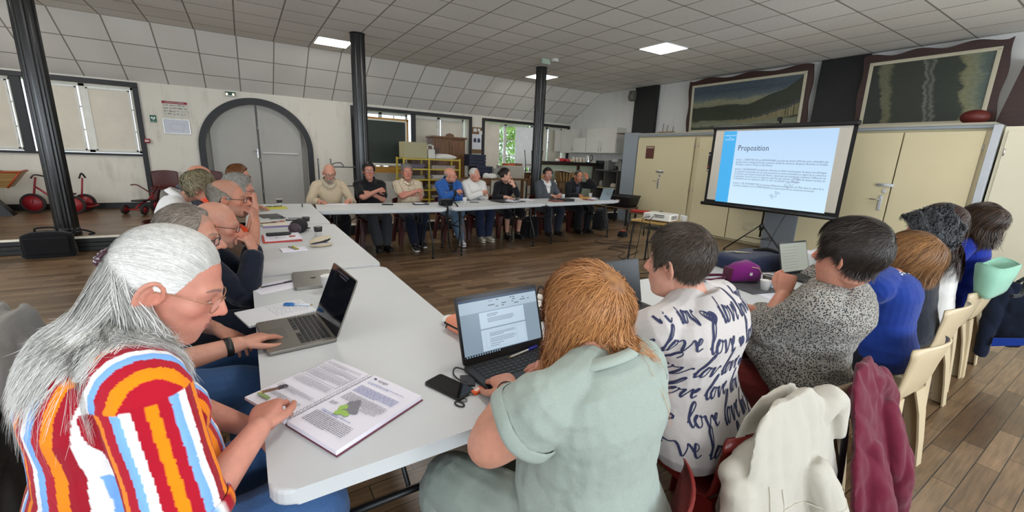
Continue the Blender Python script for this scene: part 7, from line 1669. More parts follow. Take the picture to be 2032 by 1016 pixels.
R2 = P_('R2', 'woman with short dark hair in a white tee printed with the word love', (1.335, .77), 6, lean=8, side=-4, slump=.06, head=(1.255, .88, 1.145), look=(6, 6, 0), skin='#bf8d78', ruddy=.5, wide=1.26, vox=.0042, seed=32, face=dict(age=.3, fem=.5, fat=.4), haircol='#2b221d', hair=dict(line='full', thick=.013, col='#1d1815', col2='#54463a', n=11000, len=.032, k=6, w=.0014, jit=.25, grav=.15, crown=.6), neck=.060,
   handL=dict(el=(1.0, .95, .84), at=(1.12, 1.17, .79), dir=(.3, .95, -.1), pole=(-.9, -.1, -.6), curl=.4), handR=dict(at=(1.42, 1.22, .79), dir=(-.2, .95, -.1), pole=(.8, -.1, -.7), curl=.4), top=dict(name='love_tee', mat=fabric('#bcb5b1', scale=260, var=.10, fold=.25, key='tee'), sleeve=.85, flare=.012, inf=.018, wrinkle=.0025, hem=-.10, neck=1.0, vox=.0045), love=True, bottom=dict(mat=fabric('#cfcac0', key='whitetr')), bust=.7, belly=.08, armw=1.12)
R1 = P_('R1', 'woman with ginger hair in a pale sage linen dress typing on the black laptop', (.70, .60), 10, lean=12, slump=.07, side=3, torso=.92, head=(.765, .795, 1.065), look=(4, 14, 0), skin='#c08a74', ruddy=.6, wide=1.13, vox=.004, seed=31, face=dict(fem=.8, age=.6, fat=.5), haircol='#8a4e22', hair=dict(line='long', thick=.017, sidevol=.3, sideel=-20, col='#7f4a26', col2='#d0955c', base=.6, n=20000, zend=-.27, k=14, w=.0016, cvar=.2, jit=.13, drop=.03, gdrop=.75, grav=.1, hug=.5, curl=.30, collide=True),
   handL=dict(el=(.435, .755, .795), at=(.620, .945, .80), dir=(.22, .95, -.12), back=(-.12, .05, 1), pole=(-.95, -.15, -.35), curl=.42, spread=.16), handR=dict(at=(.86, .985, .795), dir=(-.72, .66, -.10), back=(.05, .05, 1), pole=(.8, -.3, -.6), curl=.45), armlen=.92, armw=1.24, bracelet=True,
   top=dict(name='dress', mat=fabric('#929d94', scale=330, var=.12, bump=.5, fold=.55, key='sage'), sleeve=.42, flare=.008, inf=.014, wrinkle=.0042, hem=-.14, skirt=2.3, collar=True, colmat=fabric('#98a39a', key='sagecol'), colh=.010, colup=-.006, colr=.094, vox=.0046), bottom=dict(name='skirt', mat=fabric('#8f9a91', scale=330, var=.12, bump=.5, fold=.3, key='sage2'), len=3.2, thick=1.12), bust=.7, belly=.06, footL=(-.16, .34, .085), footR=(.12, .36, .085))
# ================================================================ ON THE TABLES
TZ = .7405
SILV = mat('#8b8780', .35, .75, var=.03); KEYM = mat('#17171a', .5); SCRB = mat('#0a0b10', .08, var=0, spec=.7)
def laptop(label, loc, rz, w_, d, ang, body, key, screen, bez=.008, logo=None, bezm=None, content=None, lidm=None):
    """local +Y points to the hinge; the lid stands ang degrees from the keyboard"""
    t = thing('laptop', label, 'laptop', loc, rz)
    MB().prism(rrect(w_, d, .012, 4), .014, Tm((0, 0, .002)), bev=.003).link('base', body, t)
    k = MB(); kw = w_*.86; rows = 6
    for r in range(rows):
        n = 14 if r < 5 else 8
        for i in range(n):
            x = -kw/2+kw*(i+.5)/n; ww = kw/n*.86
            if r == 5 and i == 4: continue
            k.box((x, d*.40-.0185*r*(d/.24), .0168), (ww, .0155*(d/.24), .0024), bev=.0007, seg=1)
    k.link('keyboard', key, t)
    MB().box((0, -d*.30, .0163), (w_*.36, d*.32, .0012), bev=.0004, seg=1).link('trackpad', mat('#77736d', .3, .5) if body is SILV else mat('#1c1c1f', .4), t)
    M = Tm((0, d/2-.004, .016), (R_(ang-180+180), 0, 0)) if False else Matrix.Translation((0, d/2-.004, .014)) @ Matrix.Rotation(R_(ang), 4, 'X') @ Matrix.Rotation(R_(180), 4, 'Z')
    # lid frame: x across, y up the lid, z toward the keyboard side
    c, s_ = math.cos(R_(ang)), math.sin(R_(ang)); up = Vector((0, -c, s_)); nz = Vector((1, 0, 0)).cross(up)
    M = Matrix(((1, up.x, nz.x, 0), (0, up.y, nz.y, d/2-.004), (0, up.z, nz.z, .016), (0, 0, 0, 1)))
    lid = MB().prism(rrect(w_, d*1.0, .012, 4), .006, M @ Tm((0, d/2, -.006)), bev=.0015).link('lid', lidm or body, t)
    MB().box((0, d/2, .0008), (w_-.004, d-.006, .0016), bev=.0005, seg=1).link('bezel', bezm or SCRB, lid).matrix_local = M
    so = MB(); so.add([(-w_/2+bez, bez*2.2, .002), (w_/2-bez, bez*2.2, .002), (w_/2-bez, d-bez*1.6, .002), (-w_/2+bez, d-bez*1.6, .002)], [(0, 1, 2, 3)], M); sob = so.link('display', screen, lid)
    if content: content(M, sob, w_, d, bez)
    if logo: logo(M, lid, d)
    return t
def apple_logo(m, M, r):
    P = []
    for i in range(48):
        a = 2*math.pi*i/48; x = .9*r*math.sin(a)*(1-.12*math.cos(a)); z = r*math.cos(a)
        if abs(math.sin(a)) < .5 and z > 0: z -= .22*r*(1-abs(math.sin(a))/.5)
        if abs(math.sin(a)) < .35 and z < 0: z += .10*r*(1-abs(math.sin(a))/.35)
        dx, dz = x-1.05*r, z-.12*r; q = math.hypot(dx, dz)
        if q < .38*r: x = 1.05*r+dx/q*.38*r; z = .12*r+dz/q*.38*r
        P.append((x, z))
    m.prism(P[::-1], .0006, M); m.prism([(0, 1.02*r), (.30*r, 1.12*r), (.36*r, 1.45*r), (.06*r, 1.34*r)], .0006, M)
# silver laptop in use at the left row: dark screen with faint pale bars
def dark_content(M, par, w_, d, bez):
    m = MB(); m.box((0, d*.93, .0026), (w_*.5, .006, .0004)); m.box((.02, d*.88, .0026), (w_*.3, .005, .0004)); A = np.array(M); m.v = [v_@A[:3, :3].T+A[:3, 3] for v_ in m.v]; m.link('menu_bar', emis('#2a2f3c', .6), par)
laptop('open silver laptop with a near-black screen in front of the man in the navy tee', (.118, 1.805, TZ), R_(-85), .335, .242, 112, SILV, KEYM, SCRB, content=dark_content)
t = thing('laptop', 'closed silver laptop lying near the table seam behind the open one', 'laptop', (.282, 2.565, TZ), R_(-93))
MB().prism(rrect(.335, .205, .014, 4), .009, Tm((0, 0, 0)), bev=.003).link('base', SILV, t); MB().prism(rrect(.335, .205, .014, 4), .006, Tm((0, 0, .0095)), bev=.0025).link('lid', SILV, t)
m = MB(); apple_logo(m, Tm((0, 0, .0157), (0, 0, R_(180))), .016); m.link('logo', mat('#2b2a2b', .2, .5), t)
# report
t = thing('report', 'open ring-bound report with text and a grey and green map before the white-haired woman', 'book', (.168, 1.2325, TZ), R_(-63.7))
PG = mat('#e4e2ec', .6, var=.02); PW2, PH = .212, .300
def page(m, x0, x1, z0, bow, n=8):
    T = [];
    for i in range(n+1):
        f = i/n; x = x0+(x1-x0)*f; T.append((x, z0+bow*math.sin(math.pi*min(1, f*1.15))*.5+bow*.3*(1-f)))
    rings = [[(x, -PH/2, .001), (x, PH/2, .001), (x, PH/2, z), (x, -PH/2, z)] for x, z in T]
    m.loft(rings, smooth=False)
MB().box((.112, 0, .002), (.222, .304, .003), bev=.001).link('back_cover', mat('#5c1730', .4), t)
m = MB(); page(m, .008, PW2+.006, .016, .003); rp = m.link('right_pages', PG, t)
m = MB(); page(m, -.006, -PW2, .010, .004); lp = m.link('left_pages', PG, t)
r_ = MB()
for i in range(26):
    y = -.135+.0108*i; r_.tube([(.009*math.cos(a), y+.0015*math.sin(a), .0125+.010*math.sin(a)) for a in np.linspace(0, 2*math.pi, 13)[:-1]], .0012, 5, True)
r_.link('ring_binding', mat('#c8c8cc', .35, .3), t)
INK1 = mat('#55535c', .7); INK2 = mat('#4c62a0', .7)
def bars(m, x, y, w_, n, h, sp, rng, z, last=.6):
    for i in range(n):
        ww = w_*(last if i == n-1 else 1); xx = x
        while xx < x+ww:
            l = min(rng.uniform(.004, .018), x+ww-xx); m.add([(xx, y-i*sp-h, z), (xx+l, y-i*sp-h, z), (xx+l, y-i*sp, z), (xx, y-i*sp, z)], [(0, 1, 2, 3)]); xx += l+.0022
rng = random.Random(3); zr = .0205; m = MB(); b2 = MB()
bars(b2, .030, .110, .155, 2, .0018, .006, rng, zr); bars(b2, .028, .082, .165, 7, .0020, .0055, rng, zr); bars(m, .030, .036, .165, 7, .0017, .0052, rng, zr)
bars(m, .030, -.075, .16, 9, .0018, .0056, rng, zr); bars(b2, .04, -.062, .12, 2, .0018, .005, rng, zr); bars(m, .13, .005, .06, 5, .0012, .004, rng, zr); bars(m, .024, -.02, .03, 5, .0010, .003, rng, zr)
m.text('epaga', .019, Tm((.050, .126, zr)), align='LEFT'); m.link('print', INK1, rp); b2.link('blue_print', INK2, rp)
lg = MB(); lg.ell((.034, .132, zr), (.006, .004, .0004), None, 12, 4); lg.link('emblem', mat('#23375e', .5), rp)
def blob(cx, cy, r, n, seed, z):
    rg = random.Random(seed); return [(cx+r*(1+.28*rg.uniform(-1, 1))*math.cos(2*math.pi*i/n), cy+r*(1+.28*rg.uniform(-1, 1))*math.sin(2*math.pi*i/n)*1.15) for i in range(n)]
g1 = MB()
for i, (x, y, r) in enumerate(((.095, .012, .010), (.088, -.004, .014), (.105, -.008, .015), (.118, -.016, .012), (.098, -.020, .014), (.115, -.032, .010), (.130, -.024, .008))): g1.prism(blob(x, y, r, 14, i, 0), .0003, Tm((0, 0, zr+.0001*i)))
g1.link('map_grey', mat('#7d7c84', .6, var=.2, vscale=200), rp)
g2 = MB()
for i, (x, y, r) in enumerate(((.083, -.028, .012), (.095, -.047, .011), (.107, -.042, .009), (.118, -.045, .008), (.090, -.052, .008))): g2.prism(blob(x, y, r, 14, 20+i, 0), .0003, Tm((0, 0, zr+.0005+.0001*i)))
g2.link('map_green', mat('#9bbf5a', .6, var=.15, vscale=200), rp)
m = MB(); zl = .0165
for y0, n in ((.128, 3), (.098, 4), (.060, 5), (.018, 6), (-.045, 4), (-.085, 3)): bars(m, -.195, y0, .165, n, .0015, .0052, rng, zl)
for y0, h in ((.10, .028), (.062, .036)):
    for a, b in (((-.2, y0+.004), (-.025, y0+.004)), ((-.2, y0-h), (-.025, y0-h)), ((-.2, y0+.004), (-.2, y0-h)), ((-.025, y0+.004), (-.025, y0-h))): m.tube([(*a, zl), (*b, zl)], .0005, 4)
m.link('print', INK1, lp); g = MB(); g.box((-.165, -.118, zl), (.055, .012, .0008)); g.link('green_strip', mat('#8fa86a', .6), lp)
def pen(label, loc, rz, c, c2=None, L=.14, r=.0042, tilt=0, name='pen'):
    t = thing(name, label, 'pen', loc, rot=(tilt, 0, rz))
    MB().tube([(0, -L/2+.012, 0), (0, L/2, 0)], r, 10).link('barrel', mat(c, .35), t); MB().tube([(0, -L/2, 0), (0, -L/2+.014, 0)], [r*.25, r*.9], 10).link('tip', mat('#b8a070', .4, .5), t)
    MB().tube([(0, L/2-.045, 0), (0, L/2+.004, 0)], r*1.25, 10).link('cap', mat(c2 or c, .35), t); MB().box((0, L/2-.02, r*1.4), (.003, .035, .002)).link('clip', mat(c2 or c, .35), t)
    return t
pen('bronze pen held by the white-haired woman over the report', (.015, 1.262, .805), R_(-32), '#6b4a35', '#3a2f3a', .14, .004, R_(-24))
t = thing('notebook', 'open spiral notebook with handwriting beside the open silver laptop', 'notebook', (.068, 2.088, TZ), R_(15))
MB().prism(rrect(.285, .215, .006, 3), .008, Tm((0, 0, 0)), bev=.001).link('pages', mat('#dfe0e4', .6, var=.02), t)
m = MB(); rng = random.Random(9)
for i in range(9):
    y = .085-.017*i; x = -.02
    while x < .125: l = rng.uniform(.004, .014); m.tube([(x, y, .0085), (x+l*.4, y+rng.uniform(-.002, .003), .0085), (x+l, y+rng.uniform(-.002, .002), .0085)], .0004, 4); x += l+rng.uniform(.002, .012)
m.link('handwriting', mat('#4a4d66', .7), t); r_ = MB()
for i in range(24): r_.tube([(-.132+.0115*i, -.1085+.004*math.cos(a), .005+.006*math.sin(a)) for a in np.linspace(0, 2*math.pi, 9)[:-1]], .0009, 4, True)
r_.link('spiral', mat('#7fa8a6', .4, .3), t)
pen('blue ballpoint pen on the open spiral notebook', (.165, 2.125, TZ+.014), R_(62), '#cfd8e0', '#2f73b8', .13, .006)
def sheet(label, loc, rz, w_, h, m=None, lines=6, name='paper_sheet', seed=1):
    o = tag(MB().box((0, 0, .0006), (w_, h, .0012)).link(name, m or PG, loc=loc, rotz=rz), label, 'paper')
    if lines:
        b = MB(); bars(b, -w_*.4, h*.38, w_*.78, lines, h*.012, h*.75/lines, random.Random(seed), .0016); b.link('print', mat('#8a8994', .7), o)
    return o
sheet('printed sheet partly under the closed silver laptop', (.085, 2.52, TZ), R_(20), .21, .18, seed=2)
pen('thin dark pen lying on the sheet beside the closed silver laptop', (.09, 2.545, TZ+.006), R_(-70), '#3a3d44', None, .17, .0035)
def papercup(label, loc, band=None, r0=.026, r1=.036, h=.092, c='#dcdad6', s=1.0):
    t = thing('paper_cup', label, 'cup', loc, 0, 'paper cups'); cupmesh(r0*s, r1*s, h*s).link('cup', mat(c, .6), t)
    if band: MB().lathe([(r0+(r1-r0)*.48+.0006, h*.48), (r0+(r1-r0)*.97+.0006, h*.97)], 24).link('band', mat(band, .5, var=.6, vscale=60), t)
    MB().lathe([(0, h*.8*s), ((r0+(r1-r0)*.8-.002)*s, h*.8*s)], 20).link('coffee', mat('#3a2416', .2), t)
    return t
papercup('white paper cup with pink print just behind the open silver laptop', (.325, 2.30, TZ)); 
m = MB(); [m.box((.031*math.sin(a), .031*math.cos(a), .06-.012*j), (.012, .0012, .003), rot=(0, 0, -a)) for a in (2.2, 3.0, 3.8, 4.6) for j in range(3)]; m.link('print', mat('#b07a80', .6), bpy.data.objects['paper_cup'])
# middle and far left tables
t = thing('pencil_case', 'small cream pencil case lying open with its black lining showing', 'pencil case', (.462, 3.50, TZ), R_(8))
MB().ell((0, 0, .012), (.085, .038, .016)).link('body', mat('#b9ac95', .6), t); m = MB(); m.ell((0, .025, .047), (.085, .036, .012), (R_(38), R_(-12), 0)); m.link('lid', mat('#c4b79e', .6), t)
MB().ell((0, .018, .042), (.080, .032, .010), (R_(38), R_(-12), 0)).link('lining', mat('#141314', .7), t); m = MB(); [m.tube([(-.06+.012*i, -.018+.003*i, .024), (.02+.01*i, -.006, .027)], .004, 6) for i in range(4)]; m.link('pens_inside', mat('#6a6f9a', .5, var=.6, vscale=80), t)
t = thing('notepad', 'small white notepad with two pens on it, nearest on the second left table', 'notepad', (.262, 3.44, TZ), R_(4)); MB().box((0, 0, .004), (.17, .125, .008), bev=.001).link('pages', PG, t)
pen('grey pen on the small white notepad', (.255, 3.45, TZ+.013), R_(20), '#8a8d88', None, .12, .004); pen('yellow highlighter on the small white notepad', (.275, 3.445, TZ+.014), R_(18), '#b6b83a', None, .11, .0055, name='highlighter')
t = thing('folder', 'red folder with printed papers on it in front of the clasped hands', 'folder', (.215, 3.93, TZ), R_(0)); MB().box((0, 0, .004), (.28, .34, .008), bev=.002).link('cover', mat('#b5301e', .5), t); MB().box((.01, .02, .0105), (.27, .32, .004), rot=(0, R_(-1), 0), bev=.001).link('papers', PG, t)
m = MB(); bars(m, -.09, .12, .18, 10, .003, .022, random.Random(4), .0128); m.link('print', mat('#8a8994', .7), t)
t = thing('glasses_case', 'long black case lying on the papers of the red folder', 'case', (.20, 4.02, TZ+.0135), R_(2)); MB().box((0, 0, .012), (.19, .05, .024), bev=.011, seg=3).link('case', BLACK(), t)
pen('red and white pen on the papers of the red folder', (.24, 3.90, TZ+.018), R_(-80), '#d8d5d2', '#a04028', .15, .004)
papercup('paper cup with a black band beside the dark cap, nearer of two', (.50, 3.93, TZ), '#2a2624'); papercup('paper cup with a black band behind the dark cap, farther of two', (.475, 4.55, TZ), '#2a2624'); papercup('paper cup with a black band at the end of the left tables', (.352, 6.22, TZ), '#2a2624')
t = thing('cap', 'dark cap with a greyish pattern standing on the middle of the left tables', 'cap', (.375, 4.22, TZ), R_(-30)); b = MB().ell((0, 0, .05), (.075, .10, .062), (R_(18), 0, 0)); b.link('crown', mat('#151013', .8), t); MB().ell((0, -.075, .042), (.058, .03, .05), (R_(10), 0, 0)).link('patterned_panel', mat('#4a3f46', .8, var=.9, vscale=90), t); MB().ell((0, .085, .02), (.07, .05, .008)).link('peak', mat('#151013', .8), t)
t = thing('notepad', 'thick cream notepad with a violet edge and red pens on the far left table', 'notepad', (.205, 4.66, TZ), R_(3)); MB().box((0, 0, .010), (.215, .28, .018), bev=.002).link('pages', mat('#d6d0bf', .6), t); MB().box((.0, -.142, .008), (.215, .004, .016)).link('violet_edge', mat('#8a78a8', .5), t)
pen('dark red pen on the thick cream notepad, left one', (.15, 4.68, TZ+.024), R_(-75), '#5e2a22', None, .15, .005); pen('orange red pen on the thick cream notepad, right one', (.23, 4.72, TZ+.024), R_(-72), '#a3482e', None, .14, .004)
t = thing('phone', 'white phone on a black case behind the dark cap', 'phone', (.425, 4.95, TZ), R_(85)); MB().box((0, 0, .006), (.10, .20, .012), bev=.003).link('case', BLACK(), t); MB().box((0, .01, .0155), (.085, .17, .007), bev=.002).link('body', mat('#c4c6c8', .3), t); MB().box((0, .01, .0195), (.074, .14, .001)).link('display', mat('#5b5d62', .2), t)
t = thing('tablet', 'black tablet lying on a sheet between the yellow notebook and cream notepad', 'tablet', (.20, 5.30, TZ), R_(10)); MB().box((0, 0, .005), (.20, .26, .010), bev=.003).link('body', mat('#15161c', .25), t)
pen('dark grey pen beside the black tablet', (.25, 5.08, TZ+.006), R_(-78), '#3c3d42', None, .16, .005)
t = thing('notebook', 'bright yellow notebook at the far end of the left tables', 'notebook', (.27, 6.02, TZ), R_(3)); MB().box((0, 0, .005), (.29, .21, .010), bev=.002).link('cover', mat('#c7c23a', .5), t)
t = thing('sunglasses_case', 'black folded glasses lying on the yellow notebook', 'glasses', (.26, 6.02, TZ+.011), R_(5)); m = MB(); [m.tube([(x+.024*math.cos(a), .016*math.sin(a), .012) for a in np.linspace(0, 2*math.pi, 13)[:-1]], .004, 6, True) for x in (-.03, .03)]; m.tube([(-.08, .0, .012), (-.05, 0, .012)], .004, 6); m.tube([(.05, 0, .012), (.11, .02, .012)], .004, 6); m.link('frame', BLACK(), t)
tag(MB().tube([(0, 0, .0), (0, 0, .045)], .008, 8).link('lip_balm', mat('#3a4a4c', .5), loc=(.60, 6.05, TZ)), 'tiny dark tube standing alone on the far left table', 'tube')
# far tables
sheet('white sheet between the hands of the man in the beige jumper', (1.06, 6.28, TZ), R_(-4), .28, .18, lines=0)
tag(MB().box((0, 0, .005), (.09, .16, .010), bev=.003).link('phone', mat('#18191c', .2), loc=(1.72, 6.08, TZ), rotz=1.3), 'black phone in front of the man in the black polo', 'phone')
t = thing('notebook', 'black notebook in front of the man in the checked shirt', 'notebook', (2.20, 6.02, TZ), R_(86)); MB().box((0, 0, .008), (.15, .22, .016), bev=.003).link('cover', BLACK(), t); MB().box((.0, .02, .0175), (.12, .14, .003)).link('papers', PG, t)
t = thing('camera_bag', 'small black camera bag on the table edge with its strap hanging down', 'bag', (2.49, 5.76, TZ+.005), R_(4))
MB().box((0, 0, .045), (.20, .12, .09), bev=.028, seg=3).link('body', BBAG, t); MB().box((0, -.02, .085), (.19, .10, .03), bev=.013, seg=3).link('flap', BBAG, t)
MB().tube(spline([(-.09, -.03, .06), (-.06, -.10, .05), (-.05, -.16, .0), (-.05, -.165, -.25), (.0, -.15, -.62), (.10, -.14, -.66), (.16, -.15, -.4), (.13, -.16, -.05), (.10, -.10, .05), (.09, -.03, .06)], 7), .011, 6).link('strap', BBAG, t)
pen('green pen in front of the man in the blue jacket', (2.82, 6.14, TZ+.006), R_(70), '#1f6a4c', None, .17, .006)
papercup('white paper cup in front of the man in the blue jacket', (2.93, 6.02, TZ))
tag(MB().box((0, 0, .005), (.08, .15, .010), bev=.003).link('phone', mat('#1a1b1e', .2), loc=(3.14, 6.10, TZ), rotz=1.2), 'black phone in front of the man in the white shirt', 'phone')
t = thing('binder', 'open black binder with papers in front of the woman in the black cardigan', 'binder', (3.80, 6.12, TZ), R_(6)); MB().box((0, 0, .006), (.52, .34, .012), bev=.003).link('cover', BLACK(), t); MB().box((.05, -.02, .0145), (.24, .26, .004), rot=(0, 0, .3)).link('papers', PG, t); MB().box((-.12, .04, .017), (.20, .12, .006), rot=(0, 0, .1)).link('dark_sheet', mat('#3a3531', .6), t); MB().tube([(.1, -.05, .02), (.16, -.02, .03), (.2, -.05, .02)], .012).link('clip', BLACK(), t)
for i, (x, y, r) in enumerate(((4.10, 6.36, .2), (4.35, 6.34, -.1), (4.28, 6.22, .5))): sheet(('loose white sheet nearest the cardigan woman, left of three', 'loose white sheet on the far tables, rightmost of three', 'loose white sheet on the far tables, nearest the camera of three')[i], (x, y, TZ+.002*i), r, .21, .29, lines=0)
t = thing('document_box', 'flat black box with reddish papers before the grey blazer man', 'box', (4.86, 5.97, TZ), R_(3)); MB().box((.10, 0, .022), (.26, .20, .044), bev=.003).link('box', mat('#17181a', .4), t); MB().box((-.13, .0, .012), (.22, .18, .024), bev=.002).link('papers', mat('#6d3a30', .6, var=.4, vscale=30), t)
t = thing('notebook', 'dark brown notebook under the hands of the grey blazer man', 'notebook', (4.98, 6.24, TZ), R_(8)); MB().box((0, 0, .010), (.28, .18, .020), bev=.003).link('cover', mat('#2a2020', .5), t)
papercup('white paper cup beside the hands of the grey blazer man', (5.13, 6.26, TZ)); papercup('white paper cup at the right end of the far tables by the pale laptop', (5.98, 6.42, TZ))
sheet('sheet under the pen of the man in the black jacket', (5.62, 6.33, TZ), .1, .21, .29, lines=0)
t = thing('envelope_stack', 'yellow envelope and papers before the man in the black jacket', 'papers', (5.70, 6.20, TZ), R_(10)); MB().box((.0, .05, .015), (.24, .12, .03), bev=.005).link('envelope', mat('#b58c3c', .5, var=.3, vscale=30), t); MB().box((-.04, -.10, .006), (.32, .2, .012), rot=(0, 0, .25)).link('folder', mat('#6d2a2c', .5), t); MB().box((.06, -.11, .014), (.24, .17, .005), rot=(0, 0, .15)).link('papers', PG, t)
def hp_logo(M, lid, d):
    m = MB(); m.tube([(.02*math.cos(a), d/2+.02*math.sin(a), -.0066) for a in np.linspace(0, 2*math.pi, 21)[:-1]], .0012, 4, True) if False else None
    m.text('hp', .05, M @ Tm((0, d/2-.012, -.0068), (0, R_(180), 0)), shear=.25); m.link('logo', mat('#5c6a72', .3, .5), lid)
laptop('pale grey laptop with a small logo seen from behind, right end of far tables', (5.98, 6.12, TZ), R_(186), .33, .23, 108, mat('#93a3aa', .35, .4), KEYM, emis('#5a6a80', .4), logo=hp_logo)
# right row, near end
t = thing('phone', 'black smartphone lying left of the black laptop', 'phone', (.503, 1.128, TZ), R_(22)); MB().prism(rrect(.078, .160, .011, 4), .0085, Tm(), bev=.002).link('body', mat('#2a2b26', .3, .5), t); MB().prism(rrect(.072, .153, .009, 4), .0006, Tm((0, 0, .0086))).link('display', mat('#060608', .06, spec=.7), t)
def doc_content(M, par, w_, d, bez):
    y0, y1 = bez*2.2, d-bez*1.6; H = y1-y0; z = .0024; Q = lambda m, xa, ya, xb, yb, zz=z: m.add([(xa, ya, zz), (xb, ya, zz), (xb, yb, zz), (xa, yb, zz)], [(0, 1, 2, 3)], M)
    W2 = w_/2-bez; m = MB(); Q(m, -W2, y1-.010, W2, y1); m.link('title_bar', emis('#2f4562', .55), par)
    m = MB(); Q(m, -W2, y1-.052, W2, y1-.010, .0023); m.link('toolbar', emis('#a9bccb', .62), par)
    m = MB(); Q(m, -.095, y0+.012, .105, y0+.088); Q(m, -.095, y0+.093, .105, y1-.055); m.link('document_page', emis('#b7cbdb', .66), par)
    m = MB(); Q(m, -W2, y0, W2, y0+.009, .0026); m.link('taskbar', emis('#10141c', .5), par)
    m = MB(); [Q(m, -W2+.006+.0105*i, y0+.002, -W2+.012+.0105*i, y0+.0075, .0028) for i in range(14)]; m.link('icons', emis('#7f95a8', .6), par)
    m = MB(); rg = random.Random(2)
    def ln(x, y, L, n, sp, t_=.0013):
        for i in range(n): Q(m, x, y-i*sp, x+L*(rg.uniform(.5, 1) if i == n-1 else rg.uniform(.9, 1)), y-i*sp+t_, .0028)
    ln(-.062, y0+.072, .115, 3, .005); ln(-.062, y0+.052, .12, 3, .006); ln(-.062, y0+.032, .06, 2, .007); ln(-.062, y1-.064, .05, 3, .004); ln(-.062, y1-.080, .125, 4, .0045)
    for i in range(26): xx = rg.uniform(-.09, .13); yy = y1-.018-rg.choice((0, .008, .016, .024)); Q(m, xx, yy, xx+rg.uniform(.003, .012), yy+.003, .0028)
    m.link('document_text', emis('#4c5a68', .45), par)
    m = MB()
    for a in ((-.08, y0+.02, -.08, y0+.08), (.06, y0+.02, .06, y0+.08), (-.08, y0+.08, .098, y0+.08), (.098, y0+.02, .098, y0+.08), (-.08, y0+.02, .098, y0+.02)): m.tube([tuple(M @ Vector((a[0], a[1], .0028))), tuple(M @ Vector((a[2], a[3], .0028)))], .0003, 4)
    m.link('table_outline', emis('#8ea2b4', .5), par)
BLKL = mat('#1b1c1e', .45)
laptop('black laptop showing a text document in front of the ginger-haired woman', (.778, 1.095, TZ), R_(2.5), .365, .245, 108, BLKL, KEYM, emis('#8fa3b3', .55), bez=.010, bezm=mat('#101113', .4), content=doc_content)
pen('clear ballpoint pen with a blue cap lying on the black laptop above its keys', (.835, 1.196, TZ+.022), R_(-78), '#b9b8b2', '#2a2f9a', .15, .0038)
t = thing('usb_stick', 'orange USB stick on a keyring beside the black laptop', 'usb stick', (.572, 1.062, TZ+.006), R_(-70)); MB().box((0, 0, 0), (.022, .044, .010), bev=.003).link('body', mat('#d8571c', .4), t); MB().box((0, -.002, .0055), (.012, .022, .001)).link('label_window', mat('#e4c9b8', .4), t)
MB().tube(spline([(0, -.022, 0), (-.012, -.045, -.002), (.01, -.06, -.003), (.0, -.075, -.003)], 5), .0022, 6).link('cord', mat('#7a7a78', .5), t); MB().tube([(.018*math.cos(a)+.006, .010*math.sin(a)-.088, -.003) for a in np.linspace(0, 2*math.pi, 15)[:-1]], .0024, 6, True).link('carabiner', BLACK(), t)
t = thing('card_reader', 'dark patterned card holder half under the black laptop', 'case', (.572, 1.135, TZ+.004), R_(-25)); MB().box((0, 0, 0), (.05, .065, .008), bev=.002).link('body', mat('#26262c', .6, var=.7, vscale=120), t)
cable('laptop_cable', 'thin black cable looping from the left side of the black laptop', [(.592, 1.19, .752), (.565, 1.215, .756), (.545, 1.19, .75), (.548, 1.15, .747), (.565, 1.12, .748)], .0028)
t = thing('pencil_case', 'peach pencil case with a black zip behind the black laptop', 'pencil case', (.735, 1.47, TZ), R_(12)); MB().box((0, 0, .033), (.085, .235, .066), bev=.028, seg=4).link('body', mat('#d6876a', .6), t); MB().box((-.038, 0, .036), (.014, .215, .009), bev=.003).link('zip', BLACK(), t); MB().tube([(-.046, .08, .036), (-.05, .085, .02)], .003).link('zip_pull', BLACK(), t)
tag(MB().ell((0, 0, .02), (.035, .025, .02)).link('eraser', mat('#dcdad6', .5), loc=(.72, 1.625, TZ)), 'small white rounded object just beyond the peach pencil case', 'eraser')
t = thing('power_adapter', 'black power adapter between the black laptop and ginger hair', 'adapter', (1.12, 1.475, TZ), R_(-15)); MB().box((0, 0, .016), (.12, .055, .032), bev=.007).link('body', BLACK(), t); MB().box((.0, .07, .014), (.05, .04, .028), bev=.004).link('plug', BLACK(), t)
cable('white_cable', 'thick white cable arching over the table beyond the black laptop', [(1.22, 1.70, .746), (1.10, 1.66, .75), (1.02, 1.60, .79), (1.06, 1.56, .835), (1.2, 1.56, .80), (1.33, 1.60, .75)], .006, mat('#d8d5cc', .5))
cable('black_cable', 'black cable crossing the table from the power adapter', [(1.0, 1.35, .75), (1.06, 1.50, .752), (1.2, 1.58, .755), (1.40, 1.62, .75)], .004); cable('charger_cable', 'black cable curling up beside the thick white cable', [(1.03, 1.62, .745), (1.10, 1.60, .75), (1.16, 1.58, .80), (1.18, 1.57, .87), (1.25, 1.57, .80), (1.3, 1.55, .745)], .004); cable('earphone_cable', 'thin dark cable near the wooden coaster', [(1.06, 1.30, .744), (1.03, 1.25, .744), (1.08, 1.2, .744), (1.16, 1.22, .744)], .0022)
for i, (x, y, r) in enumerate(((1.28, 1.62, .3), (1.22, 1.42, -.15))): sheet(('white sheet under the cables beyond the black laptop, farther one', 'white sheet beside the power adapter, nearer one')[i], (x, y, TZ), r, .21, .29, mat('#dedcd6', .6), 4, seed=10+i)
tag(MB().lathe([(0, 0), (.055, 0), (.057, .004), (.055, .009), (0, .009)], 28).link('coaster', wood('#b98a52', '#a07440', 3), loc=(1.005, 1.19, TZ)), 'round wooden coaster right of the black laptop', 'coaster')
laptop('dark laptop of the woman in the love tee, seen past the ginger hair', (1.575, 1.30, TZ), R_(-2), .33, .235, 104, BLKL, KEYM, mat('#1a1f23', .35, spec=.4), bezm=mat('#151617', .4))
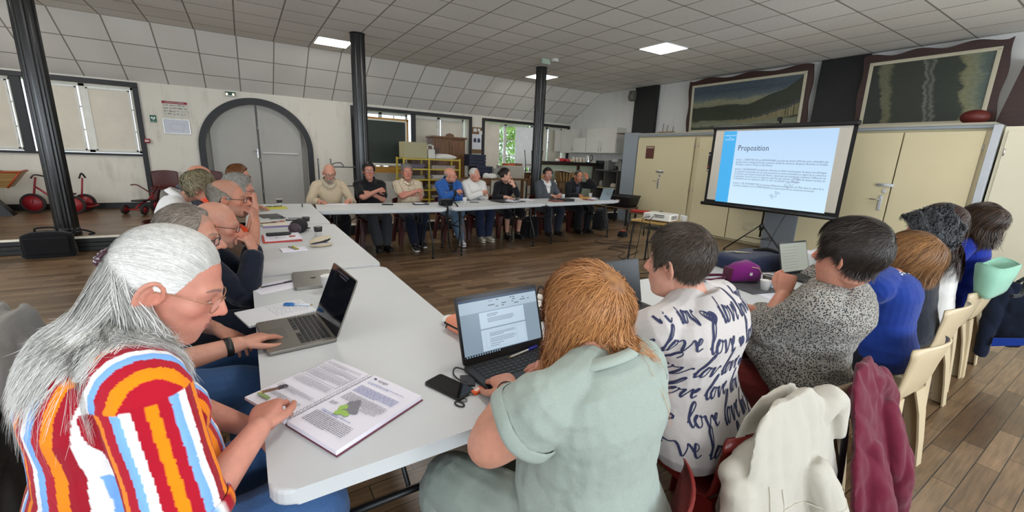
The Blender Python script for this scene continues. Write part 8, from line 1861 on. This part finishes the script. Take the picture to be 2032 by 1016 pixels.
papercup('white paper cup partly hidden behind the shoulder of the love tee', (2.27, 1.66, TZ), s=.85, h=.06)
t = thing('pouch', 'purple zipped pouch with a wrist strap on the dark folder', 'pouch', (2.70, 1.395, TZ+.013), R_(-25)); PU = fabric('#6d1766', key='pu'); PU2 = fabric('#4a1430', key='pu2')
rings = []
for f, w_, h in ((-.115, .030, .055), (-.105, .052, .095), (-.05, .064, .125), (.02, .066, .14), (.075, .055, .115), (.10, .034, .07)): rings.append([(f, w_*math.copysign(abs(math.cos(a))**.7, math.cos(a)), h/2+.0+h/2*math.copysign(abs(math.sin(a))**.7, math.sin(a))) for a in [2*math.pi*i/20 for i in range(20)]])
MB().loft(rings).link('body', PU, t); MB().box((-.112, 0, .05), (.03, .08, .09), bev=.012).link('end_panel', PU2, t); MB().tube(spline([(-.13, 0, .04), (-.20, .02, .035), (-.28, .04, .02), (-.30, .0, .012), (-.24, -.02, .012), (-.14, -.02, .03)], 6), .010, 6).link('strap', PU2, t)
MB().tube(spline([(.0, -.062, .11), (.05, -.062, .10), (.095, -.045, .06)], 5), .003).link('zip', mat('#c9a08a', .4, .4), t); m = MB(); m.prism([(.028*math.sin(a)**3, .0017*(13*math.cos(a)-5*math.cos(2*a)-2*math.cos(3*a)-math.cos(4*a))) for a in [2*math.pi*i/24 for i in range(24)]][::-1], .008, FR((.115, -.085, .026), (1, .2, 0), (0, -.45, .9))); m.link('heart_charm', mat('#c49a86', .5, var=.4, vscale=150), t)
MB().box((.0, -.068, .065), (.016, .004, .018)).link('tag', mat('#c9c2c0', .5), t)
t = thing('folder', 'dark grey tablet folder under the purple pouch and cups', 'folder', (2.70, 1.30, TZ), R_(-14)); MB().box((0, 0, .006), (.34, .25, .012), bev=.004).link('cover', mat('#4b4c50', .5), t); MB().box((.10, -.05, .0135), (.11, .12, .003), bev=.001).link('tablet_screen', emis('#9fb6c8', .5), t); MB().box((.10, -.05, .0125), (.125, .14, .002)).link('tablet_edge', BLACK(), t)
papercup('paper cup with a dark band behind the small white cup on the dark folder', (2.735, 1.255, TZ+.0125), '#3a332c', s=1.0, h=.075); papercup('small white paper cup with a string on the dark folder', (2.64, 1.225, TZ+.0125), s=.85, h=.068); MB().tube(spline([(.02, -.02, .055), (.04, -.02, .075), (.07, .0, .07), (.08, .02, .05)], 5), .0015, 5).link('string', mat('#d6d2c8', .6), bpy.data.objects['paper_cup.%03d' % (len([o for o in bpy.data.objects if o.name.startswith('paper_cup') and o.parent is None])-1-1)] if False else [o for o in bpy.data.objects if o.get('label', '').startswith('small white paper cup with a string')][0])
sheet('printed sheet with blue text under the black pen in front of the dotted shirt', (2.66, 1.09, TZ), R_(-18), .30, .22, mat('#dddde8', .6), 8, seed=20)
pen('black pen on the printed sheet in front of the dotted shirt', (2.635, 1.105, TZ+.006), R_(72), '#26282c', None, .14, .005)
t = thing('laptop_bag', 'navy blue padded bag with a pale printed logo lying on the right row tables', 'bag', (3.17, 1.63, TZ), R_(-14)); NB = fabric('#1e2742', key='nb')
rings = []
for z, k_ in ((.0, .93), (.02, 1), (.075, .98), (.10, .90), (.108, .7)): rings.append([(x*k_, y*k_, z+.012*math.sin(x*9)*(z > .05)) for x, y in rrect(.48, .32, .05, 5)])
MB().loft(rings).link('body', NB, t); m = MB(); m.text('nit', .085, Tm((-.13, .03, .114), (0, 0, R_(4)))); m.prism([(-.07, .02), (.06, .0), (-.06, .075)], .001, Tm((-.02, .0, .112))); m.link('logo', mat('#c3b89a', .6), t)
MB().tube(spline([(.10, .05, .11), (.18, .0, .13), (.28, -.02, .10), (.33, -.08, .04), (.24, -.12, .05), (.14, -.06, .10)], 6), .016, 8).link('strap', BBAG, t)
def doc2(M, par, w_, d, bez):
    m = MB(); rg = random.Random(6)
    for i in range(9): y = d*.82-.02*i*(d/.22); m.add([(-w_*.4, y, .0024), (-w_*.4+w_*rg.uniform(.35, .75), y, .0024), (-w_*.4+w_*.5, y+.0016, .0024), (-w_*.4, y+.0016, .0024)], [(0, 1, 2, 3)], M)
    m.link('document_text', emis('#6a6f6a', .4), par)
laptop('laptop with a grey document screen beside a lit phone', (3.26, 1.22, TZ), R_(-6), .33, .23, 106, BLKL, KEYM, emis('#a5aa9e', .55), bezm=mat('#1a1c24', .4), content=doc2)
t = thing('phone', 'light blue lit phone lying beyond the keyboard of the grey document laptop', 'phone', (3.50, 1.42, TZ), R_(65)); MB().box((0, 0, .005), (.08, .16, .010), bev=.002).link('body', BLACK(), t); MB().box((0, 0, .0105), (.07, .145, .001)).link('display', emis('#9cc4d8', .6), t)
for i, (x, y, r) in enumerate(((4.35, 1.62, .1), (4.75, 1.6, -.05), (5.1, 1.5, .2))): sheet(('white sheet by the second seam of the right row tables', 'white sheet farther along the last right row table, nearer one', 'white sheet near the far end of the right row tables')[i], (x, y, TZ), r, .21, .29, lines=0)
laptop('silver laptop before the curly-haired man, only its lid corner showing', (3.80, 1.15, TZ), R_(-8), .32, .23, 100, SILV, KEYM, emis('#8d97a0', .4))
# ================================================================ COATS AND BAGS ON CHAIRS
def garment(name, label, cat, loc, rz, parts, m, vox=.007, wr=.006, seed=1, colfn=None):
    """cloth hung over a chair back: overlapping soft volumes fused into one folded surface"""
    mb = MB()
    for pts, rad, flat, side in parts:
        P, r = samp(pts, rad, 6); limb(mb, P, r, flat, side)
    me = remesh(mb, vx_ if False else vox, 3, name); v = getv(me); n_ = getn(me)
    f = np.abs(noise3(v*np.array((1.3, 1.3, .55)), 34, seed))-.7; setv(me, v+n_*(wr*f+wr*.3*noise3(v, 80, seed+1))[:, None]); me.materials.append(m)
    o = add_obj(name, me, None, loc=loc, rotz=rz); tag(o, label, cat); return o
WJ = fabric('#b3aea2', scale=380, var=.08, key='wj')
# white denim jacket over the red chair of the woman in the love tee (local frame of the chair back)
CJ = (1.375, .50, -.075)
jk = garment('jacket', 'white denim jacket hung over the red chair behind the love tee', 'jacket', CJ, R_(-2), [
    ([(-.03, -.045, .71), (-.03, -.075, .55), (-.03, -.10, .30), (-.03, -.11, .06)], [.24, .27, .285, .27], .13, (1, 0, 0)),
    ([(-.265, .0, .685), (0, .0, .765), (.20, .0, .755)], [.04, .05, .045], .9, (0, 1, 0)),
    ([(.12, -.01, .76), (.19, -.02, .815), (.235, -.03, .80), (.22, -.05, .72)], [.045, .055, .048, .04], .8, (0, 1, 0)),
    ([(-.265, -.03, .66), (-.30, -.07, .52), (-.295, -.10, .34), (-.27, -.10, .10)], [.06, .065, .058, .05], .75, (1, 0, 0)),
    ([(.02, -.10, .66), (.04, -.16, .50), (.0, -.17, .32), (-.02, -.16, .12)], [.055, .066, .06, .05], .8, (1, 0, 0)),
    ([(.0, .05, .72), (.0, .06, .5)], [.2, .21], .10, (1, 0, 0))], WJ, .006, .005, 3)
bvj = BVHTree.FromPolygons([tuple(x) for x in getv(jk.data)], [tuple(p_.vertices) for p_ in jk.data.polygons]); m = MB()
def onjk(P):
    out = []
    for p in spline(P, 8): q, n_, ix, d = bvj.ray_cast(Vector((p[0], -.5, p[2])), Vector((0, 1, 0))); out += [q+n_*.001] if q else []
    return out
for P in ([(-.15, 0, .66), (-.14, 0, .4), (-.13, 0, .1)], [(.11, 0, .66), (.12, 0, .4), (.12, 0, .1)], [(-.17, 0, .60), (.0, 0, .585), (.16, 0, .60)], [(-.20, 0, .68), (-.215, 0, .5), (-.21, 0, .3)]): m.tube(onjk(P), .0022, 5)
m.link('seam', mat('#b9b3a3', .8), jk)
m = MB(); m.tube([(.235+.03*math.cos(a), -.03+.02*math.sin(a), .80+.012*math.cos(a)) for a in np.linspace(0, 2*math.pi, 17)[:-1]], .006, 6, True); m.link('loop', BLACK(), jk)
t = thing('shoulder_bag', 'black leather shoulder bag hanging behind the white jacket by its buckled strap', 'bag', (1.61, .47, -.05), R_(-6)); LB = mat('#141415', .4)
m = MB()
P = spline([(.0, .03, .80), (.01, -.02, .79), (.015, -.05, .65), (.02, -.07, .35), (.02, -.075, .12)], 6); m.loft([[(p.x-.016, p.y, p.z), (p.x+.016, p.y-.002, p.z), (p.x+.016, p.y-.007, p.z+.002), (p.x-.016, p.y-.005, p.z+.002)] for p in P], smooth=False); m.link('strap', LB, t)
b = MB()
for dx, dz, sx, sz in ((0, .025, .05, .008), (0, -.025, .05, .008), (.022, 0, .008, .055), (-.022, 0, .008, .055)): b.box((.017+dx, -.072, .44+dz), (sx, .008, sz), bev=.002)
b.tube([(.017, -.078, .465), (.017, -.078, .42)], .0025, 6); b.link('buckle', mat('#3a3a3c', .3, .8), t); MB().box((.018, -.076, .385), (.036, .012, .02), bev=.003).link('keeper', LB, t); MB().box((-.02, -.10, .07), (.26, .10, .14), bev=.03, seg=3).link('body', LB, t)
BU = fabric('#62192e', scale=420, key='bu'); 
bj = garment('jacket', 'burgundy jacket hanging from the right side of the dotted shirt man\'s chair', 'jacket', (1.83, .43, -.02), R_(8), [
    ([(-.02, .0, .70), (-.02, -.05, .50), (-.0, -.08, .28), (.02, -.09, .02)], [.20, .27, .285, .27], .14, (1, 0, 0)),
    ([(-.12, .01, .70), (.06, .02, .755), (.17, .0, .72)], [.03, .05, .045], .9, (0, 1, 0)),
    ([(.15, .0, .735), (.245, -.01, .64), (.275, -.02, .52), (.23, -.03, .42), (.175, -.04, .30)], [.05, .072, .085, .06, .04], .75, (1, 0, 0)),
    ([(.06, -.05, .66), (.05, -.11, .48), (.09, -.13, .30), (.10, -.13, .1)], [.055, .07, .06, .05], .7, (1, 0, 0)),
    ([(-.14, -.05, .58), (-.16, -.10, .40), (-.15, -.13, .12)], [.06, .075, .07], .7, (1, 0, 0))], BU, .006, .009, 5)
m = MB(); m.box((.10, .045, .71), (.03, .012, .035)); m.link('label_patch', mat('#8d8f84', .6), bj); MB().tube(spline([(.02, -.115, .56), (.10, -.14, .50), (.16, -.125, .44)], 4), .0022, 5).link('zip', mat('#9a8a8c', .3, .6), bj); MB().tube(spline([(.19, -.03, .25), (.22, -.04, .2), (.2, -.04, .14)], 4), .010).link('cuff_tab', BU, bj)
GC = fabric('#8c8a86', scale=300, key='gc')
garment('coat', 'pale grey coat draped over the chair of the man using the silver laptop', 'coat', (-.70, 1.86, 0), R_(-90), [
    ([(0, -.03, .80), (0, -.06, .60), (0, -.08, .35), (.0, -.09, .08)], [.22, .26, .28, .27], .16, (1, 0, 0)),
    ([(-.24, .0, .79), (0, .0, .845), (.24, .0, .80)], [.05, .06, .05], .9, (0, 1, 0)), ([(.24, -.02, .76), (.30, -.06, .58), (.29, -.08, .32), (.26, -.08, .12)], [.065, .075, .065, .055], .8, (1, 0, 0)), ([(-.24, -.02, .76), (-.28, -.06, .58), (-.27, -.08, .32)], [.065, .07, .06], .8, (1, 0, 0)), ([(.0, .05, .78), (.0, .07, .55)], [.22, .22], .12, (1, 0, 0))], GC, .008, .008, 7)
garment('jacket', 'blue denim jacket over the chair behind the striped tee', 'jacket', (-.71, 1.10, 0), R_(-90), [
    ([(0, -.02, .74), (0, -.05, .55), (0, -.07, .3), (0, -.07, .1)], [.20, .23, .25, .24], .15, (1, 0, 0)), ([(-.2, 0, .74), (0, 0, .775), (.2, 0, .75)], [.045, .05, .045], .9, (0, 1, 0)), ([(.21, -.02, .70), (.25, -.05, .5), (.24, -.06, .25)], [.06, .065, .055], .8, (1, 0, 0))], JEAN, .008, .006, 8)
t = thing('tote_bag', 'mint green open-topped bag hanging on the last beige chair', 'bag', (4.30, .545, -.01), R_(-3)); MG = fabric('#8bb9a2', scale=200, key='mg')
rings = []
for z, w_, d in ((.70, .205, .04), (.73, .225, .055), (.83, .235, .075), (.915, .245, .085), (.915, .235, .075), (.78, .20, .05)): rings.append([(w_*math.copysign(abs(math.cos(a))**.6, math.cos(a)), d*math.copysign(abs(math.sin(a))**.8, math.sin(a)), z+.010*math.cos(2*a)+.01*math.sin(3*a)) for a in [2*math.pi*i/28 for i in range(28)]])
MB().loft(rings).link('body', MG, t); MB().tube(spline([(.10, -.09, .80), (.16, -.12, .84), (.19, -.11, .78), (.10, -.12, .72), (-.02, -.10, .72)], 6), .012, 6).link('strap', BBAG, t); MB().tube([(.24*math.copysign(abs(math.cos(a))**.6, math.cos(a)), .079*math.copysign(abs(math.sin(a))**.8, math.sin(a)), .918+.010*math.cos(2*a)+.01*math.sin(3*a)) for a in [2*math.pi*i/28 for i in range(28)]], .005, 5, True).link('rim', MG, t)
nj = garment('jacket', 'dark navy jacket with royal blue lining hanging behind the mint bag', 'jacket', (4.76, .47, 0), R_(0), [
    ([(0, .03, .68), (.01, .0, .55), (.02, -.02, .38), (.03, -.02, .30)], [.07, .10, .125, .09], .30, (.25, 1, 0)), ([(-.02, .07, .66), (.0, .09, .5), (.0, .09, .3), (.0, .08, .14)], [.045, .055, .05, .045], .7, (.25, 1, 0))], fabric('#171f33', key='nj'), .008, .006, 9)
MB().prism([(-.02, .22), (.15, .30), (.14, .35), (-.02, .29)], .014, FR((-.03, .02, 0), (0, -1, 0), (0, 0, 1))).link('lining', fabric('#1d3f9e', key='lin'), nj)
